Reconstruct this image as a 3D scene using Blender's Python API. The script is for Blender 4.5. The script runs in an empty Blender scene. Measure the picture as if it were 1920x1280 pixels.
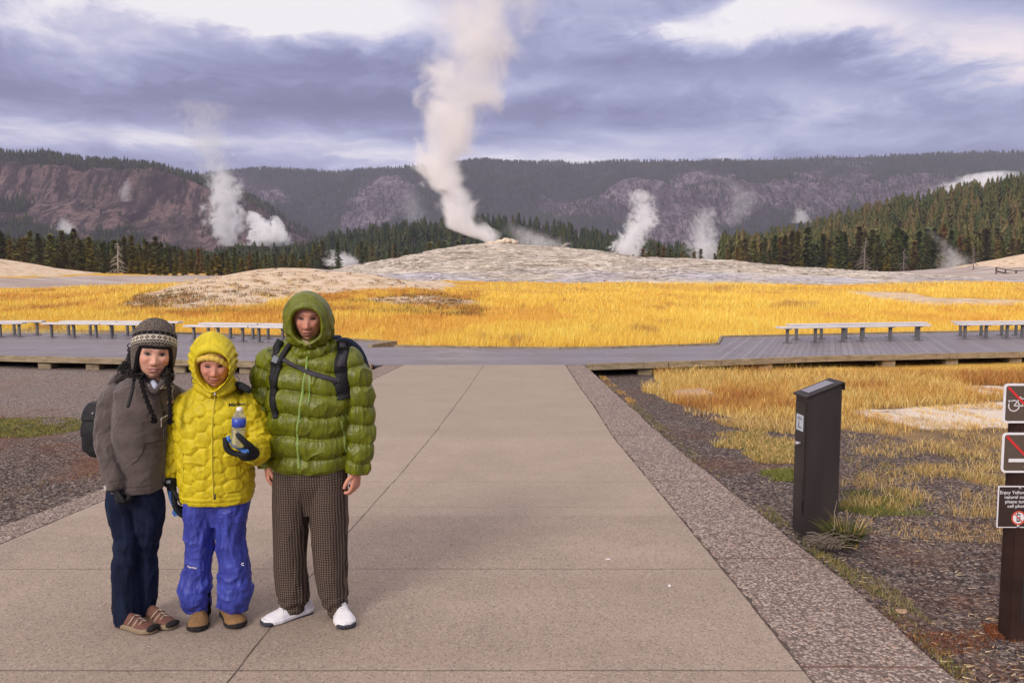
import bpy, bmesh, math, random
import numpy as np
from mathutils import Vector, Matrix
from mathutils.bvhtree import BVHTree
R = math.radians
random.seed(7)
rng = np.random.default_rng(11)
sc = bpy.context.scene
COL = sc.collection

# ------------------------------------------------------------------ camera
PITCH = math.atan(120/1493.3); CAMZ = 1.8; FPX = 1493.3
cam = bpy.data.cameras.new('camera'); cam.lens = 28; cam.sensor_width = 36
cam.clip_end = 20000; cam.clip_start = .05
camo = bpy.data.objects.new('camera', cam); COL.objects.link(camo)
camo.location = (0, 0, CAMZ); camo.rotation_euler = (math.pi/2-PITCH, 0, 0)
sc.camera = camo
sc.render.resolution_x = 1024; sc.render.resolution_y = 682
sc.render.engine = 'CYCLES'
cy = sc.cycles
cy.max_bounces = 9; cy.diffuse_bounces = 2; cy.glossy_bounces = 2; cy.transmission_bounces = 5
cy.transparent_max_bounces = 8; cy.volume_bounces = 8; cy.use_denoising = True
cy.volume_step_rate = 1.0; cy.volume_max_steps = 96
cy.sample_clamp_indirect = 4
cy.use_adaptive_sampling = True; cy.adaptive_threshold = .015
sc.view_settings.view_transform = 'Standard'; sc.view_settings.look = 'None'
sc.view_settings.exposure = 0; sc.view_settings.gamma = 1

# ------------------------------------------------------------------ node helper
class NT:
    def __init__(s, tree):
        s.t = tree; s.n = tree.nodes; s.l = tree.links
    def _set(s, sock, v):
        if isinstance(v, bpy.types.NodeSocket): s.l.new(v, sock)
        elif v is not None:
            try: sock.default_value = v
            except Exception:
                sock.default_value = (v[0], v[1], v[2], 1) if len(v) == 3 else v[:3]
    def node(s, typ, ins=None, out=0, **props):
        nd = s.n.new(typ)
        for k, v in props.items(): setattr(nd, k, v)
        for k, v in (ins or {}).items(): s._set(nd.inputs[k], v)
        return nd.outputs[out] if out is not None else nd
    def m(s, op, a, b=None, c=None, clamp=False):
        nd = s.n.new('ShaderNodeMath'); nd.operation = op; nd.use_clamp = clamp
        for i, v in enumerate((a, b, c)):
            if v is not None: s._set(nd.inputs[i], v)
        return nd.outputs[0]
    def vm(s, op, a, b=None, out=0):
        nd = s.n.new('ShaderNodeVectorMath'); nd.operation = op
        s._set(nd.inputs[0], a)
        if b is not None: s._set(nd.inputs[3 if op == 'SCALE' else 1], b)
        return nd.outputs[out]
    def mix(s, f, a, b, mode='MIX'):
        nd = s.n.new('ShaderNodeMix'); nd.data_type = 'RGBA'; nd.blend_type = mode
        s._set(nd.inputs[0], f); s._set(nd.inputs[6], a); s._set(nd.inputs[7], b)
        return nd.outputs[2]
    def ramp(s, f, stops, interp='LINEAR'):
        nd = s.n.new('ShaderNodeValToRGB'); cr = nd.color_ramp; cr.interpolation = interp
        while len(cr.elements) < len(stops): cr.elements.new(0.5)
        for e, (p, c) in zip(cr.elements, stops):
            e.position = p
            c = (c, c, c) if isinstance(c, (int, float)) else c
            e.color = (c[0], c[1], c[2], 1)
        s._set(nd.inputs[0], f); return nd.outputs[0]
    def mr(s, v, a, b, c=0., d=1., smooth=False):
        nd = s.n.new('ShaderNodeMapRange'); nd.clamp = True
        if smooth: nd.interpolation_type = 'SMOOTHSTEP'
        for i, x in enumerate((v, a, b, c, d)): s._set(nd.inputs[i], x)
        return nd.outputs[0]
    def noise(s, vec, scale=5., detail=3., rough=.55, dist=0., col=False):
        return s.node('ShaderNodeTexNoise', {'Vector': vec, 'Scale': scale, 'Detail': detail, 'Roughness': rough, 'Distortion': dist}, out=1 if col else 0)
    def vor(s, vec, scale, feature='F1', out='Distance', rand=1.):
        return s.node('ShaderNodeTexVoronoi', {'Vector': vec, 'Scale': scale, 'Randomness': rand}, out=out, feature=feature)
    def xyz(s, v):
        nd = s.n.new('ShaderNodeSeparateXYZ'); s._set(nd.inputs[0], v); return nd.outputs
    def comb(s, x, y, z):
        nd = s.n.new('ShaderNodeCombineXYZ'); s._set(nd.inputs[0], x); s._set(nd.inputs[1], y); s._set(nd.inputs[2], z); return nd.outputs[0]
    def scale(s, v, sx, sy, sz):
        return s.vm('MULTIPLY', v, (sx, sy, sz))
    def pos(s): return s.node('ShaderNodeNewGeometry', out='Position')
    def obj(s): return s.node('ShaderNodeTexCoord', out='Object')
    def attr(s, name, out='Color'): return s.node('ShaderNodeAttribute', out=out, attribute_name=name)
    def bump(s, h, strength=.5, dist=.01, normal=None):
        return s.node('ShaderNodeBump', {'Height': h, 'Strength': strength, 'Distance': dist, 'Normal': normal})

def material(name, build, rough=.8, spec=.3, **kw):
    mt = bpy.data.materials.new(name); mt.use_nodes = True
    nt = NT(mt.node_tree); b = nt.n['Principled BSDF']
    b.inputs['Roughness'].default_value = rough
    b.inputs['Specular IOR Level'].default_value = spec
    r = build(nt, b) if callable(build) else build
    if isinstance(r, dict):
        for k, v in r.items():
            nt._set(b.inputs[k], v)
    elif r is not None: nt._set(b.inputs['Base Color'], r)
    for k, v in kw.items(): nt._set(b.inputs[k.replace('_', ' ')], v)
    return mt

def simple(name, c, var=.25, sc_=30., rough=.8, spec=.3, bump=.0, bd=.002, **kw):
    """plain coloured material with procedural variation in object space"""
    def f(n, b):
        o = n.obj(); t = n.noise(o, sc_, 4, .6)
        col = n.mix(n.mr(t, .25, .75), [x*(1-var) for x in c], [min(1, x*(1+var)) for x in c])
        d = {'Base Color': col}
        if bump: d['Normal'] = n.bump(n.noise(o, sc_*3, 4, .65), bump, bd)
        return d
    return material(name, f, rough, spec, **kw)

# ------------------------------------------------------------------ world: broken overcast
SUN_EL, SUN_AZ = R(27), R(212)     # azimuth clockwise from +Y: behind the camera on the left
wd = bpy.data.worlds.new('World'); sc.world = wd; wd.use_nodes = True
def build_world():
    n = NT(wd.node_tree); n.n.clear()
    d = n.node('ShaderNodeTexCoord', out='Generated')
    x, y, z = n.xyz(d)
    az = n.m('ARCTAN2', x, y); el = n.m('ARCSINE', z)
    # clouds in a stretched az/el space, flattened toward the horizon
    w = n.comb(n.m('MULTIPLY', az, 1.6), n.m('MULTIPLY', el, n.mr(el, 0, .6, 9., 3.)), 0)
    wy = n.noise(w, 2.2, 5, .55, .2, col=True)
    wv = n.vm('ADD', w, n.vm('SCALE', n.vm('SUBTRACT', wy, (.5, .5, .5)), .55))
    n1 = n.noise(wv, 1.5, 8, .58)
    n2 = n.noise(n.vm('ADD', wv, (7.3, 2.1, 0)), 4.5, 8, .62)
    base = n.m('ADD', n.m('MULTIPLY', n.m('SUBTRACT', n1, .5), .95), n.m('MULTIPLY', n.m('SUBTRACT', n2, .5), .75))
    t = n.m('ADD', base, .465)
    wa = n.m('ADD', az, n.m('MULTIPLY', n.m('SUBTRACT', n2, .5), .22))
    we = n.m('ADD', el, n.m('MULTIPLY', n.m('SUBTRACT', n1, .5), .13))
    def blob(u, v, su, sv, a):
        A = math.atan((u-960)/FPX); E = math.atan((520-v)/FPX*math.cos(A))
        q = n.m('ADD', n.m('POWER', n.m('ABSOLUTE', n.m('DIVIDE', n.m('SUBTRACT', wa, A), su/FPX)), 2.),
                n.m('POWER', n.m('ABSOLUTE', n.m('DIVIDE', n.m('SUBTRACT', we, E), sv/FPX)), 2.))
        return n.m('MULTIPLY', n.m('EXPONENT', n.m('MULTIPLY', q, -1.)), a)
    for args in SKYBLOBS: t = n.m('ADD', t, blob(*args))
    # thin puffs give the highlights their crisp rims
    col = n.ramp(t, [(.0, (.165, .158, .29)), (.22, (.215, .210, .375)), (.42, (.32, .325, .53)), (.58, (.48, .485, .70)), (.72, (.66, .64, .80)), (.84, (.90, .85, .93)), (.96, (1.04, 1.0, 1.0))])
    nish = n.node('ShaderNodeTexSky', sky_type='NISHITA', sun_disc=False, sun_elevation=SUN_EL, sun_rotation=SUN_AZ)
    col = n.mix(.12, col, n.vm('SCALE', nish, .12))
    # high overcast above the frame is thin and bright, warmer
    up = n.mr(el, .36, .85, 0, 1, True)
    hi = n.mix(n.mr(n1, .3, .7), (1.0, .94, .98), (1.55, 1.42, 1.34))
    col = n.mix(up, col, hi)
    warm = n.m('MULTIPLY', n.mr(t, .62, .85), blob(1850, 110, 260, 120, .55)); col = n.mix(warm, col, (1.02, .86, .84))
    col = n.mix(n.mr(z, -.03, 0., 1, 0), col, (.16, .13, .10))
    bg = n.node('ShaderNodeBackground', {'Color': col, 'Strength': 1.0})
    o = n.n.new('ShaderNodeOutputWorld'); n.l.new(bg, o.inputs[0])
SKYBLOBS = [  # u, v, spread u, spread v (photo pixels), amount: where the cloud deck is thin or thick
    (600, 38, 260, 42, .75), (400, 15, 200, 30, .45), (1500, 55, 190, 36, .62), (1240, 62, 80, 22, .35), (1440, 20, 110, 20, .3), (1870, 112, 130, 46, .40), (1850, 170, 160, 25, .15),
    (80, 40, 220, 40, .22), (640, 125, 200, 45, -.25), (330, 185, 420, 34, -.27), (620, 225, 260, 25, -.2), (60, 165, 160, 30, -.12), (1700, 20, 240, 20, -.1), (1640, 130, 150, 22, -.22), (1180, 130, 160, 24, -.14), (980, 60, 90, 40, -.10), (1640, 268, 200, 14, -.12), (120, 110, 200, 26, -.12),
    (1150, 180, 330, 26, .12), (1000, 230, 300, 18, -.14), (1330, 245, 260, 12, -.1), (900, 298, 1100, 26, .30), (240, 265, 420, 16, .14), (1750, 200, 260, 30, .06)]
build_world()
sl = bpy.data.lights.new('sun', 'SUN'); sl.energy = 2.6; sl.angle = R(22); sl.color = (1, .93, .84)
slo = bpy.data.objects.new('sun', sl); COL.objects.link(slo)
sd = Vector((math.sin(SUN_AZ)*math.cos(SUN_EL), math.cos(SUN_AZ)*math.cos(SUN_EL), math.sin(SUN_EL)))
slo.location = sd*50; slo.rotation_euler = (-sd).to_track_quat('-Z', 'Y').to_euler()

# ------------------------------------------------------------------ geometry helpers
cp, sp = math.cos(PITCH), math.sin(PITCH)
def ray(u, v):
    a = (u-960)/FPX; b = -(v-640)/FPX
    return np.array([a*np.ones_like(b) if not np.isscalar(b) else a, cp+b*sp, -sp+b*cp], dtype=float)
def G(u, v, z=0.):                       # photo pixel -> point on the level z
    r = ray(u, v); k = (z-CAMZ)/r[2]
    return (float(r[0]*k), float(r[1]*k), z)
def D(u, v, d):                          # photo pixel -> point at distance d
    r = ray(u, v); k = d/r[1]
    return (float(r[0]*k), d, float(CAMZ+r[2]*k))
def px(x, y, z):                         # world -> photo pixel (arrays)
    dz = z-CAMZ; f = y*cp-dz*sp; up = y*sp+dz*cp
    f = np.where(np.abs(f) < .01, .01, f)
    return 960+FPX*x/f, 640-FPX*up/f

def _h(ix, iy, iz):
    h = (ix.astype(np.int64)*374761393 + iy.astype(np.int64)*668265263 + iz.astype(np.int64)*2147483647) & 0xffffffff
    h = ((h ^ (h >> 13))*1274126177) & 0xffffffff
    return ((h ^ (h >> 16)) & 0xffff)/65535.0
def vnoise(p):
    p = np.asarray(p, float); i = np.floor(p); f = p-i; f = f*f*(3-2*f); i = i.astype(np.int64)
    r = 0
    for dx in (0, 1):
        for dy in (0, 1):
            for dz in (0, 1):
                w = (f[..., 0] if dx else 1-f[..., 0])*(f[..., 1] if dy else 1-f[..., 1])*(f[..., 2] if dz else 1-f[..., 2])
                r = r+w*_h(i[..., 0]+dx, i[..., 1]+dy, i[..., 2]+dz)
    return r*2-1
def fbm(p, o=4, g=.5):
    r = 0; a = 1.; p = np.asarray(p, float)
    for k in range(o):
        r = r+a*vnoise(p*(2.03**k)+k*17.3); a *= g
    return r
def P3(x, y, z=0.): 
    x, y = np.broadcast_arrays(x, y); return np.stack([x, y, np.zeros_like(x)+z], -1)
def inpoly(u, v, poly):
    c = np.zeros(np.shape(u), bool); n = len(poly)
    for i in range(n):
        x1, y1 = poly[i]; x2, y2 = poly[(i+1) % n]
        if y1 == y2: continue
        t = ((y1 > v) != (y2 > v)) & (u < (x2-x1)*(v-y1)/(y2-y1)+x1)
        c ^= t
    return c
def sstep(a, b, x):
    t = np.clip((x-a)/(b-a), 0, 1); return t*t*(3-2*t)

def mesh_np(name, V, F, mat=None, smooth=False, colors=None, cname='tint', parent=None, link=True):
    """V (n,3), F (m,k) ints"""
    me = bpy.data.meshes.new(name)
    V = np.ascontiguousarray(V, dtype=np.float32); F = np.ascontiguousarray(F, dtype=np.int32)
    me.vertices.add(len(V)); me.vertices.foreach_set('co', V.ravel())
    k = F.shape[1]; me.loops.add(F.size); me.loops.foreach_set('vertex_index', F.ravel())
    me.polygons.add(len(F)); me.polygons.foreach_set('loop_start', np.arange(0, F.size, k, dtype=np.int32))
    me.update(calc_edges=True)
    if smooth: me.polygons.foreach_set('use_smooth', np.ones(len(F), bool))
    if colors is not None: put_color(me, cname, colors)
    if mat: me.materials.append(mat)
    me.validate()
    if not link: return me
    return link_obj(name, me, parent)
def put_color(me, cname, colors):
    a = me.color_attributes.new(cname, 'FLOAT_COLOR', 'POINT')
    c = np.ones((len(me.vertices), 4), np.float32); colors = np.asarray(colors)
    if colors.ndim == 1: colors = colors[:, None].repeat(3, 1)
    c[:, :colors.shape[1]] = colors; a.data.foreach_set('color', c.ravel())
def link_obj(name, me, parent=None):
    o = bpy.data.objects.new(name, me); COL.objects.link(o)
    if parent: o.parent = parent
    return o
def tag(o, label=None, cat=None, group=None, kind=None):
    if label: o['label'] = label
    if cat: o['category'] = cat
    if group: o['group'] = group
    if kind: o['kind'] = kind
    return o
def empty(name, loc, label, cat, group=None, rz=0.):
    o = bpy.data.objects.new(name, None); COL.objects.link(o); o.location = loc; o.rotation_euler = (0, 0, rz)
    o.empty_display_size = .2
    return tag(o, label, cat, group)
def copy_tree(o, parent=None):
    c = o.copy(); COL.objects.link(c)
    if parent: c.parent = parent
    for ch in [q for q in KIDS.get(o.name, [])]: 
        copy_tree(ch, c)
    return c
KIDS = {}
def kids_index():
    KIDS.clear()
    for q in bpy.data.objects:
        if q.parent: KIDS.setdefault(q.parent.name, []).append(q)

class MB:
    """collects shapes, builds one mesh"""
    def __init__(s): s.v = []; s.f = []
    def add(s, vs, fs):
        k = len(s.v); s.v += [tuple(p) for p in vs]; s.f += [tuple(i+k for i in f) for f in fs]; return s
    def box(s, c, d, rot=None, bev=0.):
        if bev > 0:
            bm = bmesh.new(); bmesh.ops.create_cube(bm, size=1)
            for q in bm.verts: q.co = Vector((q.co.x*d[0], q.co.y*d[1], q.co.z*d[2]))
            bmesh.ops.bevel(bm, geom=bm.edges[:], offset=bev, segments=2, affect='EDGES')
            vs = [q.co.copy() for q in bm.verts]; bm.verts.index_update(); fs = [[q.index for q in f.verts] for f in bm.faces]; bm.free()
        else:
            vs = [Vector((x*d[0]/2, y*d[1]/2, z*d[2]/2)) for x in (-1, 1) for y in (-1, 1) for z in (-1, 1)]
            fs = [(0, 1, 3, 2), (4, 6, 7, 5), (0, 4, 5, 1), (2, 3, 7, 6), (0, 2, 6, 4), (1, 5, 7, 3)]
        if rot is not None:
            M = rot if isinstance(rot, Matrix) else Matrix.Rotation(rot, 3, 'Z')
            vs = [M @ q for q in vs]
        return s.add([Vector(c)+q for q in vs], fs)
    def prism(s, pts, z0, z1):           # pts counter-clockwise
        n = len(pts)
        zf0 = z0 if callable(z0) else (lambda x, y: z0); zf1 = z1 if callable(z1) else (lambda x, y: z1)
        vs = [(p[0], p[1], zf0(p[0], p[1])) for p in pts]+[(p[0], p[1], zf1(p[0], p[1])) for p in pts]
        fs = [tuple(range(n))[::-1], tuple(range(n, 2*n))]+[(i, (i+1) % n, n+(i+1) % n, n+i) for i in range(n)]
        return s.add(vs, fs)
    def tube(s, pts, r, seg=8, cap=True, flat=None):
        pts = [Vector(p) for p in pts]; n = len(pts); rs = r if hasattr(r, '__len__') else [r]*n
        k = len(s.v); prev = None
        for i, p in enumerate(pts):
            t = (pts[min(i+1, n-1)]-pts[max(i-1, 0)]).normalized()
            if prev is None:
                a = Vector((0, 0, 1)) if abs(t.z) < .9 else Vector((1, 0, 0)); prev = t.cross(a).normalized()
            u = (prev-t*prev.dot(t)).normalized(); prev = u; w = t.cross(u)
            for j in range(seg):
                a = 2*math.pi*j/seg; s.v.append(tuple(p+u*rs[i]*math.cos(a)+w*rs[i]*math.sin(a)*(flat or 1)))
        for i in range(n-1):
            for j in range(seg):
                s.f.append((k+i*seg+j, k+i*seg+(j+1) % seg, k+(i+1)*seg+(j+1) % seg, k+(i+1)*seg+j))
        if cap:
            s.f.append(tuple(k+j for j in range(seg))[::-1]); s.f.append(tuple(k+(n-1)*seg+j for j in range(seg)))
        return s
    def rings(s, rs, cap=True):          # list of rings with equal point counts
        k = len(s.v); n = len(rs[0])
        for r_ in rs: s.v += [tuple(p) for p in r_]
        for i in range(len(rs)-1):
            for j in range(n): s.f.append((k+i*n+j, k+i*n+(j+1) % n, k+(i+1)*n+(j+1) % n, k+(i+1)*n+j))
        if cap:
            s.f.append(tuple(k+j for j in range(n))[::-1]); s.f.append(tuple(k+(len(rs)-1)*n+j for j in range(n)))
        return s
    def sphere(s, c, r, seg=16, rg=12, M=None):
        r = r if hasattr(r, '__len__') else (r, r, r)
        k = len(s.v); c = Vector(c)
        q = [Vector((0, 0, 1))]+[Vector((math.sin(math.pi*i/rg)*math.cos(2*math.pi*j/seg), math.sin(math.pi*i/rg)*math.sin(2*math.pi*j/seg), math.cos(math.pi*i/rg))) for i in range(1, rg) for j in range(seg)]+[Vector((0, 0, -1))]
        for p in q:
            p = Vector((p.x*r[0], p.y*r[1], p.z*r[2]))
            if M is not None: p = M @ p
            s.v.append(tuple(c+p))
        for j in range(seg): s.f.append((k, k+1+j, k+1+(j+1) % seg))
        for i in range(rg-2):
            for j in range(seg):
                a = k+1+i*seg; s.f.append((a+j, a+seg+j, a+seg+(j+1) % seg, a+(j+1) % seg))
        l = k+1+(rg-1)*seg; a = k+1+(rg-2)*seg
        for j in range(seg): s.f.append((l, a+(j+1) % seg, a+j))
        return s
    def mesh(s, name):
        me = bpy.data.meshes.new(name); me.from_pydata(s.v, [], s.f); me.update(); return me
    def build(s, name, mat=None, parent=None, smooth=False, fixn=True):
        me = s.mesh(name)
        if fixn:
            bm = bmesh.new(); bm.from_mesh(me); bmesh.ops.recalc_face_normals(bm, faces=bm.faces); bm.to_mesh(me); bm.free()
        if mat: me.materials.append(mat)
        if smooth: me.polygons.foreach_set('use_smooth', [True]*len(me.polygons))
        return link_obj(name, me, parent)
# ================================================================== terrain
def base_z(x, y):
    d = np.asarray(y, float)+0*np.asarray(x, float)
    z = np.interp(d, [-50, 6, 11, 15, 26, 32, 60, 90, 130, 200, 400, 900, 3000], [-.06, -.06, -.10, -.25, -.27, -.15, .5, 1.2, 1.9, 3.0, 4.5, 6, 8])
    return z
def bumpf(x, y, cx, cy_, h, sx, sy): return h*np.exp(-((x-cx)/sx)**2-((y-cy_)/sy)**2)
def land_z(x, y, fine=True):
    x = np.asarray(x, float); y = np.asarray(y, float)
    z = base_z(x, y)
    z = z+bumpf(x, y, -17.5, 62, 1.75, 8.5, 11)+bumpf(x, y, -9, 60, .75, 6, 8)
    z = z+bumpf(x, y, -80, 100, 4.2, 19, 22)+bumpf(x, y, 122, 172, 5.4, 20, 24)
    # forested slope on the right
    z = z+40*sstep(0, 1, (x-60)/230)*sstep(215, 420, y)
    m = sstep(20, 45, y)
    if fine: z = z+m*.22*fbm(P3(x/9, y/9), 3)+.02*fbm(P3(x/.9, y/.9, 3.), 3)*(1-sstep(40, 80, y))
    return z
def unproject(u, v, it=14):
    """photo pixels (arrays) -> points on the land surface"""
    a = (u-960)/FPX; b = -(v-640)/FPX; ry = cp+b*sp; rz = -sp+b*cp
    lo = np.full(u.shape, 2.); hi = np.full(u.shape, 400.)
    # march then bisect
    ds = np.geomspace(2.5, 400, 160); best = np.full(u.shape, 400.); done = np.zeros(u.shape, bool); prev = np.full(u.shape, 2.)
    for dd in ds:
        k = dd/ry; z = CAMZ+rz*k; h = z < land_z(a*k, dd+0*u, False)
        nw = h & ~done; hi[nw] = dd; lo[nw] = prev[nw]; done |= h; prev[:] = dd
    for _ in range(it):
        mid = (lo+hi)/2; k = mid/ry; h = CAMZ+rz*k < land_z(a*k, mid, False)
        hi = np.where(h, mid, hi); lo = np.where(h, lo, mid)
    k = hi/ry
    x = a*k; y = hi
    return x, y, land_z(x, y, True), done

SAND = [(225, 578), (250, 556), (330, 533), (440, 512), (530, 496), (640, 502), (760, 514), (860, 533), (830, 543), (740, 541), (640, 546), (560, 560), (480, 574), (330, 584)]
SAND2 = [(690, 560), (800, 552), (900, 566), (880, 575), (780, 577), (700, 571)]
SAND3 = [(1580, 545), (1700, 548), (1760, 560), (1930, 562), (1930, 573), (1740, 573), (1640, 562)]
SANDR = [(1630, 782), (1690, 766), (1790, 762), (1885, 757), (1960, 752), (1960, 800), (1840, 806), (1720, 802)]
SANDR2 = [(1790, 728), (1870, 722), (1960, 720), (1960, 742), (1850, 744)]
GREYF = [(-100, 546), (-100, 524), (150, 517), (400, 516), (520, 506), (900, 505), (2020, 500), (2020, 524), (1500, 531), (900, 528), (640, 520), (540, 512), (430, 524), (300, 532), (100, 538)]
GRAVR = [(1095, 684), (1225, 700), (1215, 735), (1300, 765), (1420, 795), (1640, 812), (1800, 840), (2100, 850), (2600, 1700), (1500, 1700)]
GRAVL = [(730, 684), (-900, 676), (-1500, 1700), (700, 1700)]
def zone_at(x, y, z):
    u, v = px(x, y, z)
    du = 30*fbm(P3(x*.8, y*.8, 5.), 3)*np.clip(14/np.maximum(y, 3), .25, 1.2); dv = du*.22
    u = u+du; v = v+dv; dist = y > 1.
    sand = inpoly(u, v, SAND) | inpoly(u, v, SAND2) | inpoly(u, v, SAND3) | inpoly(u, v, SANDR) | inpoly(u, v, SANDR2)
    sand &= dist
    grey = inpoly(u, v, GREYF) & (y > 60)
    grav = (inpoly(u, v, GRAVR) | inpoly(u, v, GRAVL)) & (y < 22)
    grav |= (y < 4) 
    sand |= ((x+80)**2/22**2+(y-100)**2/25**2 < 1.3) | ((x-122)**2/28**2+(y-172)**2/30**2 < 1.3)
    return sand, grey, grav

def make_ground():
    def sp_(n, L, c):
        k = math.asinh(L/c); t = np.linspace(-1, 1, n); return c*np.sinh(k*t)
    xs = sp_(520, 1600, 5.); ys = sp_(760, 3000, 7.); ys = ys[ys > -60]
    ys = np.unique(np.concatenate([ys, np.arange(13, 18.5, .12)]))
    X, Y = np.meshgrid(xs, ys); Z = land_z(X, Y)
    V = np.stack([X, Y, Z], -1).reshape(-1, 3)
    ny, nx = X.shape; I = np.arange(ny*nx).reshape(ny, nx)
    F = np.stack([I[:-1, :-1], I[:-1, 1:], I[1:, 1:], I[1:, :-1]], -1).reshape(-1, 4)
    s, g, r_ = zone_at(V[:, 0], V[:, 1], V[:, 2])
    c = np.stack([r_, s, g], -1).astype(float)
    # soften
    for k in range(3):
        A = c[:, k].reshape(ny, nx); B = A.copy()
        B[1:-1, 1:-1] = (A[1:-1, 1:-1]*2+A[:-2, 1:-1]+A[2:, 1:-1]+A[1:-1, :-2]+A[1:-1, 2:])/6; c[:, k] = B.ravel()
    def mat(n, b):
        p = n.pos(); a = n.attr('zone'); gr, sa, fl = n.node('ShaderNodeSeparateColor', {'Color': a}, out=None).outputs[:3]
        nb = n.noise(p, 1.2, 5, .6); nf = n.noise(p, 9., 4, .65)
        jit = n.m('MULTIPLY', n.m('SUBTRACT', nf, .5), .9)
        # golden meadow floor
        st = n.noise(n.scale(p, .12, .3, 1), 1., 5, .6)
        mead = n.ramp(st, [(.3, (.52, .29, .06)), (.45, (.66, .38, .06)), (.6, (.74, .46, .09)), (.72, (.56, .30, .06))])
        mead = n.mix(n.mr(nf, .35, .8, 0, .6), mead, (.24, .13, .05)); yy_ = n.xyz(p)[1]
        mead = n.mix(n.mr(yy_, 17.5, 16, 0, .95), mead, n.mix(n.mr(nb, .4, .6), n.mix(nf, (.07, .055, .045), (.17, .12, .085)), (.28, .19, .105)))
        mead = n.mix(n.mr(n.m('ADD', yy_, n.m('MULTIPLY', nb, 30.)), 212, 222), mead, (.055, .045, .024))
        # sand, sinter flats
        sn = n.noise(n.scale(p, 1, 1, 1), .9, 6, .65)
        sand = n.ramp(sn, [(.3, (.36, .24, .14)), (.45, (.62, .46, .31)), (.65, (.74, .60, .46)), (.8, (.52, .36, .22))])
        spk = n.mr(n.noise(n.scale(p, 1., .6, 1), 1.7, 6, .8), .56, .66, 0, .8)
        sand = n.mix(n.mr(n.xyz(p)[1], 18, 16, 0, .6), sand, (.78, .68, .60)); sand = n.mix(spk, sand, (.20, .115, .045))
        gs = n.noise(n.scale(p, .08, .5, 1), 1., 6, .6)
        grey = n.ramp(gs, [(.3, (.28, .20, .17)), (.5, (.42, .34, .30)), (.62, (.50, .44, .42)), (.75, (.36, .20, .10))])
        # cinder gravel
        cell = n.vor(p, 64., out='Color'); c1, c2, c3 = n.xyz(cell)
        grav = n.ramp(c1, [(0., (.026, .020, .020)), (.45, (.076, .056, .052)), (.75, (.135, .103, .092)), (.93, (.25, .195, .17)), (1., (.44, .36, .31))])
        big = n.vor(p, 30., out='Color'); b1 = n.xyz(big)[0]
        grav = n.mix(n.mr(b1, .90, .93, 0, .7), grav, (.24, .19, .17))
        red = n.mr(n.m('ADD', n.m('MULTIPLY', n.noise(n.vm('ADD', p, (3., 9., 0.)), .55, 5, .65), 1.), n.m('MULTIPLY', c2, .10)), .55, .70, 0, .65)
        px_ = n.xyz(p)[0]
        red = n.m('MULTIPLY', red, n.mr(px_, -2.5, 1.5, 1., .65))
        grav = n.mix(red, grav, n.mix(c3, (.10, .036, .018), (.22, .085, .04)))
        dust = n.mr(n.noise(p, 2.3, 5, .7), .52, .72, 0, .45)
        grav = n.mix(dust, grav, (.20, .145, .11))
        gl = n.mr(n.xyz(p)[1], 8.5, 11.5, 0, .6)      # paler trampled gravel toward the deck
        grav = n.mix(n.m('MULTIPLY', gl, n.mr(px_, 1, -1)), grav, n.mix(c1, (.085, .062, .054), (.46, .38, .345)))
        col = n.mix(n.mr(n.m('ADD', sa, jit), .35, .65), mead, sand)
        col = n.mix(n.mr(n.m('ADD', fl, jit), .35, .65), col, grey)
        gm = n.mr(n.m('ADD', gr, n.m('MULTIPLY', jit, .8)), .4, .6)
        col = n.mix(gm, col, grav)
        h = n.m('ADD', n.m('MULTIPLY', n.vor(p, 64.), -1.), n.m('MULTIPLY', n.noise(p, 15, 5, .7), 1.2))
        return {'Base Color': col, 'Normal': n.bump(h, .7, .02)}
    m = material('ground_material', mat, .95, .15)
    o = mesh_np('ground', V, F, m, True, c, 'zone'); tag(o, kind='structure'); return o
make_ground()

# ------------------------------------------------------------------ walkway (concrete slab with exposed-aggregate borders)
RI = [(1060, 684), (1083, 720), (1112, 760), (1150, 820), (1250, 940), (1390, 1110), (1510, 1262), (1850, 1680)]
RO = [(1096, 684), (1135, 720), (1180, 760), (1244, 820), (1370, 920), (1490, 1015), (1620, 1120), (1790, 1270), (2240, 1680)]
LI = [(757, 684), (650, 735), (500, 805), (300, 893), (0, 1020), (-700, 1330), (-1500, 1690)]
LO = [(720, 684), (560, 748), (420, 808), (185, 920), (0, 985), (-700, 1230), (-2000, 1690)]
def gline(pts, vs, z=0.):
    vv = [p[1] for p in pts]; uu = [p[0] for p in pts]
    return [G(float(np.interp(v, vv, uu)), v, z) for v in vs]
def at_y(pts, y):
    q = [G(u, v) for u, v in pts]; q.sort(key=lambda p: p[1])
    return float(np.interp(y, [p[1] for p in q], [p[0] for p in q]))
YS = list(np.linspace(1.2, 16.2, 60)); YEND = G(960, 684)[1]
YS = [y for y in YS if y < YEND]+[YEND]
def slab(name, A, B, z0, z1, mat, wob=0.):
    mb = MB(); L = []
    for y in YS:
        a = at_y(A, y)+wob*float(fbm(np.array([[y*2.2, 3., 0.]]), 3)[0]); b = at_y(B, y)+wob*float(fbm(np.array([[y*2.2, 9., 0.]]), 3)[0])
        L.append([(a, y, z0), (b, y, z0), (b, y, z1), (a, y, z1)])
    mb.rings(L); return mb.build(name, mat)
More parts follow.
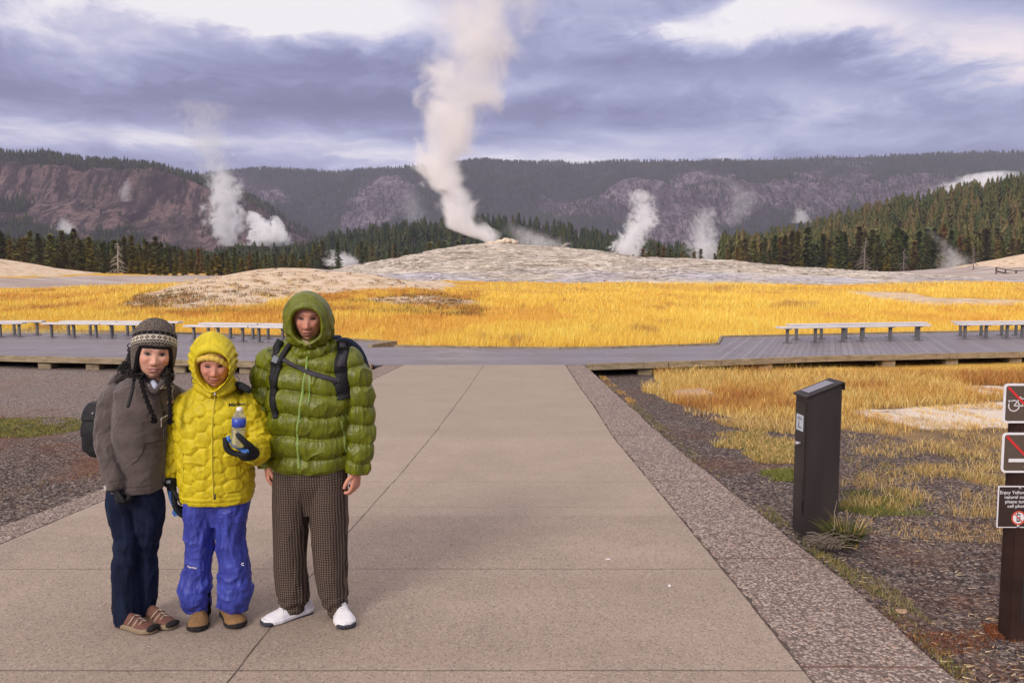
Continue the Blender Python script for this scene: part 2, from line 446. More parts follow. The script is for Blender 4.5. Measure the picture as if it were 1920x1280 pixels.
def concrete(n, b):
    p = n.pos()
    a = n.noise(p, 1.1, 7, .68); f = n.noise(p, 160., 3, .7); g = n.vor(p, 120., out='Color'); g1, g2, g3 = n.xyz(g)
    col = n.ramp(a, [(.3, (.285, .220, .176)), (.5, (.335, .260, .208)), (.7, (.380, .298, .238))])
    col = n.mix(n.mr(g1, .80, .95, 0, .40), col, (.58, .48, .39)); col = n.mix(n.mr(g2, .74, .90, 0, .50), col, (.10, .075, .065)); sm = n.m('MULTIPLY', n.mr(n.noise(n.scale(p, 1.6, 3.2, 1), 1.3, 5, .7, .5), .66, .74, 0, .65), n.mr(n.noise(p, 14., 4, .7), .35, .6)); col = n.mix(sm, col, (.085, .065, .055))
    col = n.mix(n.mr(f, .3, .7, .18, 0), col, (.18, .135, .11))
    st = n.mr(n.noise(n.scale(p, .35, 1.7, 1), 1., 4, .6), .5, .75, 0, .30); col = n.mix(st, col, (.21, .155, .12))
    col = n.mix(n.mr(n.noise(p, 3.7, 3, .8), .70, .73, 0, .35), col, (.12, .09, .08))
    # expansion joints cut in the concrete: one along the walk, several across
    x, y, z = n.xyz(p)
    wj = n.m('MULTIPLY', n.m('SUBTRACT', n.noise(p, 3., 3), .5), .03)
    cr = n.node('ShaderNodeFloatCurve', {'Value': n.mr(y, 0, 20)}, out=0)
    nd = cr.node; c = nd.mapping.curves[0]
    pts = []
    for u, v in [(350, 1380), (430, 1275), (590, 1070), (655, 995), (750, 890), (820, 805), (880, 725), (907, 684)]:
        q = G(u, v); pts.append((q[1]/20, (q[0]+3)/6))
    pts.sort(); c.points[0].location = (0, pts[0][1]); c.points[1].location = (1, pts[-1][1])
    for q in pts: c.points.new(*q)
    for q in c.points: q.handle_type = 'VECTOR'
    nd.mapping.update()
    jx = n.m('SUBTRACT', n.m('MULTIPLY', cr, 6.), 3.)
    d = n.m('ABSOLUTE', n.m('SUBTRACT', n.m('ADD', x, wj), jx))
    lines = n.m('MULTIPLY', n.mr(d, .0022, .007, 1, 0), n.mr(n.noise(p, 7., 3), .3, .6, .45, .95))
    for v, s_ in ((1256, .0), (1066, .0), (950, .0), (903, .0)):
        yy = G(960, v)[1]; dd = n.m('ABSOLUTE', n.m('SUBTRACT', n.m('ADD', y, n.m('MULTIPLY', wj, .5)), yy))
        lines = n.m('MAXIMUM', lines, n.m('MULTIPLY', n.mr(dd, .002, .008, 1, 0), ({1256: .6, 1066: .5}.get(v, .3))))
    # slabs poured at different times: newest ones paler, near the deck
    col = n.mix(n.mr(y, G(960, 820)[1], G(960, 820)[1]+.03, 0, .25), col, (.23, .18, .145))
    col = n.mix(n.mr(y, G(960, 968)[1], G(960, 968)[1]+.05, 0, .22), col, (.44, .36, .28))
    col = n.mix(lines, col, (.045, .032, .025))
    h = n.m('ADD', n.m('MULTIPLY', f, .5), n.m('MULTIPLY', lines, -3.))
    return {'Base Color': col, 'Normal': n.bump(h, .35, .004)}
M_conc = material('concrete', concrete, .85, .25)
def aggregate(n, b):
    p = n.pos(); v = n.node('ShaderNodeTexVoronoi', {'Vector': n.vm('ADD', p, n.vm('SCALE', n.noise(p, 25, 2, .5, col=True), .03)), 'Scale': 62.}, out=None)
    c1, c2, c3 = n.xyz(v.outputs['Color']); dist = v.outputs['Distance']
    col = n.ramp(c1, [(0, (.11, .080, .068)), (.25, (.25, .18, .148)), (.5, (.39, .285, .235)), (.75, (.49, .38, .32)), (.9, (.62, .52, .45)), (1, (.42, .24, .16))])
    col = n.mix(n.mr(n.noise(p, 9., 4, .7), .4, .7, 0, .45), col, (.30, .225, .19)); gap = n.mr(dist, .42, .66, 0, .7); col = n.mix(gap, col, (.085, .06, .05))
    col = n.mix(n.mr(n.noise(p, 1.1, 4, .6), .4, .7, 0, .3), col, (.17, .13, .115))
    x, y, z = n.xyz(p); ln = None
    for vv in (1248, 1045, 1010-110, 815, 760):
        yy = G(960, vv)[1]; q = n.mr(n.m('ABSOLUTE', n.m('SUBTRACT', n.m('ADD', y, n.m('MULTIPLY', n.m('SUBTRACT', n.noise(p, 6., 3), .5), .04)), yy)), .005, .018, .75, 0)
        ln = q if ln is None else n.m('MAXIMUM', ln, q)
    col = n.mix(ln, col, (.13, .06, .04))
    return {'Base Color': col, 'Normal': n.bump(n.m('MULTIPLY', dist, -1.), .9, .012)}
M_agg = material('exposed_aggregate', aggregate, .8, .3)
tag(slab('path', LI, RI, -.14, 0., M_conc), kind='structure')
RIg = [(u+3, v) for u, v in RI]; LIg = [(u-3, v) for u, v in LI]
tag(slab('path_border', RI, RO, -.16, -.004, M_agg, .012), kind='structure')
def seam(A, side):
    mb = MB(); L = []
    for y in np.linspace(YS[0], YEND, 420):
        a = at_y(A, y); q = np.array([[y*9., side*3., 0.]]); w0 = .001+.006*max(0., float(fbm(q*2, 3)[0])); w1 = .008+.012*float(fbm(q*2.7+9, 3)[0])*1.3; w1 = max(.002, w1)
        x0, x1 = (a-w0, a+w1) if side > 0 else (a-w1, a+w0); L.append([(x0, y, -.006), (x1, y, -.006), (x1, y, .0016), (x0, y, .0016)])
    o = mb.rings(L).build('path_seam', M_seam); tag(o, kind='structure')
M_seam = material('dirt_seam', lambda n, b: {'Base Color': n.mix(n.mr(n.noise(n.pos(), 90., 4, .7), .35, .65), (.045, .034, .032), (.15, .11, .095))}, .95, .1)
seam(RI, 1); seam(LI, -1)
tag(slab('path_border', LO, LI, -.16, -.004, M_agg, .012), kind='structure')
# ================================================================== geyser mound
def make_mound():
    sil = [(560, 517), (610, 509), (700, 491), (780, 476), (860, 462), (905, 457), (935, 455), (965, 457), (1000, 460), (1060, 464), (1130, 473), (1200, 482), (1300, 487), (1380, 490), (1440, 497), (1520, 503), (1600, 508), (1720, 514)]
    dR = 125.
    xs = np.array([(u-960)/FPX*dR for u, v in sil]); zs = np.array([CAMZ+(520-v)/FPX*dR for u, v in sil])
    A = np.linspace(-38, 66, 420); Yv = np.concatenate([np.linspace(86, 130, 240), np.linspace(130.5, 165, 40)])
    X, Y = np.meshgrid(A*1., Yv); 
    xr = X/Y*dR                                   # follow the silhouette along the line of sight only for its plan shape
    zc = np.interp(X*.5+xr*.5, xs, zs); b = land_z(X, Y, False)
    prof = np.where(Y < 126, sstep(0, 1, (Y-87)/40)**.62, 1-sstep(128, 162, Y))
    Z = b+(zc-base_z(X, Y*0+125)).clip(0)*prof
    amp = np.clip((Z-b)/1.0, 0, 1)
    n1 = fbm(P3(X/7, Y/3.2), 4); n2 = fbm(P3(X/1.6, Y/.9, 4.), 4)
    ter = Z*2.2+n1*1.3; st = (np.floor(ter)+sstep(.55, .95, ter-np.floor(ter)))/2.2-n1*.55
    Z = Z*.62+st*.38+.14*n2*amp+.12*n1
    Z = np.where(amp <= .02, b-.3, b-.12+(Z-b)*np.clip(amp*1.6, 0, 1)+.10)
    ny, nx = X.shape; I = np.arange(ny*nx).reshape(ny, nx)
    F = np.stack([I[:-1, :-1], I[:-1, 1:], I[1:, 1:], I[1:, :-1]], -1).reshape(-1, 4)
    def mat(n, b):
        p = n.pos(); x, y, z = n.xyz(p)
        s = n.noise(n.comb(n.m('MULTIPLY', x, .11), n.m('MULTIPLY', y, .24), n.m('MULTIPLY', z, 1.3)), 1.3, 8, .68, .8)
        col = n.ramp(s, [(.28, (.16, .12, .085)), (.36, (.45, .36, .27)), (.47, (.65, .55, .45)), (.62, (.76, .67, .58)), (.78, (.52, .46, .43))])
        w = n.noise(n.comb(n.m('MULTIPLY', x, .05), n.m('MULTIPLY', y, .12), n.m('MULTIPLY', z, .5)), 1.1, 4, .5)
        low = n.mr(z, 3.4, 2.0)
        col = n.mix(n.m('MULTIPLY', n.mr(w, .48, .62, 0, .8), low), col, (.56, .53, .60))
        cr = n.node('ShaderNodeTexNoise', {'Vector': n.comb(n.m('MULTIPLY', x, .16), n.m('MULTIPLY', y, .5), n.m('MULTIPLY', z, 3.)), 'Scale': 1.1, 'Detail': 7, 'Roughness': .66, 'Distortion': 2.2})
        ck = n.mr(n.m('ABSOLUTE', n.m('SUBTRACT', cr, .5)), 0., .045, .95, 0)
        col = n.mix(n.m('MULTIPLY', ck, n.mr(n.noise(p, .12, 3), .42, .6)), col, (.12, .085, .06))
        d2 = n.mr(n.noise(p, .7, 6, .78), .56, .64, 0, .8); col = n.mix(d2, col, (.20, .13, .08))
        h = n.m('ADD', s, n.m('MULTIPLY', ck, -.4))
        return {'Base Color': col, 'Normal': n.bump(h, .8, .35)}
    m = material('sinter', mat, .9, .2)
    o = mesh_np('geyser_mound', np.stack([X, Y, Z], -1).reshape(-1, 3), F, m, True); tag(o, kind='structure')
    # cone at the vent
    def cm(n, b):
        p = n.pos(); s = n.noise(p, 1.4, 6, .65)
        return {'Base Color': n.ramp(s, [(.3, (.44, .31, .21)), (.5, (.64, .52, .40)), (.7, (.74, .65, .54))]), 'Normal': n.bump(s, .8, .2)}
    c = D(940, 457, 124.)
    mb = MB()
    for k in range(26):
        a = random.uniform(-1, 1); r_ = random.uniform(.25, .62)
        px_ = -2.2+4.4*(k/25); hgt = .75*math.exp(-((px_-.9)/1.3)**2)+.25
        mb.sphere((c[0]+px_+.1*a, c[1]+random.uniform(-.8, .8), c[2]+hgt*random.uniform(.1, .8)-.1), (r_*1.3, r_*1.2, r_*.75), 10, 7)
    o = mb.build('vent_cone', material('vent_sinter', cm, .9, .2), None, True)
    tag(o, 'low knobbly tan sinter cone on top of the pale geyser mound', 'geyser cone')
make_mound()

# ================================================================== hills
def forest_template(tiers, sides, w=.2, seed=0, droop=.25):
    r_ = np.random.default_rng(seed); V = []; F = []
    for t in range(tiers):
        z0 = .10+.80*(t/tiers)**.95; zt = min(1., z0+1.5/tiers+.04); rad = w*(1-z0)**.8+.015
        for s in range(sides):
            a = 2*math.pi*(s+.5*t+r_.uniform(-.3, .3))/sides; da = math.pi/sides*r_.uniform(.55, .95); rr = rad*r_.uniform(.6, 1.25)
            k = len(V); zz = z0+r_.uniform(-.03, .03)
            V += [(0, 0, zt), (rr*math.cos(a-da), rr*math.sin(a-da), zz+.2*rad), (rr*1.15*math.cos(a), rr*1.15*math.sin(a), zz-droop*rad), (rr*math.cos(a+da), rr*math.sin(a+da), zz+.2*rad)]
            F += [(k, k+1, k+2), (k, k+2, k+3)]
    return np.array(V), np.array(F)
def snag_template(seed=0):
    r_ = np.random.default_rng(seed); V = [(-.012, 0, 0), (.012, 0, 0), (0, 0, 1), (0, -.012, 0), (0, .012, 0), (0, 0, 1)]; F = [(0, 1, 2), (3, 4, 5)]
    for k in range(12):
        z = r_.uniform(.3, .9); a = r_.uniform(0, 6.28); L = .16*(1.05-z); i = len(V)
        V += [(0, 0, z), (0, 0, z+.02), (L*math.cos(a), L*math.sin(a), z-.02)]; F += [(i, i+1, i+2)]
    return np.array(V), np.array(F)
def scatter_trees(name, pts, hs, cols, temps, mat, kind='stuff'):
    Vs, Fs, Cs = [], [], []; k = 0; idx = rng.integers(0, len(temps), len(pts))
    for t, (TV, TF) in enumerate(temps):
        m = idx == t; P = pts[m]; H = hs[m]; C = cols[m]; n = len(P)
        if n == 0: continue
        a = rng.uniform(0, 6.28, n); ca, sa = np.cos(a)[:, None], np.sin(a)[:, None]
        w = rng.uniform(.75, 1.25, n)[:, None]
        X = (TV[:, 0]*ca-TV[:, 1]*sa)*H[:, None]*w+P[:, :1]; Y = (TV[:, 0]*sa+TV[:, 1]*ca)*H[:, None]*w+P[:, 1:2]; Z = TV[:, 2]*H[:, None]+P[:, 2:3]
        Vs.append(np.stack([X, Y, Z], -1).reshape(-1, 3)); Fs.append((TF[None]+(np.arange(n)*len(TV))[:, None, None]+k).reshape(-1, 3)); k += n*len(TV)
        cc = C[:, None, :]*rng.uniform(.7, 1.3, (n, len(TV), 1)); Cs.append(cc.reshape(-1, 3))
    o = mesh_np(name, np.concatenate(Vs), np.concatenate(Fs), mat, False, np.concatenate(Cs)); tag(o, kind=kind); return o
M_leafcol = material('needle_tint', lambda n, b: n.attr('tint'), .9, .1)
GREEN = np.array([(.042, .060, .026), (.056, .070, .028), (.070, .072, .030), (.034, .050, .026)])
DEAD = np.array([(.14, .11, .115), (.18, .14, .14), (.11, .085, .09)])
T_FAR = [forest_template(4, 5, .17, s) for s in range(4)]; T_MID = [forest_template(8, 7, .19, s+10) for s in range(5)]; T_SNAG = [snag_template(s) for s in range(3)]

def hill(name, crest, d0, d1, prof, mat, amp, nu=420, ns=130, z0=3., back=.35, urange=(-500, 2420), fn=None):
    """crest: silhouette (photo pixels) at distance d1; prof: (s, height fraction) across the slope"""
    us = np.linspace(urange[0], urange[1], nu); ss = np.concatenate([np.linspace(0, 1, ns), np.linspace(1.02, 1+back, 14)])
    cu, cv = zip(*crest); zc = CAMZ+(520-np.interp(us, cu, cv))/FPX*d1
    U, S = np.meshgrid(us, ss); a = (U-960)/FPX
    Y = d0+(d1-d0)*S; X = a*d1*(.35+.65*Y/d1)     # slope lines converge less than the view rays do
    h = np.interp(S, *zip(*prof)); h = np.where(S > 1, 1-(S-1)/back*.25, h)
    nz = fbm(P3(X/(amp*5), Y/(amp*5), 7.), 6, .52)
    # gullies run down the slope
    gl = np.abs(fbm(P3(X/(amp*3.2), Y/(amp*14), 2.), 4))
    taper = np.sin(np.clip(S, 0, 1)*math.pi)**.7
    Z = z0+(zc[None, :]-z0)*h+amp*(nz*.6-gl*.8)*taper
    if fn is not None: Z = fn(X, Y, Z, U, S)
    ny, nx = X.shape; I = np.arange(ny*nx).reshape(ny, nx)
    F = np.stack([I[:-1, :-1], I[:-1, 1:], I[1:, 1:], I[1:, :-1]], -1).reshape(-1, 4)
    return X, Y, Z, U, S, F
def rnd_on(X, Y, Z, n, smin=0, smax=1.):
    """random points on a hill grid"""
    ny, nx = X.shape; i = rng.uniform(smin, smax, n)*(ny-2); j = rng.uniform(0, 1, n)*(nx-2)
    i = np.minimum(i, ny-1.001); i0 = i.astype(int); j0 = j.astype(int); fi = i-i0; fj = j-j0
    def L(A): return A[i0, j0]*(1-fi)*(1-fj)+A[i0+1, j0]*fi*(1-fj)+A[i0, j0+1]*(1-fi)*fj+A[i0+1, j0+1]*fi*fj
    return np.stack([L(X), L(Y), L(Z)], -1), i, j, i0, j0

def rock_slope(tone, tone2):
    def mat(n, b):
        p = n.pos(); f = n.attr('forest', 'Fac')
        s = n.noise(n.scale(p, .02, .006, .012), 1., 9, .72); s2 = n.noise(p, .09, 7, .78); s3 = n.noise(n.scale(p, .03, .03, .006), 1., 7, .7, .5)
        big = n.noise(p, .012, 4, .6)
        col = n.mix(n.mr(s, .36, .64), tone, tone2)
        col = n.mix(n.mr(s3, .50, .62, 0, .75), col, (.06, .045, .046))
        col = n.mix(n.mr(s2, .44, .62, 0, .75), col, (.045, .038, .036))
        col = n.mix(n.mr(big, .45, .65, 0, .5), col, (.070, .058, .054))
        col = n.mix(n.mr(n.noise(n.scale(p, .06, .03, .03), 1., 7, .75), .60, .70, 0, .6), col, (.38, .27, .22))
        st = n.noise(n.scale(p, .10, .03, .010), 1., 6, .7); col = n.mix(n.mr(st, .50, .56, 0, .75), col, (.045, .034, .040)); gy = n.noise(n.scale(p, .022, .008, .006), 1., 5, .6, 1.); col = n.mix(n.mr(gy, .52, .60, 0, .55), col, (.065, .055, .055))
        fr = n.mix(n.mr(s2, .38, .62), (.030, .036, .024), (.080, .072, .066))
        col = n.mix(n.mr(n.m('ADD', f, n.m('MULTIPLY', n.m('SUBTRACT', s2, .5), 1.3)), .40, .58), col, fr)
        return {'Base Color': col, 'Normal': n.bump(n.m('ADD', n.m('ADD', s2, s3), n.m('MULTIPLY', s, 1.5)), 1., 14.)}
    return mat
def hills():
    # cliff on the left
    cr = [(-900, 270), (-300, 282), (0, 290), (70, 294), (130, 300), (230, 311), (300, 320), (350, 328), (400, 338), (440, 350), (475, 372), (520, 398), (560, 425), (600, 447), (700, 480), (900, 520)]
    prof = [(0, 0), (.20, .22), (.42, .46), (.52, .58), (.585, .85), (.68, .90), (1, 1)]
    X, Y, Z, U, S, F = hill('a', cr, 800, 1250, prof, None, 15., 420, 170, 4., urange=(-900, 800))
    v = fbm(P3(X/90, Y/90, 3.), 4)
    gul = fbm(P3(X/38, Y/150, 12.), 3)
    fo = np.where(S > .61, .9, 0.)+np.where((S < .50) & (v+.5*gul > .02), .8, 0)*np.clip((620-U)/120, 0, 1)+np.where((S > .3) & (v+.6*gul > .50), .7, 0)
    fo = np.where((S > .61) & (U > 420), .35, fo); fo = np.clip(fo, 0, 1)
    m = material('cliff_rock', rock_slope((.26, .17, .155), (.40, .27, .25)), .95, .1)
    o = mesh_np('hill', np.stack([X, Y, Z], -1).reshape(-1, 3), F, m, True, np.repeat(fo.reshape(-1, 1), 3, 1), 'forest'); tag(o, kind='structure')
    P, i, j, i0, j0 = rnd_on(X, Y, Z, 30000, 0, .93); keep = rng.uniform(0, 1, len(P)) < fo[i0, j0]*.6+.03+.2*(v[i0, j0] > .2)
    P = P[keep]; N = len(P); top = (i[keep]/X.shape[0]) > .66
    H = rng.uniform(5, 11, N); C = GREEN[rng.integers(0, 4, N)].copy(); dead = rng.uniform(0, 1, N) < np.where(top, .35, .1)
    C[dead] = DEAD[rng.integers(0, 3, dead.sum())]
    scatter_trees('cliff_forest', P[~dead], H[~dead], C[~dead], T_FAR, M_leafcol); scatter_trees('dead_forest', P[dead], H[dead]*1.1, C[dead], T_SNAG, M_leafcol)
    # long ridge across the back
    cr = [(-900, 345), (300, 333), (420, 328), (500, 322), (640, 327), (700, 322), (790, 317), (900, 308), (1000, 311), (1120, 311), (1200, 308), (1300, 306), (1400, 305), (1500, 302), (1640, 298), (1800, 293), (1920, 291), (2200, 286), (2800, 290)]
    prof = [(0, 0), (.18, .12), (.42, .40), (.55, .62), (.66, .74), (.85, .92), (1, 1)]
    def fn(X, Y, Z, U, S):   # a nearer spur right of the geyser, ravines
        sp_ = np.exp(-((U-1500)/520)**2)*np.exp(-((S-.45)/.16)**2)*42
        r2 = -38*np.exp(-((U-1000-700*(S-.5))/70)**2)*np.exp(-((S-.5)/.25)**2)-26*np.exp(-((U-620+500*(S-.5))/60)**2)*np.exp(-((S-.5)/.25)**2)
        return Z+sp_+r2
    X, Y, Z, U, S, F = hill('b', cr, 1500, 2500, prof, None, 30., 520, 170, 5., urange=(200, 2700), fn=fn)
    v = fbm(P3(X/170, Y/170, 9.), 5); w_ = fbm(P3(X/420, Y/420, 1.), 3)
    band = (S > .70)
    fo = np.clip(.55+v*.8+.25*w_+np.where(band, .45, 0)-np.where((U > 1000) & (S > .40) & (S < .62), .75, 0)-np.where((U > 640) & (U < 820) & (S > .33) & (S < .50), .4, 0)+np.where((U > 500) & (U < 800) & (S < .35), .5, 0), 0, 1)
    m = material('ridge_rock', rock_slope((.25, .20, .235), (.42, .325, .36)), .95, .1)
    o = mesh_np('hill', np.stack([X, Y, Z], -1).reshape(-1, 3), F, m, True, np.repeat(fo.reshape(-1, 1), 3, 1), 'forest'); tag(o, kind='structure')
    P, i, j, i0, j0 = rnd_on(X, Y, Z, 70000, .05, .94); keep = rng.uniform(0, 1, len(P)) < fo[i0, j0]*.5+.13+.12*(v[i0, j0] > .1)
    P = P[keep]; N = len(P); vv = v[i0, j0][keep]
    H = rng.uniform(8, 15, N); C = GREEN[rng.integers(0, 4, N)].copy(); dead = rng.uniform(0, 1, N) < np.clip(.35-vv*.5, .1, .8)
    C[dead] = DEAD[rng.integers(0, 3, dead.sum())]
    scatter_trees('ridge_forest', P[~dead], H[~dead], C[~dead], T_FAR, M_leafcol); scatter_trees('dead_forest', P[dead], H[dead]*1.1, C[dead], T_SNAG, M_leafcol)
    # low wooded hill behind the geyser
    cr = [(200, 500), (560, 480), (640, 455), (700, 443), (760, 437), (830, 430), (930, 424), (1000, 428), (1060, 440), (1150, 462), (1250, 480), (1330, 490), (1500, 500)]
    X, Y, Z, U, S, F = hill('c', cr, 330, 560, [(0, 0), (.5, .55), (1, 1)], None, 6., 240, 70, 3.6, urange=(200, 1500))
    fo = np.clip(1.3-2.2*np.exp(-((U-980)/70)**2)*np.exp(-((S-.75)/.22)**2), 0, 1)
    m = material('wooded_slope', rock_slope((.15, .11, .09), (.22, .17, .15)), .95, .1)
    o = mesh_np('hill', np.stack([X, Y, Z], -1).reshape(-1, 3), F, m, True, np.repeat(fo.reshape(-1, 1), 3, 1), 'forest'); tag(o, kind='structure')
    P, i, j, i0, j0 = rnd_on(X, Y, Z, 4200, 0, .92); keep = rng.uniform(0, 1, len(P)) < fo[i0, j0]*.8+.02
    P = P[keep]; N = len(P)
    scatter_trees('hill_forest', P, rng.uniform(5, 11, N), GREEN[rng.integers(0, 4, N)]*1.05, T_MID, M_leafcol)
hills()

# ================================================================== conifers one by one
def needle(n, b):
    c = n.node('ShaderNodeObjectInfo', out='Color'); t = n.attr('tint'); g = n.xyz(t)[0]
    return n.mix(1., c, n.comb(n.mr(g, 0, 1, .4, 2.2), n.mr(g, 0, 1, .4, 2.0), n.mr(g, 0, 1, .5, 1.6)), 'MULTIPLY')
M_needle = material('conifer_needles', needle, .85, .15)
def needle2(n, b):
    t = n.xyz(n.attr('tint'))[0]; return n.mix(t, (.085, .075, .014), (.23, .17, .03))
M_needle2 = material('young_pine_needles', needle2, .85, .15)
M_bark = simple('bark', (.12, .09, .075), .35, 3., .95, .1)
M_deadwood = simple('dead_wood', (.44, .38, .34), .25, 3., .9, .1)
def crown_mesh(seed, H=12., W=.17, dens=1., bare=.12, ragged=.3):
    r_ = np.random.default_rng(seed); V = []; C = []
    z = bare*H
    while z < H*.985:
        f = (z-bare*H)/(H*(1-bare)); prof = (1-f)**.75*min(1, .45+f*4)
        L = W*H*prof*r_.uniform(1-ragged, 1+ragged*.6)+.18; nb = int((9+3*(1-f))*dens)
        for k in range(nb):
            a = r_.uniform(0, 6.283); l = L*r_.uniform(.55, 1.15); dz = -l*r_.uniform(.05, .45)+(.25*l if f > .75 else 0)
            zz = z+r_.uniform(-.2, .2); tone = r_.uniform(.15, .85)
            m = max(3, int(l/.24))
            for q in range(m):
                t = (q+r_.uniform(.2, 1))/m; c0 = np.array([math.cos(a)*l*t, math.sin(a)*l*t, zz+dz*t*t])
                s = .20+.16*r_.uniform(0, 1)
                for e in range(2):
                    d1 = r_.normal(size=3)*s; d2 = r_.normal(size=3)*s; d1[2] *= .55; d2[2] = d2[2]*.4-.05
                    V += [c0+d1*.8, c0+d2*.8, c0-(d1+d2)*.55]; tt = np.clip(tone+r_.uniform(-.25, .25), 0, 1); C += [tt]*3
        z += .42*r_.uniform(.7, 1.3)*(1 if f < .8 else .7)
    for e in range(6): 
        V += [np.array([r_.uniform(-.08, .08), r_.uniform(-.08, .08), H*.93+e*.05]), np.array([r_.uniform(-.08, .08), r_.uniform(-.08, .08), H*.95+e*.05]), np.array([0, 0, H*1.01])]; C += [.5]*3
    V = np.array(V); F = np.arange(len(V)).reshape(-1, 3)
    return V, F, np.array(C)
PROTO = []
def tree_protos():
    for k in range(8):
        H = 10.; W = [.13, .17, .15, .20, .12, .16, .18, .14][k]
        V, F, C = crown_mesh(100+k, H, W, .9, [.03, .06, .12, .03, .16, .05, .02, .10][k], .35)
        me = mesh_np('crown', V, F, M_needle, False, C, link=False)
        tr = MB().tube([(0, 0, -.8), (.03, 0, 2), (0, .05, 5), (0, 0, 9.6)], [.17, .13, .09, .02], 6).mesh('trunk'); tr.materials.append(M_bark)
        PROTO.append((me, tr))
    V, F, C = crown_mesh(301, 4., .26, 1.2, .02, .3); y1 = mesh_np('crown', V, F, M_needle2, False, C, link=False)
    tr = MB().tube([(0, 0, -.5), (0, 0, 3.8)], [.08, .01], 6).mesh('trunk'); tr.materials.append(M_bark); PROTO.append((y1, tr))
tree_protos()
NTREE = [0]; ALLT = []
TINTS = [('dark', (.070, .085, .032)), ('olive', (.110, .108, .034)), ('brown', (.155, .112, .044)), ('blackish', (.050, .062, .028))]
def where(u):
    for lim, w in [(100, 'near the left picture edge'), (200, 'just left of the bare dead tree'), (260, 'beside the bare dead tree'), (330, 'above the leftmost person'), (400, 'above the yellow hood'), (480, 'below the steam column left'), (560, 'below the low steam cloud'), (640, 'above the green hood'), (720, 'left of the geyser mound'), (900, 'behind the mound\'s left flank'), (1215, 'at the mound\'s right shoulder'), (1290, 'between two right steam columns'), (1345, 'beside the thinner right steam column'), (1430, 'at the right forest\'s left end'), (1520, 'above the left end bench'), (1600, 'above the brown box'), (1680, 'beside the gray dead trunk'), (1760, 'above the right bench end'), (1840, 'beside the thin steam wisps')]:
        if u < lim: return w
    return 'near the right picture edge'
def plant(x, y, h, k, label, group, z=None, base=10.):
    z = float(land_z(x, y)) if z is None else z; ti = random.choice([0, 0, 1, 1, 2, 3]); u_ = 960+x/y*FPX
    size = 'tall' if h > 11.5 else 'medium' if h > 8.5 else 'small'
    if y > 235: size += ' rear'
    label = (f'{size} {TINTS[ti][0]} conifer ' if base > 5 else 'young yellow-green pine ')+where(u_)
    t = empty('pine_tree', (x, y, z-.1), label, 'conifer', group, random.uniform(0, 6.28)); s = h/base; t.scale = (s*random.uniform(1.05, 1.45), s*random.uniform(1.05, 1.45), s)
    for nm, me in (('crown', PROTO[k][0]), ('trunk', PROTO[k][1])):
        o = bpy.data.objects.new(nm, me); COL.objects.link(o); o.parent = t; o.color = (*[c*random.uniform(.85, 1.15) for c in TINTS[ti][1]], 1)
    ALLT.append((label, u_, t))
    NTREE[0] += 1
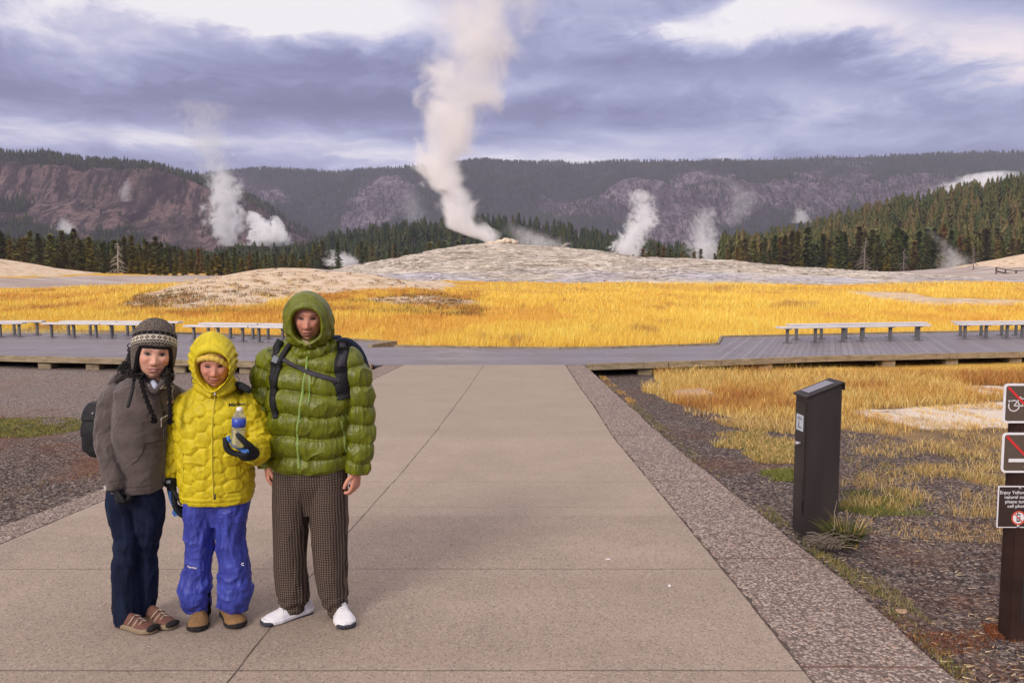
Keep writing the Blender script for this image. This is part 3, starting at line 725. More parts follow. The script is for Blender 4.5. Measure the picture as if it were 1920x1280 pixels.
def trees():
    # left line
    top = [(-200, 410), (0, 422), (60, 432), (130, 424), (190, 436), (240, 440), (300, 438), (350, 452), (400, 458), (470, 462), (520, 460), (560, 474), (590, 470)]
    tu, tv = zip(*top)
    lab = ['tall dark green conifer in the dense treeline left of the geyser, below the cliff', 'conifer with a ragged crown in the treeline behind the pale sand mound on the left']
    for k in range(104):
        u = -150+k*7.1+random.uniform(-6, 6); d = random.uniform(160, 205); x = (u-960)/FPX*d
        zb = float(land_z(x, d)); vt = np.interp(u, tu, tv)+random.uniform(-4, 26)+(12 if k % 3 else 0); h = (520-vt)/FPX*d+CAMZ-zb
        h = max(4.5, min(h, 14)); plant(x, d, h, random.randrange(8), lab[0] if u < 330 else lab[1], 'conifers of the left treeline')
    for k, (u, vt) in enumerate([(250, 487), (262, 484), (275, 490), (288, 483), (312, 488), (330, 496), (350, 498), (372, 494), (400, 486), (412, 480), (430, 490), (455, 486), (489, 492), (566, 487), (23, 478), (78, 492), (130, 497), (300, 500), (345, 505), (392, 500)]):
        d = 150+random.uniform(-4, 6); x = (u-960)/FPX*d; zb = float(land_z(x, d)); h = (520-vt)/FPX*d+CAMZ-zb
        plant(x, d, max(h, 1.2), 8, 'small yellow-green young conifer at the foot of the left treeline', 'young conifers at the left treeline', base=4.)
    # second group behind the mound
    for k in range(26):
        u = random.uniform(585, 860); d = random.uniform(215, 300); x = (u-960)/FPX*d; zb = float(land_z(x, d))
        vt = np.interp(u, [585, 640, 700, 860], [440, 446, 456, 450])+random.uniform(0, 22); plant(x, d, (520-vt)/FPX*d+CAMZ-zb, random.randrange(8), 'conifer standing behind the left flank of the geyser mound', 'conifers behind the geyser mound')
    for u, vt in [(1186, 476), (1204, 466), (1215, 470), (1233, 456), (1243, 462), (1255, 466), (1266, 472), (1278, 470), (1300, 470), (1312, 466), (1338, 474), (1170, 480)]:
        d = random.uniform(175, 190); x = (u-960)/FPX*d; zb = float(land_z(x, d))
        plant(x, d, (520-vt)/FPX*d+CAMZ-zb, random.choice([0, 3, 6]), 'small dark conifer at the right shoulder of the geyser mound between the steam plumes', 'conifers right of the geyser mound')
    # right forest: front ranks one by one
    for k in range(136):
        u = 1365+(k*4.3+random.uniform(-8, 8)); d = random.choice([random.uniform(205, 235), random.uniform(235, 290)]); x = (u-960)/FPX*d
        zb = float(land_z(x, d)); h = random.uniform(7, 13)*(.8 if u < 1430 else 1); 
        plant(x, d, h, random.randrange(8), 'conifer at the near edge of the forested slope right of the geyser' if d < 235 else 'conifer further back on the forested slope right of the geyser', 'conifers of the right slope')
    for u in (1556, 1590, 1660, 1500, 1450, 1760):
        d = 198+random.uniform(-4, 4); x = (u-960)/FPX*d
        plant(x, d, random.uniform(2.5, 4.2), 8, 'small yellow-green young conifer at the foot of the forest on the right', 'young conifers at the right forest', base=4.)
    n = 620; d = rng.uniform(205, 300, n); u = rng.uniform(-200, 600, n); x = (u-960)/FPX*d; z = land_z(x, d)
    vt = np.interp(u, tu, tv)+rng.uniform(8, 34, n); h = np.clip((520-vt)/FPX*d+CAMZ-z, 4, 15)
    C = np.array([(.050, .060, .024), (.066, .066, .026), (.040, .052, .024)])[rng.integers(0, 3, n)]
    scatter_trees('valley_forest', np.stack([x, d, z-.3], -1), h, C, [forest_template(14, 9, .17, s+50) for s in range(6)], M_leafcol)
    # the rest of that forest as one mass
    n = 1500; d = rng.uniform(240, 470, n); u = rng.uniform(1350, 2200, n); x = (u-960)/FPX*d; z = land_z(x, d)
    h = rng.uniform(8, 14.5, n)
    C = np.array([(.090, .098, .034), (.115, .105, .038), (.150, .112, .046), (.066, .080, .030)])[rng.integers(0, 4, n)]
    scatter_trees('slope_forest', np.stack([x, d, z-.3], -1), h, C, [forest_template(14, 9, .17, s+30) for s in range(6)], M_leafcol)
trees()
def tell_apart():
    by = {}
    for l, u, t in ALLT: by.setdefault(l, []).append((u, t))
    for l, q in by.items():
        if len(q) < 2: continue
        q.sort(key=lambda p: p[0])
        for k, (u, t) in enumerate(q): t['label'] = l+(', leftmost' if k == 0 else ', rightmost' if k == len(q)-1 else f', {["", "second", "third", "fourth", "fifth", "sixth", "seventh", "eighth", "ninth"][min(8, k)]} from left')+f' of {len(q)}'
tell_apart()
M_graywood = simple('gray_dead_wood', (.23, .19, .165), .25, 3., .9, .1)
def dead_tree(u, vb, vt, d, label, seed, lean=0.):
    M_deadwood = M_graywood if u > 1000 else globals()['M_deadwood']
    r_ = random.Random(seed); x, y, z = D(u, vb, d); z = float(land_z(x, d)); h = (vb-vt)/FPX*d
    t = empty('dead_tree', (x, y, z), label, 'bare tree')
    MB().tube([(0, 0, -.3), (lean*.3*h, 0, h*.4), (lean*h*.7, .1, h*.75), (lean*h, 0, h)], [h*.022, h*.016, h*.010, .01], 7).build('trunk', M_deadwood, t, True)
    mb = MB()
    for k in range(46):
        f = r_.uniform(.12, .95); a = r_.uniform(0, 6.28); l = h*.26*(1.12-f)*r_.uniform(.6, 1.2); p0 = Vector((lean*h*f, 0, h*f))
        e = p0+Vector((math.cos(a)*l, math.sin(a)*l, -l*.25)); e2 = e+Vector((math.cos(a)*l*.25, math.sin(a)*l*.25, -l*.45))
        mb.tube([p0, (p0+e)/2+Vector((0, 0, l*.10)), e, e2], [h*.006, h*.005, h*.0035, .004], 4)
        for q in range(2):
            b_ = p0.lerp(e, r_.uniform(.4, .9)); aa = a+r_.uniform(-1.2, 1.2); mb.tube([b_, b_+Vector((math.cos(aa)*l*.3, math.sin(aa)*l*.3, -l*.2))], [h*.0035, .003], 4)
    mb.build('branches', M_deadwood, t, True)
dead_tree(222, 516, 452, 148, 'bare bleached dead conifer with drooping limbs in front of the left treeline', 3)
dead_tree(1826, 482, 438, 165, 'pale dead conifer before the right forest beside the tan knoll', 5)
dead_tree(1694, 505, 462, 200, 'grey dead tree standing at the foot of the right forest', 8)
dead_tree(1620, 505, 440, 205, 'tall thin dead trunk in the middle of the right forest edge', 9, .02)
def log(u0, v0, u1, v1, z_, r_, label):
    a = Vector(G(u0, v0, z_)) if v0 > 560 else None
    return a
# fallen pale log on the mound skyline and low railing on the right knoll
def far_bits():
    a, b = Vector(D(1048, 462, 122)), Vector(D(1070, 456, 122))
    mb = MB().tube([a-Vector((0, 0, .3)), (a+b)/2, b], [.10, .14, .05], 6).tube([(a+b)/2, (a+b)/2+Vector((.5, 0, .5))], [.06, .02], 5).tube([a+Vector((.5, 0, -.1)), a+Vector((.9, 0, -.5))], [.06, .05], 5)
    tag(mb.build('fallen_log', M_deadwood, None, True), 'pale fallen branch on the skyline of the geyser mound, right of the cone', 'log')
    t = empty('railing', D(1895, 505, 150), 'low dark wooden railing and walkway crossing the tan knoll at the right edge', 'railing')
    q0 = Vector(t.location)
    pts = [Vector(D(u, v, 150))-q0 for u, v in [(1868, 508), (1885, 512), (1905, 514), (1940, 513), (1985, 510)]]
    for p in pts: MB().box(p+Vector((0, 0, .1)), (.22, .22, 1.3)).build('post', M_bark, t)
    MB().tube([p+Vector((0, -.15, .62)) for p in pts], .09, 5).build('rail', M_bark, t)
    MB().tube([p+Vector((0, -.15, -.05)) for p in pts], .16, 5).build('walkway', M_bark, t)
far_bits()
# ================================================================== boardwalk
def deck_mat(angle_dir):
    def f(n, b):
        p = n.pos(); x, y, z = n.xyz(p)
        if angle_dir: t = n.m('SUBTRACT', x, n.m('MULTIPLY', y, .40)); w = .155
        else: t = y; w = .15
        k = n.m('DIVIDE', t, w); fr = n.m('FRACT', k); idx = n.m('FLOOR', k)
        gap = n.m('MAXIMUM', n.mr(fr, 0, .07, 1, 0), n.mr(fr, .93, 1, 0, 1))
        r1 = n.node('ShaderNodeTexWhiteNoise', {'W': idx}, out='Value', noise_dimensions='1D')
        g = n.noise(n.scale(p, *( (3, .6, 1) if angle_dir else (.6, 4, 1))), 4., 5, .6); blot = n.noise(p, .8, 5, .6)
        col = n.mix(n.m('MULTIPLY', n.m('ADD', r1, g), .5), (.150, .122, .128), (.285, .245, .255))
        col = n.mix(n.mr(blot, .45, .7, 0, .35), col, (.14, .11, .11))
        col = n.mix(n.m('MULTIPLY', gap, .85), col, (.025, .02, .02))
        ro = n.mr(blot, .4, .65, .28, .55)
        return {'Base Color': col, 'Roughness': ro, 'Normal': n.bump(n.m('ADD', n.m('MULTIPLY', gap, -1.), n.m('MULTIPLY', g, .15)), .5, .01)}
    return material('deck_boards', f, .4, .5)
def weathered(n, b):
    p = n.pos(); g = n.noise(n.scale(p, .8, 3, 9), 3., 6, .65)
    x = n.xyz(p)[0]; k = n.mr(n.m('FRACT', n.m('DIVIDE', x, .55)), 0, .03, .75, 0)
    col = n.ramp(g, [(.3, (.16, .115, .07)), (.5, (.29, .22, .14)), (.7, (.40, .32, .22))])
    return {'Base Color': n.mix(k, col, (.04, .03, .02)), 'Normal': n.bump(g, .5, .01)}
M_timber = material('weathered_timber', weathered, .85, .2)
M_deckA, M_deckB = deck_mat(False), deck_mat(True)
BW = empty('boardwalk', (0, 20, 0), 'wide grey plank boardwalk platform crossing behind the people, on low timber supports', 'boardwalk')
def g2(u, v): q = G(u, v); return (q[0], q[1])
def boardwalk():
    off = Vector((0, -20, 0))
    def P(name, pts, z0, z1, mat):
        mb = MB().prism([(p[0], p[1]-20) for p in pts], z0, z1); return mb.build(name, mat, BW)
    left = [(-420, 667), (0, 668), (700, 684), (738, 684), (738, 650.5), (690, 651), (738, 643.5), (600, 635), (400, 628), (200, 623), (0, 620), (-420, 617)]
    mid = [(738, 684), (1098, 684), (1348, 676), (1348, 646.5), (1280, 649), (1150, 653), (1050, 654.5), (900, 653), (738, 650.5)]
    right = [(1348, 676), (1544, 668.5), (1920, 661), (2400, 655), (2400, 614), (1920, 621), (1700, 625), (1500, 629.5), (1356, 632.5), (1348, 646.5)]
    P('deck', [g2(*p) for p in left], -.05, .0, M_deckA)
    P('deck', [g2(*p) for p in mid], -.05, .0, M_deckA)
    P('deck', [g2(*p) for p in right], -.05, .0, M_deckB)
    # edge timbers, front and back
    def edge(pts, w, z0, z1, side=-1):
        q = [Vector(g2(*p)) for p in pts]
        for a, b in zip(q[:-1], q[1:]):
            d = (b-a).normalized(); nrm = Vector((d.y, -d.x))*w
            P('edge_timber', [a+d*.01, a+nrm+d*.01, b+nrm-d*.01, b-d*.01] if side < 0 else [a-nrm, a, b, b-nrm], z0, z1, M_timber)
    edge([(-420, 667), (0, 668), (330, 675.5), (700, 684)], .10, -.100, .026)
    edge([(1098, 684), (1250, 679.2), (1348, 676), (1544, 668.5), (1775, 663.8), (1920, 661), (2400, 655)], .10, -.100, .026)
    edge([(-420, 616.8), (0, 619.8), (200, 622.8), (400, 627.8), (600, 634.8), (738, 643.3)], -.08, -.12, .06)
    edge([(738, 643.3), (690, 650.8)], -.12, -.12, .07)
    edge([(738, 650.2), (900, 652.8), (1050, 654.2), (1150, 652.8), (1280, 648.8), (1348, 646.3), (1356, 632.3), (1500, 629.3), (1700, 624.8), (1920, 620.8), (2400, 613.8)], -.08, -.12, .05)
    for u, v in [(-80, 667), (82, 670), (172, 672), (334, 675.5), (461, 678.5), (650, 682), (1210, 680.5), (1436, 672.8), (1668, 666), (1786, 663.5), (1906, 661.2), (2050, 659)]:
        x, y, _ = G(u, v); MB().box((x, y-20+.16, -.225), (.30, .30, .22), bev=.01).build('support', M_timber, BW)
        MB().box((x, y-20+1.6, -.26), (.26, 2.5, .28)).build('joist', M_timber, BW)
boardwalk()

# ================================================================== benches
def bench_plank(n, b):
    p = n.obj(); g = n.noise(n.scale(p, .5, 6, 6), 3., 5, .6)
    return {'Base Color': n.ramp(g, [(.3, (.52, .48, .47)), (.6, (.70, .66, .66))]), 'Normal': n.bump(g, .3, .004)}
M_plank = material('bench_plank', bench_plank, .6, .3)
M_steel = simple('bench_steel', (.13, .125, .13), .2, 12, .5, .5)
def bench(a, b, label, group, legs=3):
    a, b = Vector(G(*a)), Vector(G(*b)); L = (b-a).length; c = (a+b)/2; rz = math.atan2((b-a).y, (b-a).x)
    t = empty('bench', c, label, 'bench', group, rz)
    for s in (-1, 1):
        MB().box((0, s*.085, .425), (L-.012, .155, .05), bev=.006).build('seat_plank', M_plank, t)
    for k in range(legs):
        x = -L/2+L*(.12+.76*k/(legs-1))
        mb = MB().box((x, 0, .205), (.060, .085, .39), bev=.006).box((x, 0, .388), (.06, .30, .022)).box((x, 0, .008), (.20, .20, .014))
        mb.build('leg', M_steel, t)
Gp = 'plank benches on the boardwalk'
def benches():
    # front row, then rear row; pixels are the middle of the leg feet
    F = [((-46, 632.8), (48, 631.6), 'bench at the left picture edge, front row'),
         ((84, 632.4), (194, 633.2), 'first bench of the front row right of the left picture edge gap'),
         ((196, 633.2), (308, 635.4), 'front row bench passing behind the gray knit hat of the woman'),
         ((350, 638.6), (470, 640.4), 'front row bench directly behind the yellow hood'),
         ((472, 640.5), (590, 643), 'front row bench between the yellow hood and the man in green'),
         ((1459, 643.2), (1596, 640.2), 'front row bench on the right boardwalk, nearest the brown box'),
         ((1598, 640.1), (1738, 636.8), 'front row bench on the right boardwalk, second from the left'),
         ((1796, 635.2), (1900, 633.6), 'front row bench at the right picture edge'), ((1903, 633.5), (2010, 632), 'front row bench cut off by the right picture edge')]
    Rr = [((-30, 628.6), (84, 627.6), 'rear row bench at the left picture edge'),
          ((116, 628.2), (224, 628.4), 'rear row bench left of the knit hat'), ((226, 628.4), (340, 630), 'rear row bench whose right end shows beside the knit hat'),
          ((378, 632.6), (488, 634.4), 'rear row bench behind the yellow hood'), ((490, 634.5), (600, 637), 'rear row bench reaching behind the green hood'),
          ((1478, 636.6), (1600, 633.9), 'rear row bench on the right boardwalk, left one'), ((1602, 633.8), (1733, 631.2), 'rear row bench on the right boardwalk, right one'),
          ((1788, 629.6), (1890, 628.4), 'rear row bench near the right picture edge'), ((1892, 628.3), (1995, 627), 'rear row bench cut off by the right picture edge')]
    for a, b, l in F: bench(a, b, 'grey plank bench: '+l, Gp)
    for a, b, l in Rr: bench(a, b, 'grey plank bench: '+l, Gp)
benches()

# ================================================================== brochure box
def dark_metal(n, b):
    o = n.obj(); s = n.noise(o, 260, 3, .7); t = n.noise(n.scale(o, 6, 6, 1), 1., 4, .6)
    col = n.mix(n.mr(t, .35, .7), (.022, .017, .017), (.040, .030, .028))
    return {'Base Color': n.mix(n.mr(s, .55, .7, 0, .5), col, (.05, .040, .038)), 'Normal': n.bump(s, .35, .002)}
M_dark = material('brown_powder_coat', dark_metal, .55, .35)
M_alu = simple('plate_metal', (.46, .44, .47), .12, 60, .35, .5, Metallic=.4)
M_ink = simple('ink', (.03, .03, .03), .1, 30, .7)
def text_mesh(body, size, mat, parent, name='lettering', align='CENTER', extrude=.0006, bold=0.):
    cu = bpy.data.curves.new('t', 'FONT'); cu.body = body; cu.size = size; cu.align_x = align; cu.align_y = 'CENTER'; cu.extrude = extrude; cu.offset = bold; cu.resolution_u = 3
    to = bpy.data.objects.new('t', cu); COL.objects.link(to); bpy.context.view_layer.update()
    me = bpy.data.meshes.new_from_object(to.evaluated_get(bpy.context.evaluated_depsgraph_get())); bpy.data.objects.remove(to)
    me.materials.clear(); me.materials.append(mat); me.name = name
    return link_obj(name, me, parent)
def brochure_box():
    x0, y0, _ = G(1507, 1003, -.02); W, Dp = .243, .20; zf, zb = .99, 1.085
    t = empty('brochure_box', (x0, y0, -.03), 'tall narrow dark brown metal brochure box with sloping lid, in gravel beside the path', 'brochure box', rz=R(3))
    mb = MB().prism([(0, 0), (W, 0), (W, Dp), (0, Dp)], 0, lambda x, y: zf+(zb-zf)*x/W-.0); mb.build('cabinet', M_dark, t)
    # front door on the narrow face (toward the path), proud of the body
    MB().box((-.004, Dp/2, .60), (.008, Dp-.03, .70), bev=.002).build('door', M_dark, t)
    MB().box((-.009, Dp/2, .28), (.004, Dp-.05, .26), bev=.001).build('lower_panel', M_dark, t)
    an = math.atan2(zb-zf, W); M = Matrix.Rotation(-an, 3, 'Y')
    lid = MB().box((W/2-.004, Dp/2, (zf+zb)/2+.008), (W*1.08+.03, Dp+.03, .014), M, .003).box((W+.012, Dp/2, zb-.012), (.006, Dp+.026, .055)).build('lid', M_dark, t)
    MB().box((W/2-.01, Dp/2+.005, (zf+zb)/2+.018), (W*.80, Dp*.66, .003), M, .001).build('lid_plate', simple('lid_plate_metal', (.22, .21, .25), .15, 60, .4), lid)
    pl = MB().box((-.0095, Dp/2, .80), (.003, .115, .115), bev=.001).build('label_plate', simple('notice', (.50, .54, .60), .08, 50, .5), t)
    mb = MB()
    for k, (w, z) in enumerate([(.05, .842), (.085, .832), (.085, .826), (.07, .769), (.07, .763)]): mb.box((-.0115, Dp/2, z), (.001, w, .0028))
    for q in range(5): mb.box((-.0115, Dp/2+.012+.006*math.sin(q*2), .778+.009*q), (.001, .014-.0022*q, .008))
    mb.build('print', M_ink, pl)
    MB().tube([(-.008, Dp*.42, .655), (-.04, Dp*.42, .655)], .011, 10).tube([(-.04, Dp*.42, .655), (-.043, Dp*.42, .655)], .016, 10).build('handle', M_alu, t, True)
brochure_box()

# ================================================================== sign post
M_post = simple('stained_post', (.035, .016, .012), .4, 5, .75, .25, .5, .004)
M_signb = simple('sign_brown', (.105, .075, .055), .10, 40, .45, .4)
M_signd = simple('sign_dark_brown', (.040, .024, .020), .10, 40, .45, .4)
M_white = simple('reflective_white', (.78, .74, .76), .06, 30, .45, .4)
M_red = simple('sign_red', (.62, .035, .035), .12, 60, .45, .4)
M_redo = simple('sign_orange_red', (.60, .09, .05), .1, 60, .45, .4)
M_bolt = simple('bolt', (.42, .40, .40), .3, 80, .35, .6, Metallic=.7)
def rrect(w, h, r, seg=6, cx=0., cz=0.):
    pts = []
    for (sx, sz, a0) in ((1, 1, 0), (-1, 1, 90), (-1, -1, 180), (1, -1, 270)):
        for k in range(seg+1):
            a = R(a0+90*k/seg); pts.append((cx+sx*(w/2-r)+r*math.cos(a), cz+sz*(h/2-r)+r*math.sin(a)))
    return pts
def plate(pts, y0, y1):          # plate facing -y
    n = len(pts); mb = MB(); mb.add([(p[0], y0, p[1]) for p in pts]+[(p[0], y1, p[1]) for p in pts], [tuple(range(n)), tuple(range(n, 2*n))[::-1]]+[(i, (i+1) % n, n+(i+1) % n, n+i) for i in range(n)]); return mb
def ringp(cx, cz, r0, r1, y0, y1, seg=36):
    mb = MB(); vs = []; fs = []
    for k in range(seg):
        a = 2*math.pi*k/seg
        for r_ in (r0, r1):
            for y in (y0, y1): vs.append((cx+r_*math.cos(a), y, cz+r_*math.sin(a)))
    for k in range(seg):
        a = k*4; b = ((k+1) % seg)*4
        fs += [(a, b, b+2, a+2), (a+1, a+3, b+3, b+1), (a, a+1, b+1, b), (a+2, b+2, b+3, a+3)]
    return mb.add(vs, fs)
def bar2(p, q, w, y0, y1):
    p, q = Vector(p), Vector(q); d = (q-p).normalized(); n_ = Vector((-d.y, d.x))*w/2
    return plate([tuple(p-n_), tuple(q-n_), tuple(q+n_), tuple(p+n_)], y0, y1)
def merge(mb, o): mb.add(o.v, o.f); return mb
def sign_post():
    bx, by, _ = G(1898, 1186, -.03)
    t = empty('sign_post', (bx, by, -.05), 'dark brown wooden post with three prohibition signs at the right picture edge', 'sign post')
    # square post with chamfered top
    mb = MB().box((0, 0, .57), (.098, .098, 1.30), bev=.006); mb.build('post', M_post, t)
    k = len(t.name)
    MB().add([(-.049, -.049, 1.218), (.049, -.049, 1.218), (.049, .049, 1.218), (-.049, .049, 1.218), (0, 0, 1.275)], [(0, 1, 4), (1, 2, 4), (2, 3, 4), (3, 0, 4), (3, 2, 1, 0)]).build('cap', M_post, t)
    MB().box((.012, -.0495, .5), (.006, .004, .8)).build('crack', M_ink, t)
    ppm = FPX/(by)                                    # pixels per metre at the post
    cu = 1898
    def X(u, v): return (Vector(D(u, v, by-.06))-Vector((bx, by-.06, -.05)))
    def sign(c, w, h, rr, mat, name, label):
        s = plate(rrect(w, h, rr), -.004, 0).build(name, M_white, t); s.location = (c.x, -.053, c.z); s['label'] = label
        plate(rrect(w-.022 if rr > .01 else w-.010, h-.022 if rr > .01 else h-.010, rr*.6), -.0052, -.0042).build('face', mat, s)
        return s
    ins = []
    # bicycle sign
    a, b = X(1884, 719), X(1884, 793); h = a.z-b.z; w = h; c = Vector((a.x+w/2, 0, (a.z+b.z)/2))
    s = sign(c, w, h, .020, M_signb, 'sign', 'square brown sign with a white bicycle crossed out in red')
    k = w; m = MB()
    def wheel(cx, cz, r_): return ringp(cx, cz, r_*.84, r_, -.0062, -.0054)
    r_ = .145*k; wx = .24*k
    merge(m, wheel(-wx, -.06*k, r_)); merge(m, wheel(wx, -.06*k, r_))
    L = lambda p, q, wd=.022: merge(m, bar2((p[0]*k, p[1]*k), (q[0]*k, q[1]*k), wd*k, -.0062, -.0054))
    L((-.24, -.06), (-.10, .12)); L((-.10, .12), (.15, .12)); L((-.24, -.06), (0, -.06)); L((0, -.06), (-.12, .15)); L((0, -.06), (.15, .12)); L((.24, -.06), (.13, .19)); L((-.17, .155), (-.07, .155), .03); L((.13, .19), (.20, .20), .026)
    m.build('bicycle_symbol', M_white, s)
    bar2((-.40*k, .41*k), (.40*k, -.41*k), .06*k, -.0072, -.0064).build('slash', M_red, s)
    ins += [(s, 0, .44*h), (s, -.36*k, .05*k)]
    # smoking sign
    a, b = X(1881, 811), X(1881, 886); h = a.z-b.z; w = h; c = Vector((a.x+w/2, 0, (a.z+b.z)/2)); k = w
    s = sign(c, w, h, .022, M_signb, 'sign', 'square brown sign with a white cigarette crossed out in red')
    m = MB(); merge(m, bar2((-.33*k, -.19*k), (.20*k, -.19*k), .085*k, -.0062, -.0054)); merge(m, bar2((.22*k, -.19*k), (.26*k, -.19*k), .085*k, -.0062, -.0054)); merge(m, bar2((.28*k, -.19*k), (.32*k, -.19*k), .085*k, -.0062, -.0054))
    for q in (.24, .30):
        pts = [(q*k+.02*k*math.sin(j*1.1), -.10*k+.04*k*j) for j in range(6)]
        for p1, p2 in zip(pts[:-1], pts[1:]): merge(m, bar2(p1, p2, .018*k, -.0062, -.0054))
    m.build('cigarette_symbol', M_white, s)
    bar2((-.40*k, .41*k), (.40*k, -.41*k), .06*k, -.0072, -.0064).build('slash', M_red, s)
    ins += [(s, .08*k, .38*h), (s, .08*k, -.36*h)]
    # cell phone sign
    a, b = X(1873, 911), X(1871, 989); h = a.z-b.z; w = (1953-1872)/ppm*.985; c = Vector((a.x+w/2, 0, (a.z+b.z)/2))
    s = sign(c, w, h, .006, M_signd, 'sign', 'dark brown sign asking visitors to turn off cell phones')
    for k_, tx in enumerate(['Enjoy Yellowstone\u2019s', 'natural sounds,', 'please turn off', 'cell phones.']):
        o = text_mesh(tx, .0245, M_white, s); o.rotation_euler = (math.pi/2, 0, 0); o.location = (0, -.0058, h*.345-k_*.0232)
    cz = -h*.26; r_ = .033
    ringp(0, cz, 0.0005, r_*.86, -.0060, -.0054).build('disc', M_white, s)
    m = plate(rrect(.018, .040, .003, 3, 0, cz), -.0068, -.0062); merge(m, bar2((-.006, cz+.019), (-.006, cz+.028), .004, -.0068, -.0062)); m.build('phone_symbol', M_ink, s)
    m = plate(rrect(.011, .010, .001, 2, 0, cz+.009), -.0073, -.0070)
    for i in range(3):
        for j in range(3): merge(m, plate([(-.0055+j*.004, cz-.013+i*.005), (-.0025+j*.004, cz-.013+i*.005), (-.0025+j*.004, cz-.010+i*.005), (-.0055+j*.004, cz-.010+i*.005)], -.0073, -.0070))
    m.build('phone_keys', M_white, s)
    m = ringp(0, cz, r_*.86, r_*1.1, -.0078, -.0070); merge(m, bar2((-r_*.66, cz+r_*.66), (r_*.66, cz-r_*.66), .0055, -.0080, -.0074)); m.build('prohibition_ring', M_redo, s)
    ins += [(s, 0, .46*h), (s, 0, -.46*h)]
    for s, x, z in ins: MB().sphere((x, -.0085, z), (.0085, .005, .0085), 10, 6).build('bolt', M_bolt, s, True)
sign_post()
# ================================================================== grass
def blades(name, x, y, z, h, w, col, bend=.35, seg=2, mat=None, kind='stuff', lean=None, parent=None):
    """curved blades, one mesh"""
    n = len(x); a = rng.uniform(0, 2*math.pi, n); la = rng.uniform(0, 2*math.pi, n) if lean is None else lean
    bx = np.cos(la)*bend*h*rng.uniform(.2, 1.3, n); by = np.sin(la)*bend*h*rng.uniform(.2, 1.3, n)
    wx = np.cos(a)*w/2; wy = np.sin(a)*w/2
    Vs = []; ts = np.linspace(0, 1, seg+1)
    for t in ts[:-1]:
        k = (1-t*.55); ox, oy, oz = x+bx*t*t, y+by*t*t, z+h*t*(1-.15*t*bend)
        Vs += [np.stack([ox-wx*k, oy-wy*k, oz], -1), np.stack([ox+wx*k, oy+wy*k, oz], -1)]
    Vs.append(np.stack([x+bx, y+by, z+h*(1-.15*bend)], -1))
    m = len(Vs); V = np.stack(Vs, 1).reshape(-1, 3); base = (np.arange(n)*m)[:, None]
    F = []
    for s in range(seg-1):
        F += [base+[2*s, 2*s+1, 2*s+3], base+[2*s, 2*s+3, 2*s+2]]
    F.append(base+[2*(seg-1), 2*(seg-1)+1, 2*seg])
    F = np.concatenate(F, 0)
    C = np.repeat(col[:, None, :], m, 1)*np.linspace(.85, 1.08, m)[None, :, None]
    o = mesh_np(name, V, F, mat or M_grass, False, C.reshape(-1, 3), parent=parent)
    if kind: tag(o, kind=kind)
    return o
def grass_m(n, b):
    c = n.attr('tint'); return {'Base Color': c}
M_grass = material('dry_grass', grass_m, .8, .15)
M_grass.node_tree.nodes['Principled BSDF'].inputs['Subsurface Weight'].default_value = 0
def palette(n, cols, wts=None):
    c = np.array(cols)[rng.choice(len(cols), n, p=None if wts is None else np.array(wts)/sum(wts))]
    return c*rng.uniform(.75, 1.2, (n, 1))
GOLD = [(.86, .54, .085), (.92, .62, .11), (.82, .48, .07), (.70, .40, .07), (.95, .70, .18)]
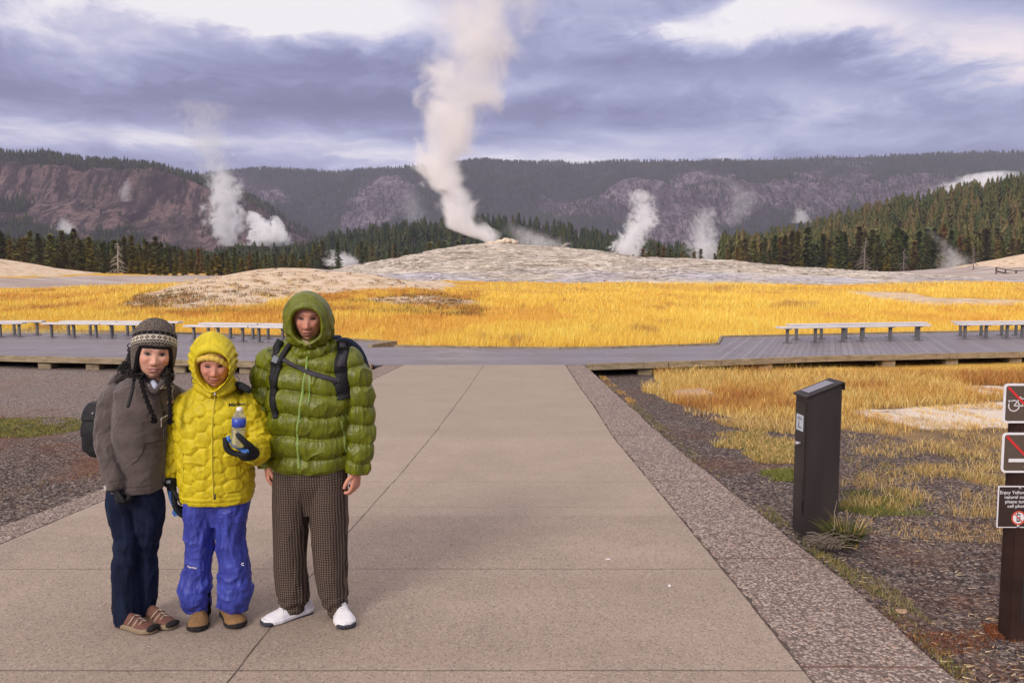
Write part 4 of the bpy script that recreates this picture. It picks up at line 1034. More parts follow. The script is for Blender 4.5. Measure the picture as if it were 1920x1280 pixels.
def meadow():
    n = 330000
    u = rng.uniform(-60, 1980, n); v = 527+rng.uniform(0, 1, n)**.8*(657-527)
    x, y, z, ok = unproject(u, v)
    s, g, r_ = zone_at(x, y, z); dk = np.interp(u, [-60, 0, 200, 400, 600, 738, 739, 900, 1150, 1280, 1347, 1348, 1500, 1700, 1980], [617, 620, 623, 628, 635, 643, 650, 653, 653, 649, 646, 632, 629, 625, 620])
    uu, vv = px(x, y, z*0); keep = ok & ~g & ~r_ & (y > 22) & (y < 100)
    near = np.interp((x), [-18, -8, -3, -2, 3, 5, 6, 12, 18], [25.8, 24.5, 22.6, 20.8, 20.8, 21.6, 24.6, 26.5, 28]) 
    keep &= y > near
    keep &= (~s) | (rng.uniform(0, 1, n) < .03+.30*(fbm(P3(x/.8, y/1.6, 6.), 2) > .52))
    x, y, z, s = x[keep], y[keep], z[keep], s[keep]; n = len(x)
    pn = fbm(P3(x/5, y/9, 1.), 4); pn2 = fbm(P3(x/1.6, y/4, 8.), 3)
    col = palette(n, GOLD)
    rus = (pn+pn2*.6 > .62)[:, None]; col = np.where(rus, col*np.array([.90, .80, .88]), col)
    drk = ((pn2-pn*.4+rng.normal(0, .12, n)) > .86)[:, None]; col = np.where(drk, col*np.array([.58, .50, .8]), col)
    lt = (pn < -.35)[:, None]; col = np.where(lt, col*np.array([1.08, 1.12, 1.15]), col)
    # behind: sparse rusty fringe round the sand
    uu, vv = px(x, y, z)
    fr = ((uu > 0) & (uu < 900) & (vv < 592+10*pn) & (vv > 545))
    col = np.where((fr & (pn2+rng.normal(0, .2, n) > .1))[:, None], col*np.array([.82, .70, .78]), col)
    h = rng.uniform(.18, .42, n)*np.where(s, .5, 1)*np.clip(1.05-.3*pn, .6, 1.3)*np.interp(y, [25, 60, 100], [1, .85, .7]); w = .010*np.maximum(1, y/24)*rng.uniform(.6, 1.6, n)
    blades('meadow_grass', x, y, z-.02, h, w, np.clip(col, 0, .9), .35)
    # golden stand between the deck and the gravel, right
    n = 150000
    u = rng.uniform(1095, 2080, n); v = rng.uniform(684, 842, n)
    x, y, z, ok = unproject(u, v); s, g, r_ = zone_at(x, y, z)
    dn = fbm(P3(x/1.1, y/1.1, 2.), 4)
    dens = np.interp(v, [684, 735, 770, 790, 815, 842], [1, .95, .7, .42, .28, .14])*np.where(u < 1200, .0, 1)
    keep = ok & ~r_ & (rng.uniform(0, 1, n) < np.where(s, .05+.8*(fbm(P3(x*2.2, y*1.1, 4.), 2) > .42), dens)) & (y < 16.9-.02*x) & (dn+rng.normal(0, .25, n) > np.interp(v, [684, 770, 800], [-9, -.7, .05]))
    x, y, z, u, v, s = x[keep], y[keep], z[keep], u[keep], v[keep], s[keep]; n = len(x); pn = fbm(P3(x/1.3, y/1.3, 3.), 3)
    col = palette(n, [(.62, .36, .09), (.70, .44, .12), (.52, .25, .06), (.75, .52, .19), (.44, .22, .06)])
    col = np.where((pn > .2)[:, None], col*np.array([1.05, 1.18, 1.3]), col); col = np.where((pn < -.35)[:, None], col*np.array([.75, .6, .6]), col)
    h = rng.uniform(.10, .34, n)*np.interp(v, [684, 740, 800, 842], [1, .8, .45, .3])*np.where(s, .4, 1)
    blades('tall_dry_grass', x, y, z-.02, h, .006*rng.uniform(.6, 1.6, n)*np.maximum(1, y/10), np.clip(col, 0, .9), .5)
meadow()
def scrub():
    n = 2600; v = 506+(1-rng.uniform(0, 1, n)**1.7)*86; u = rng.uniform(225, 905, n); x, y, z, ok = unproject(u, v); s, g, r_ = zone_at(x, y, z)
    f = fbm(P3(x/5, y/6, 21.), 3); k = ok & (y > 30) & ((rng.uniform(0, 1, n) < .30) | ((f > .0) & (v > 540))) & (s | (v > 540)); x, y, u, v = x[k], y[k], u[k], v[k]; m = len(x)
    cols = np.array([(.17, .10, .045), (.30, .15, .045), (.12, .085, .045), (.40, .20, .05), (.22, .17, .06)])[rng.integers(0, 5, m)]; big = rng.uniform(.5, 1.3, m)*np.where(v > 545, 1.25, .8)
    q = 22; X = np.repeat(x, q)+rng.normal(0, .17, m*q)*np.repeat(big, q); Y = np.repeat(y, q)+rng.normal(0, .14, m*q)*np.repeat(big, q)
    blades('scrub', X, Y, land_z(X, Y)-.02, rng.uniform(.06, .22, m*q)*np.repeat(big, q), np.full(m*q, .030), np.repeat(cols, q, 0)*rng.uniform(.7, 1.3, (m*q, 1)), .6)
scrub()
def patches():
    """thin tufts, green strips and dead straw on the gravel"""
    X, Y, Z, H, W, C = [], [], [], [], [], []
    def scatter(poly, n, hr, cols, clump=.35, w=.005, thr=-.2, off=0., sc_=1.5):
        us = [p[0] for p in poly]; vs = [p[1] for p in poly]; u = rng.uniform(min(us), max(us), n*2); v = rng.uniform(min(vs), max(vs), n*2)
        k = inpoly(u, v, poly); u, v = u[k], v[k]; x, y, z, ok = unproject(u, v)
        f = fbm(P3(x*sc_, y*sc_, off), 3)+.5*fbm(P3(x*sc_*4, y*sc_*4, off+3), 2)+rng.normal(0, .30, len(x)); k = (f > thr+.08) & ok; x, y, z = x[k], y[k], z[k]; m = len(x)
        X.append(x); Y.append(y); Z.append(z); H.append(rng.uniform(*hr, m)); W.append(w*rng.uniform(.6, 1.5, m)*np.maximum(1, y/7)); C.append(palette(m, cols))
    straw = [(.62, .42, .15), (.50, .31, .10), (.72, .54, .25), (.42, .25, .09)]; green = [(.14, .15, .035), (.20, .20, .05), (.10, .12, .03), (.30, .27, .08)]; mix_ = straw+green[:2]
    scatter([(1560, 775), (1960, 790), (2060, 870), (1700, 865), (1570, 850)], 8500, (.03, .10), straw, thr=.14, sc_=2.6, w=.0035)
    scatter([(1570, 850), (1700, 840), (2060, 850), (2060, 925), (1600, 900)], 9000, (.02, .08), mix_, thr=.18, sc_=3., w=.0035)
    scatter([(1575, 900), (1700, 880), (1960, 880), (2060, 990), (1800, 968), (1575, 955)], 6000, (.03, .13), straw, thr=.16, sc_=3., w=.0032)
    scatter([(1580, 925), (1700, 915), (1760, 965), (1640, 970), (1570, 958)], 5000, (.015, .05), green, thr=.02, sc_=2.4, w=.0035)
    scatter([(1310, 815), (1500, 805), (1500, 845), (1340, 838)], 6000, (.02, .07), mix_, thr=.0)
    scatter([(1390, 848), (1500, 842), (1500, 868), (1420, 866)], 4000, (.02, .07), mix_, thr=.0)
    scatter([(1420, 888), (1495, 880), (1495, 908), (1440, 906)], 3500, (.02, .05), green, thr=-.1)
    scatter([(1560, 960), (1900, 985), (1960, 1020), (1700, 1010), (1570, 990)], 2500, (.01, .05), [(.40, .26, .12), (.5, .34, .17)], thr=.1)
    scatter([(1290, 760), (1420, 790), (1560, 810), (1540, 820), (1400, 808), (1280, 780)], 7000, (.03, .14), straw, thr=-.3)
    # verge along the outer edge of the right border
    for k in range(len(RO)-1):
        (u0, v0), (u1, v1) = RO[k], RO[k+1]
        if v0 > 1290: break
        wd = np.interp(v0, [684, 900, 1270], [8, 20, 34])
        scatter([(u0+1, v0), (u0+wd, v0-6), (u1+wd*1.3, v1-6), (u1+2, v1)], int(2300*(1 if v0 > 800 else .8)), (.010, .042), green+[(.32, .22, .08)]*2 if v0 > 740 else [(.66, .40, .12), (.5, .28, .08)], thr=-.12, w=.004, sc_=2.5)
    scatter([(1520, 1030), (1660, 1090), (1760, 1180), (1640, 1120), (1560, 1060)], 5000, (.01, .04), [(.24, .19, .08), (.16, .15, .05), (.34, .25, .14)], thr=-.1, w=.004)
    scatter([(1690, 1190), (1960, 1180), (1960, 1215), (1760, 1230)], 1800, (.005, .03), [(.18, .06, .03), (.15, .055, .03), (.26, .12, .06)], thr=-.1, w=.005)
    scatter([(1840, 1172), (1960, 1172), (1960, 1205), (1860, 1200)], 2500, (.005, .03), [(.20, .055, .025), (.15, .05, .025), (.26, .10, .05)], thr=-.6, w=.005)
    # left side
    scatter([(0, 782), (150, 782), (160, 800), (60, 822), (-60, 826)], 9000, (.01, .04), green+[(.34, .25, .07)], thr=-.3)
    scatter([(-60, 765), (120, 768), (130, 786), (-60, 788)], 1500, (.005, .02), [(.35, .13, .08), (.28, .10, .06)], thr=-.2)
    scatter([(-60, 930), (190, 880), (190, 905), (0, 960), (-60, 975)], 1600, (.005, .025), [(.25, .20, .05), (.30, .12, .05)], thr=.0)
    x, y, z, h, w, c = map(np.concatenate, (X, Y, Z, H, W, C))
    blades('sparse_grass', x, y, z-.004, h, w, np.clip(c, 0, .9), .7)
patches()
def litter():
    """loose cinders and chips lying on the gravel, straw stalks"""
    # stones as squashed octahedra
    n = 26000; u = rng.uniform(-50, 1990, n); v = 700+rng.uniform(0, 1, n)**.7*620
    x, y, z, ok = unproject(u, v); s, g, r_ = zone_at(x, y, z); L = np.array([at_y(LO, float(q)) for q in y]); Rr = np.array([at_y(RO, float(q)) for q in y])
    k = ok & r_ & ((x < L-.03) | (x > Rr+.03)) & (y < 16) & (y > 2.4); x, y, z = x[k], y[k], z[k]; n = len(x)
    T = np.array([(1, 0, 0), (0, 1, 0), (-1, 0, 0), (0, -1, 0), (0, 0, .55), (0, 0, -.4)]); TF = np.array([(0, 1, 4), (1, 2, 4), (2, 3, 4), (3, 0, 4), (1, 0, 5), (2, 1, 5), (3, 2, 5), (0, 3, 5)])
    sz = rng.lognormal(math.log(.0044), .42, n)*np.maximum(1, y/7); a = rng.uniform(0, 6.28, n); j = rng.uniform(.6, 1.4, (n, 6, 3))
    Q = T[None]*j*sz[:, None, None]; ca, sa = np.cos(a)[:, None], np.sin(a)[:, None]
    V = np.stack([Q[..., 0]*ca-Q[..., 1]*sa+x[:, None], Q[..., 0]*sa+Q[..., 1]*ca+y[:, None], Q[..., 2]+z[:, None]+.002], -1).reshape(-1, 3)
    F = (TF[None]+(np.arange(n)*6)[:, None, None]).reshape(-1, 3)
    C = palette(n, [(.06, .05, .052), (.10, .085, .085), (.17, .14, .135), (.30, .25, .22), (.20, .085, .05), (.45, .38, .32)], [5, 5, 3, 1.5, 2, .7])
    tag(mesh_np('gravel_stones', V, F, M_grass2, False, np.repeat(C, 6, 0)), kind='stuff')
def straw():
    n = 3200; u = rng.uniform(-50, 1990, n); v = 700+rng.uniform(0, 1, n)**.7*600; x, y, z, ok = unproject(u, v); s, g, r_ = zone_at(x, y, z)
    L = np.array([at_y(LO, float(q)) for q in y]); Rr = np.array([at_y(RO, float(q)) for q in y]); k = ok & r_ & ((x < L-.05) | (x > Rr+.02)) & (y < 16) & (y > 2.4); k &= (fbm(P3(x*1.3, y*1.3, 7.), 3) > -.1)
    x, y, z = x[k], y[k], z[k]; n = len(x); a = rng.normal(0, .7, n); l = rng.uniform(.008, .035, n); w = rng.uniform(.0012, .003, n)*np.maximum(1, y/6)
    dx, dy = np.cos(a)*l, np.sin(a)*l; wx, wy = -np.sin(a)*w, np.cos(a)*w
    V = np.stack([np.stack([x-dx-wx, y-dy-wy, z+.007], -1), np.stack([x-dx+wx, y-dy+wy, z+.009], -1), np.stack([x+dx, y+dy, z+.012], -1)], 1).reshape(-1, 3)
    C = palette(n, [(.55, .40, .20), (.42, .27, .13), (.66, .50, .30), (.30, .15, .08)]); tag(mesh_np('straw_litter', V, np.arange(len(V)).reshape(-1, 3), M_grass, False, np.repeat(C, 3, 0)), kind='stuff')
straw()
M_grass2 = material('cinder_stone', lambda n, b: n.attr('tint'), .9, .2)
litter()
def bush():
    x0, y0, _ = G(1560, 1025, -.03)
    t = empty('sagebrush', (x0, y0, -.03), 'clump of green grass and gray curled dead stems at the brown box foot', 'plant')
    n = 1500; a = rng.uniform(0, 6.28, n); r_ = rng.uniform(0, .09, n)
    lean = a+rng.normal(0, .5, n)
    o = blades('green_blades', .085+np.cos(a)*r_, .02+np.sin(a)*r_*.8, np.zeros(n), rng.uniform(.06, .20, n), np.full(n, .005), palette(n, [(.045, .062, .016), (.075, .085, .02), (.14, .12, .04), (.03, .042, .014)]), .9, 4, kind=None, lean=lean, parent=t)
    n = 60; a = rng.uniform(0, 6.28, n)
    blades('straw_blades', .12+np.cos(a)*.06, .02+np.sin(a)*.06, np.zeros(n), rng.uniform(.12, .30, n), np.full(n, .0035), palette(n, [(.5, .33, .10), (.6, .42, .16)]), .5, 4, kind=None, lean=a, parent=t)
    mb = MB(); r2 = random.Random(4)
    for k in range(90):
        a = r2.uniform(-.5, 3.6); L = r2.uniform(.12, .26); p = Vector((-.03+r2.uniform(-.08, .07), -.01+r2.uniform(-.05, .04), .0)); pts = [p.copy()]; d = Vector((math.cos(a)*.5, -abs(math.sin(a))*.35, 1)).normalized()
        for q in range(6):
            p = p+d*L/6; pts.append(p.copy()); d = (d+Vector((math.cos(a)*.22, -.1, -.20))+Vector((r2.uniform(-.2, .2), r2.uniform(-.2, .2), 0))).normalized()
        mb.tube(pts, [.003, .003, .0028, .0025, .002, .0018, .001], 4)
    mb.tube([(-.02, 0, 0), (.005, -.02, .15), (.0, -.02, .24), (.015, -.02, .33)], [.004, .003, .0025, .001], 5)
    mb.tube([(.03, -.05, .02), (.09, -.1, .03), (.15, -.12, .01)], [.004, .0035, .002], 5)
    mb.build('dead_stems', simple('dead_stem', (.27, .21, .165), .35, 60, .9), t, True)
bush()
def scraps():
    for k, (u, v) in enumerate([(1140, 1048), (1255, 1098)]):
        x, y, _ = G(u, v); mb = MB().prism([(-.016, -.004), (.002, -.008), (.018, .001), (.006, .007), (-.010, .005)], .0005, lambda x, y: .003+x*.08)
        o = mb.build('paper_scrap', M_white); o.location = (x, y, 0); o.rotation_euler = (0, 0, k*1.3); tag(o, ['small white paper scrap lying on the concrete walkway, left of two', 'small white paper scrap on the concrete walkway, nearer the camera'][k], 'litter')
scraps()
def rocks():
    m = simple('boulder', (.42, .27, .18), .3, 6., .9, .2, .8, .03)
    def rock(u, v, size, label, seed, mat):
        x, y, _ = G(u, v, -.3 if v < 800 else -.06); z = float(land_z(x, y)); V = []
        mb = MB().sphere((0, 0, 0), 1, 20, 12); q = np.array(mb.v); q = q*(1+.28*fbm(q*1.3+seed, 4)[:, None]); q = q*np.array(size); q[:, 2] = np.maximum(q[:, 2], -size[2]*.4)
        o = mesh_np('rock', q, np.array([f for f in mb.f if len(f) == 4]), mat, True)
        mb.v = [tuple(p) for p in q]; bpy.data.objects.remove(o); o = mb.build('rock', mat, None, True); o.location = (x, y, z+size[2]*.3); tag(o, label, 'rock')
    rock(1303, 760, (.36, .25, .10), 'flat pinkish boulder lying in the dry grass on the right, largest rock there', 3., m)
    rock(1283, 752, (.2, .16, .07), 'small tan rock against the left end of the flat pinkish boulder', 9., m)
    rock(1335, 766, (.12, .1, .05), 'small tan rock at the right end of the flat pinkish boulder', 14., m)
    rock(1690, 1149, (.035, .025, .010), 'small flat tan stone on the verge right of the aggregate border', 5., m)
rocks()

# ================================================================== steam
def steam(name, label, path, d, dens, seed, soft=.55, nscale=1., wisp=.6, color=(.99, .985, .985)):
    """path: (u, v, half width in photo pixels) from the vent upward, at distance d; path must rise"""
    k = d/FPX; P = [Vector(D(u, v, d)) for u, v, w in path]; W = [w*k for u, v, w in path]; o0 = P[0]
    zs = [p.z for p in P]; ztop = zs[-1]; z0 = zs[0]; H = ztop-z0
    xs = [p.x-o0.x for p in P]; xmin, xmax = min(xs)-.01, max(xs)+.01; wmax = max(W)
    n_r, seg = 90, 48; V = []
    for i in range(n_r):
        z = z0+H*i/(n_r-1); cx = np.interp(z, zs, xs); w = float(np.interp(z, zs, W))*(.35+.65*min(1, i/3)) 
        if i > n_r-8: w *= math.sqrt(max(0.02, 1-((i-(n_r-8))/7.5)**2))
        for j in range(seg):
            a = 2*math.pi*j/seg; V.append((cx+w*math.cos(a), w*math.sin(a), z-z0, w))
    V = np.array(V); w = V[:, 3]; cxs = np.interp(V[:, 2]+z0, zs, xs)
    q = np.stack([V[:, 0], V[:, 1], V[:, 2]], -1)/(wmax*.55*nscale)+seed
    n1 = 1-np.abs(fbm(q*1.2, 4, .55)); f = 1+.55*(n1-.75)+.12*fbm(q*2.7, 2)
    V[:, 0] = cxs+(V[:, 0]-cxs)*f*1.22; V[:, 1] *= f*1.22
    I = np.arange(n_r*seg).reshape(n_r, seg); J = np.roll(I, -1, 1)
    F = [tuple(r_) for r_ in np.stack([I[:-1], J[:-1], J[1:], I[1:]], -1).reshape(-1, 4)]
    mb = MB(); mb.add([tuple(p) for p in V[:, :3]], F+[tuple(I[0])[::-1], tuple(I[-1])])
    mt = bpy.data.materials.new('steam'); mt.use_nodes = True; n = NT(mt.node_tree); n.n.clear()
    o = n.obj(); x, y, z = n.xyz(o); t = n.m('DIVIDE', z, H, clamp=True)
    def curve(vals, lo, hi):
        s = n.node('ShaderNodeFloatCurve', {'Value': t}); c = s.node.mapping.curves[0]
        L = [((zz-z0)/H, (vv-lo)/(hi-lo)) for zz, vv in zip(zs, vals)]
        c.points[0].location = L[0]; c.points[1].location = L[-1]
        for p in L[1:-1]: c.points.new(*p)
        s.node.mapping.update(); return n.m('ADD', n.m('MULTIPLY', s, hi-lo), lo)
    cx = curve(xs, xmin, xmax); rw = curve(W, 0, wmax)
    r_ = n.m('DIVIDE', n.m('SQRT', n.m('ADD', n.m('POWER', n.m('ABSOLUTE', n.m('SUBTRACT', x, cx)), 2.), n.m('POWER', n.m('ABSOLUTE', y), 2.))), rw)
    sc0 = 1/(wmax*nscale)
    nz = n.node('ShaderNodeTexNoise', {'Vector': n.vm('ADD', n.vm('SCALE', o, sc0*1.25), (seed, seed*2, 0)), 'Scale': 1.7, 'Detail': 6, 'Roughness': .60, 'Distortion': .6+wisp*.8})
    v = n.m('SUBTRACT', n.m('ADD', n.m('MULTIPLY', n.m('SUBTRACT', 1.0, r_), 1.), n.m('MULTIPLY', n.m('SUBTRACT', nz, .5+.06*wisp), 2.4+2.2*wisp)), .03)
    body = n.mr(v, .0, soft*(.7+.9*wisp), 0, 1, True)
    dc = [q*(1.7 if wisp > .5 else 1) for q in dens]
    dn = curve(dc, 0, max(dc)+1e-4)
    den = n.m('MULTIPLY', body, dn)
    pv = n.node('ShaderNodeVolumePrincipled', {'Color': (*color, 1), 'Density': den, 'Anisotropy': .0})
    oo = n.n.new('ShaderNodeOutputMaterial'); n.l.new(pv, oo.inputs['Volume'])
    diag = math.sqrt(H*H+4*wmax*wmax); 
    mt.cycles.volume_step_rate = max(.02, min(1., (wmax*.10)/(diag/10)))
    ob = mb.build(name, mt, None, True); ob.location = o0; tag(ob, label, 'steam', 'steam plumes'); return ob
def steams():
    k = 1.
    steam('steam_plume', 'tallest thick white steam column, rising from the geyser mound out of the picture top',
        [(922, 458, 15), (908, 446, 33), (880, 425, 45), (858, 400, 47), (845, 375, 47), (836, 345, 47), (830, 310, 53), (830, 275, 61), (838, 235, 72), (852, 195, 78), (872, 150, 83), (888, 105, 87), (898, 60, 101), (910, 10, 117), (930, -50, 146), (960, -120, 185)],
        128, [.9, 1., 1., 1., .95, .9, .75, .55, .42, .34, .28, .26, .17, .11, .07, .035, .018], 3.1, .8, .8, wisp=.32, color=(.995, .985, .985))
    steam('steam_plume', 'bright billowing steam cloud low behind the left treeline, right of the fading column',
        [(500, 462, 40), (505, 448, 42), (500, 435, 36), (488, 420, 26), (478, 405, 18), (470, 395, 8)], 420, [.35, .4, .4, .35, .3, .2], 8.4, .4, .8, wisp=.35)
    steam('steam_plume', 'rounded steam puff at the right end of the low steam cloud on the left',
        [(516, 455, 26), (522, 440, 22), (520, 425, 16), (517, 412, 12), (515, 404, 6)], 415, [.4, .45, .45, .35, .2], 2.4, .4, .9, wisp=.3)
    steam('steam_plume', 'tall steam column before the left cliff fading upward into the sky',
        [(428, 462, 22), (425, 430, 34), (422, 400, 38), (424, 375, 38), (422, 350, 36), (412, 325, 36), (398, 295, 40), (385, 260, 48), (380, 225, 58), (382, 190, 70)], 440,
        [.12, .16, .16, .15, .11, .05, .035, .024, .015, .008], 5.7, .5, .7)
    steam('steam_plume', 'steam column rising right of the geyser mound, left one of the pair',
        [(1180, 482, 26), (1178, 462, 36), (1190, 440, 30), (1205, 415, 34), (1208, 392, 28), (1200, 372, 30), (1198, 355, 16)], 260, [.32, .34, .30, .28, .2, .13, .08], 9.2, .55, .7)
    steam('steam_plume', 'thinner steam column right of the geyser mound, right one of the pair',
        [(1328, 492, 30), (1324, 470, 42), (1320, 448, 36), (1318, 425, 30), (1322, 405, 26), (1335, 388, 20)], 270, [.15, .14, .11, .085, .06, .04], 4.2, .6, .6)
    steam('steam_plume', 'faint drifting steam veil above the thinner column on the right, against the ridge',
        [(1372, 425, 24), (1385, 400, 34), (1395, 375, 36), (1380, 350, 30), (1340, 330, 24)], 600, [.008, .014, .015, .010, .005], 6.6, .7, .6)
    steam('steam_plume', 'small steam wisp above the treeline at the far left', [(128, 440, 14), (126, 430, 20), (122, 418, 16), (118, 408, 8)], 420, [.1, .14, .1, .04], 1.3, .6, .7)
    steam('steam_plume', 'faint steam wisp against the face of the left cliff', [(236, 378, 12), (234, 360, 14), (238, 345, 10), (240, 332, 5)], 700, [.03, .045, .04, .02], 7.7, .6, .7)
    steam('steam_plume', 'small steam puff above the left end of the right forest', [(1505, 418, 22), (1503, 408, 20), (1500, 398, 14), (1495, 390, 6)], 520, [.08, .1, .08, .03], 3.9, .6, .7)
    steam('steam_plume', 'steam bank drifting behind the highest trees at the right', [(1850, 378, 60), (1835, 358, 80), (1845, 340, 72), (1870, 322, 36)], 640, [.04, .08, .07, .03], 2.9, .6, .5)
    steam('steam_plume', 'thin low steam wisps before the right forest beside the tan knoll', [(1778, 506, 26), (1790, 492, 34), (1782, 475, 26), (1770, 458, 18), (1750, 440, 14), (1738, 425, 8)], 185, [.15, .12, .09, .06, .04, .02], 5.1, .75, .4)
    steam('steam_plume', 'low steam lying on the ground left of the geyser mound', [(648, 500, 36), (645, 490, 42), (640, 480, 30), (625, 468, 14)], 230, [.18, .22, .14, .06], 4.9, .6, .5)
    steam('steam_plume', 'faint steam drifting low behind the right side of the geyser mound', [(1020, 470, 60), (1010, 455, 66), (990, 440, 50), (965, 425, 30), (955, 412, 16)], 200, [.05, .06, .05, .03, .01], 8.9, .75, .45)
    steam('steam_plume', 'faint steam veil on the ridge left of the tall column', [(780, 420, 30), (775, 395, 36), (770, 370, 28), (772, 350, 14)], 620, [.008, .012, .010, .004], 1.9, .7, .5)
steams()
# ================================================================== haze
def haze():
    mb = MB().box((0, 1750, 170), (9000, 4300, 400))
    # bottom one metre under the lowest ground, sides beyond the farthest hill
    mb = MB(); x0, x1, y0, y1, z0, z1 = -4000, 4000, -80, 3600, -1.8, 430
    mb.add([(x, y, z) for x in (x0, x1) for y in (y0, y1) for z in (z0, z1)], [(0, 1, 3, 2), (4, 6, 7, 5), (0, 4, 5, 1), (2, 3, 7, 6), (0, 2, 6, 4), (1, 5, 7, 3)])
    mt = bpy.data.materials.new('haze'); mt.use_nodes = True; n = NT(mt.node_tree); n.n.clear()
    pv = n.node('ShaderNodeVolumePrincipled', {'Color': (.74, .73, .98, 1), 'Density': HAZE, 'Anisotropy': .1}); oo = n.n.new('ShaderNodeOutputMaterial'); n.l.new(pv, oo.inputs['Volume'])
    o = mb.build('haze', mt); tag(o, kind='stuff')
HAZE = .00013
haze()
# ================================================================== figure tools
class NM:
    """dense closed grids joined into one surface by a voxel remesh"""
    def __init__(s): s.V = []; s.F = []; s.n = 0
    def grid(s, P):
        ni, nj = P.shape[:2]; I = np.arange(ni*nj).reshape(ni, nj)+s.n; J = np.roll(I, -1, 1)
        a, b, c, d = I[:-1], J[:-1], J[1:], I[1:]
        s.F.append(np.concatenate([np.stack([a, b, c], -1).reshape(-1, 3), np.stack([a, c, d], -1).reshape(-1, 3)]))
        s.V.append(P.reshape(-1, 3)); s.n += ni*nj
        for row, flip in ((0, True), (ni-1, False)):
            s.V.append(P[row].mean(0)[None]); k = s.n; s.n += 1
            t = np.stack([I[row], J[row], np.full(nj, k)], -1); s.F.append(t[:, ::-1] if flip else t)
        return s
    def tube(s, ctrl, n=90, seg=48, disp=None, flat=None):
        """ctrl: (point, radius[, flatness in y]) ; disp(length, angle, t) -> metres"""
        c = np.array([list(p[0])+[p[1]]+[p[2] if len(p) > 2 else 1.] for p in ctrl], float); m = len(c)
        L = np.concatenate([[0], np.cumsum(np.linalg.norm(np.diff(c[:, :3], axis=0), axis=1))])
        t = np.linspace(0, L[-1], n); Q = np.zeros((n, 5)); T = np.zeros((n, 3))
        tan = np.gradient(c, L, axis=0) if m > 2 else np.repeat(((c[1]-c[0])/L[-1])[None], 2, 0)
        for i, tt in enumerate(t):
            k = min(m-2, max(0, int(np.searchsorted(L, tt)-1))); h = L[k+1]-L[k]; x = (tt-L[k])/h
            h00, h10, h01, h11 = 2*x**3-3*x*x+1, x**3-2*x*x+x, -2*x**3+3*x*x, x**3-x*x
            Q[i] = h00*c[k]+h10*h*tan[k]+h01*c[k+1]+h11*h*tan[k+1]
        T = np.gradient(Q[:, :3], axis=0); T /= np.linalg.norm(T, axis=1)[:, None]
        ref = np.array([1., 0, 0]) if abs(T[0][0]) < .8 else np.array([0, 1., 0]); U = np.zeros((n, 3)); prev = ref
        for i in range(n):
            u = prev-T[i]*prev.dot(T[i]); u /= np.linalg.norm(u); U[i] = u; prev = u
        W = np.cross(T, U); a = np.linspace(0, 2*math.pi, seg, endpoint=False)
        rad = Q[:, 3][:, None]+np.zeros((n, seg))
        if disp is not None: rad = rad+disp(t[:, None]+0*a[None], a[None]+0*t[:, None], (t/L[-1])[:, None]+0*a[None])
        P = Q[:, None, :3]+U[:, None]*(rad*np.cos(a))[..., None]+W[:, None]*(rad*np.sin(a)*Q[:, 4][:, None])[..., None]
        return s.grid(P)
    def rows(s, rows, n=150, seg=120, disp=None, e=2.3):
        """rows: (z, x left, x right, y centre, half depth) from bottom to top"""
        r_ = np.array(sorted(rows), float); z = np.linspace(r_[0, 0], r_[-1, 0], n)
        c = [np.interp(z, r_[:, 0], r_[:, k]) for k in range(1, 5)]
        for k in range(4):
            q = np.convolve(np.pad(c[k], 4, mode='edge'), np.ones(9)/9, 'valid'); c[k] = q
        a = np.linspace(0, 2*math.pi, seg, endpoint=False); ca, sa = np.cos(a), np.sin(a)
        sx = np.sign(ca)*np.abs(ca)**(2/e); sy = np.sign(sa)*np.abs(sa)**(2/e)
        xc = (c[0]+c[1])/2; rx = (c[1]-c[0])/2
        X = xc[:, None]+rx[:, None]*sx; Y = c[2][:, None]+c[3][:, None]*sy; Z = z[:, None]+0*X
        if disp is not None:
            d = disp(X, Z, a[None]+0*X); X = X+d*ca; Y = Y+d*sa
        return s.grid(np.stack([X, Y, Z], -1))
    def ball(s, c, r, n=24, seg=32, M=None):
        ph = np.linspace(.02, math.pi-.02, n)[::-1]; a = np.linspace(0, 2*math.pi, seg, endpoint=False); r_ = r if hasattr(r, '__len__') else (r, r, r)
        P = np.stack([np.sin(ph)[:, None]*np.cos(a)*r_[0], np.sin(ph)[:, None]*np.sin(a)*r_[1], np.cos(ph)[:, None]+0*a], -1); P[..., 2] *= r_[2]
        if M is not None: P = P @ np.array(M).T
        return s.grid(P+np.array(c, float))
    def arrays(s): return np.concatenate(s.V), np.concatenate(s.F)
    def remesh(s, name, mat, parent, voxel=.004, smooth=2, post=None, color=None):
        V, F = s.arrays(); o = mesh_np('tmp', V, F)
        md = o.modifiers.new('r', 'REMESH'); md.mode = 'VOXEL'; md.voxel_size = voxel
        if smooth: m2 = o.modifiers.new('s', 'SMOOTH'); m2.factor = .5; m2.iterations = smooth
        bpy.context.view_layer.update(); ev = o.evaluated_get(bpy.context.evaluated_depsgraph_get())
        me = bpy.data.meshes.new_from_object(ev); bpy.data.objects.remove(o); me.name = name; me.materials.clear()
        n = len(me.vertices); co = np.zeros(n*3, np.float32); me.vertices.foreach_get('co', co); co = co.reshape(-1, 3).astype(float)
        if post is not None:
            nr = np.zeros(n*3, np.float32); me.vertices.foreach_get('normal', nr); co = post(co, nr.reshape(-1, 3)); me.vertices.foreach_set('co', co.astype(np.float32).ravel())
        if color is not None: put_color(me, 'tint', color(co))
        me.polygons.foreach_set('use_smooth', np.ones(len(me.polygons), bool)); me.update(); me.materials.append(mat)
        return link_obj(name, me, parent)

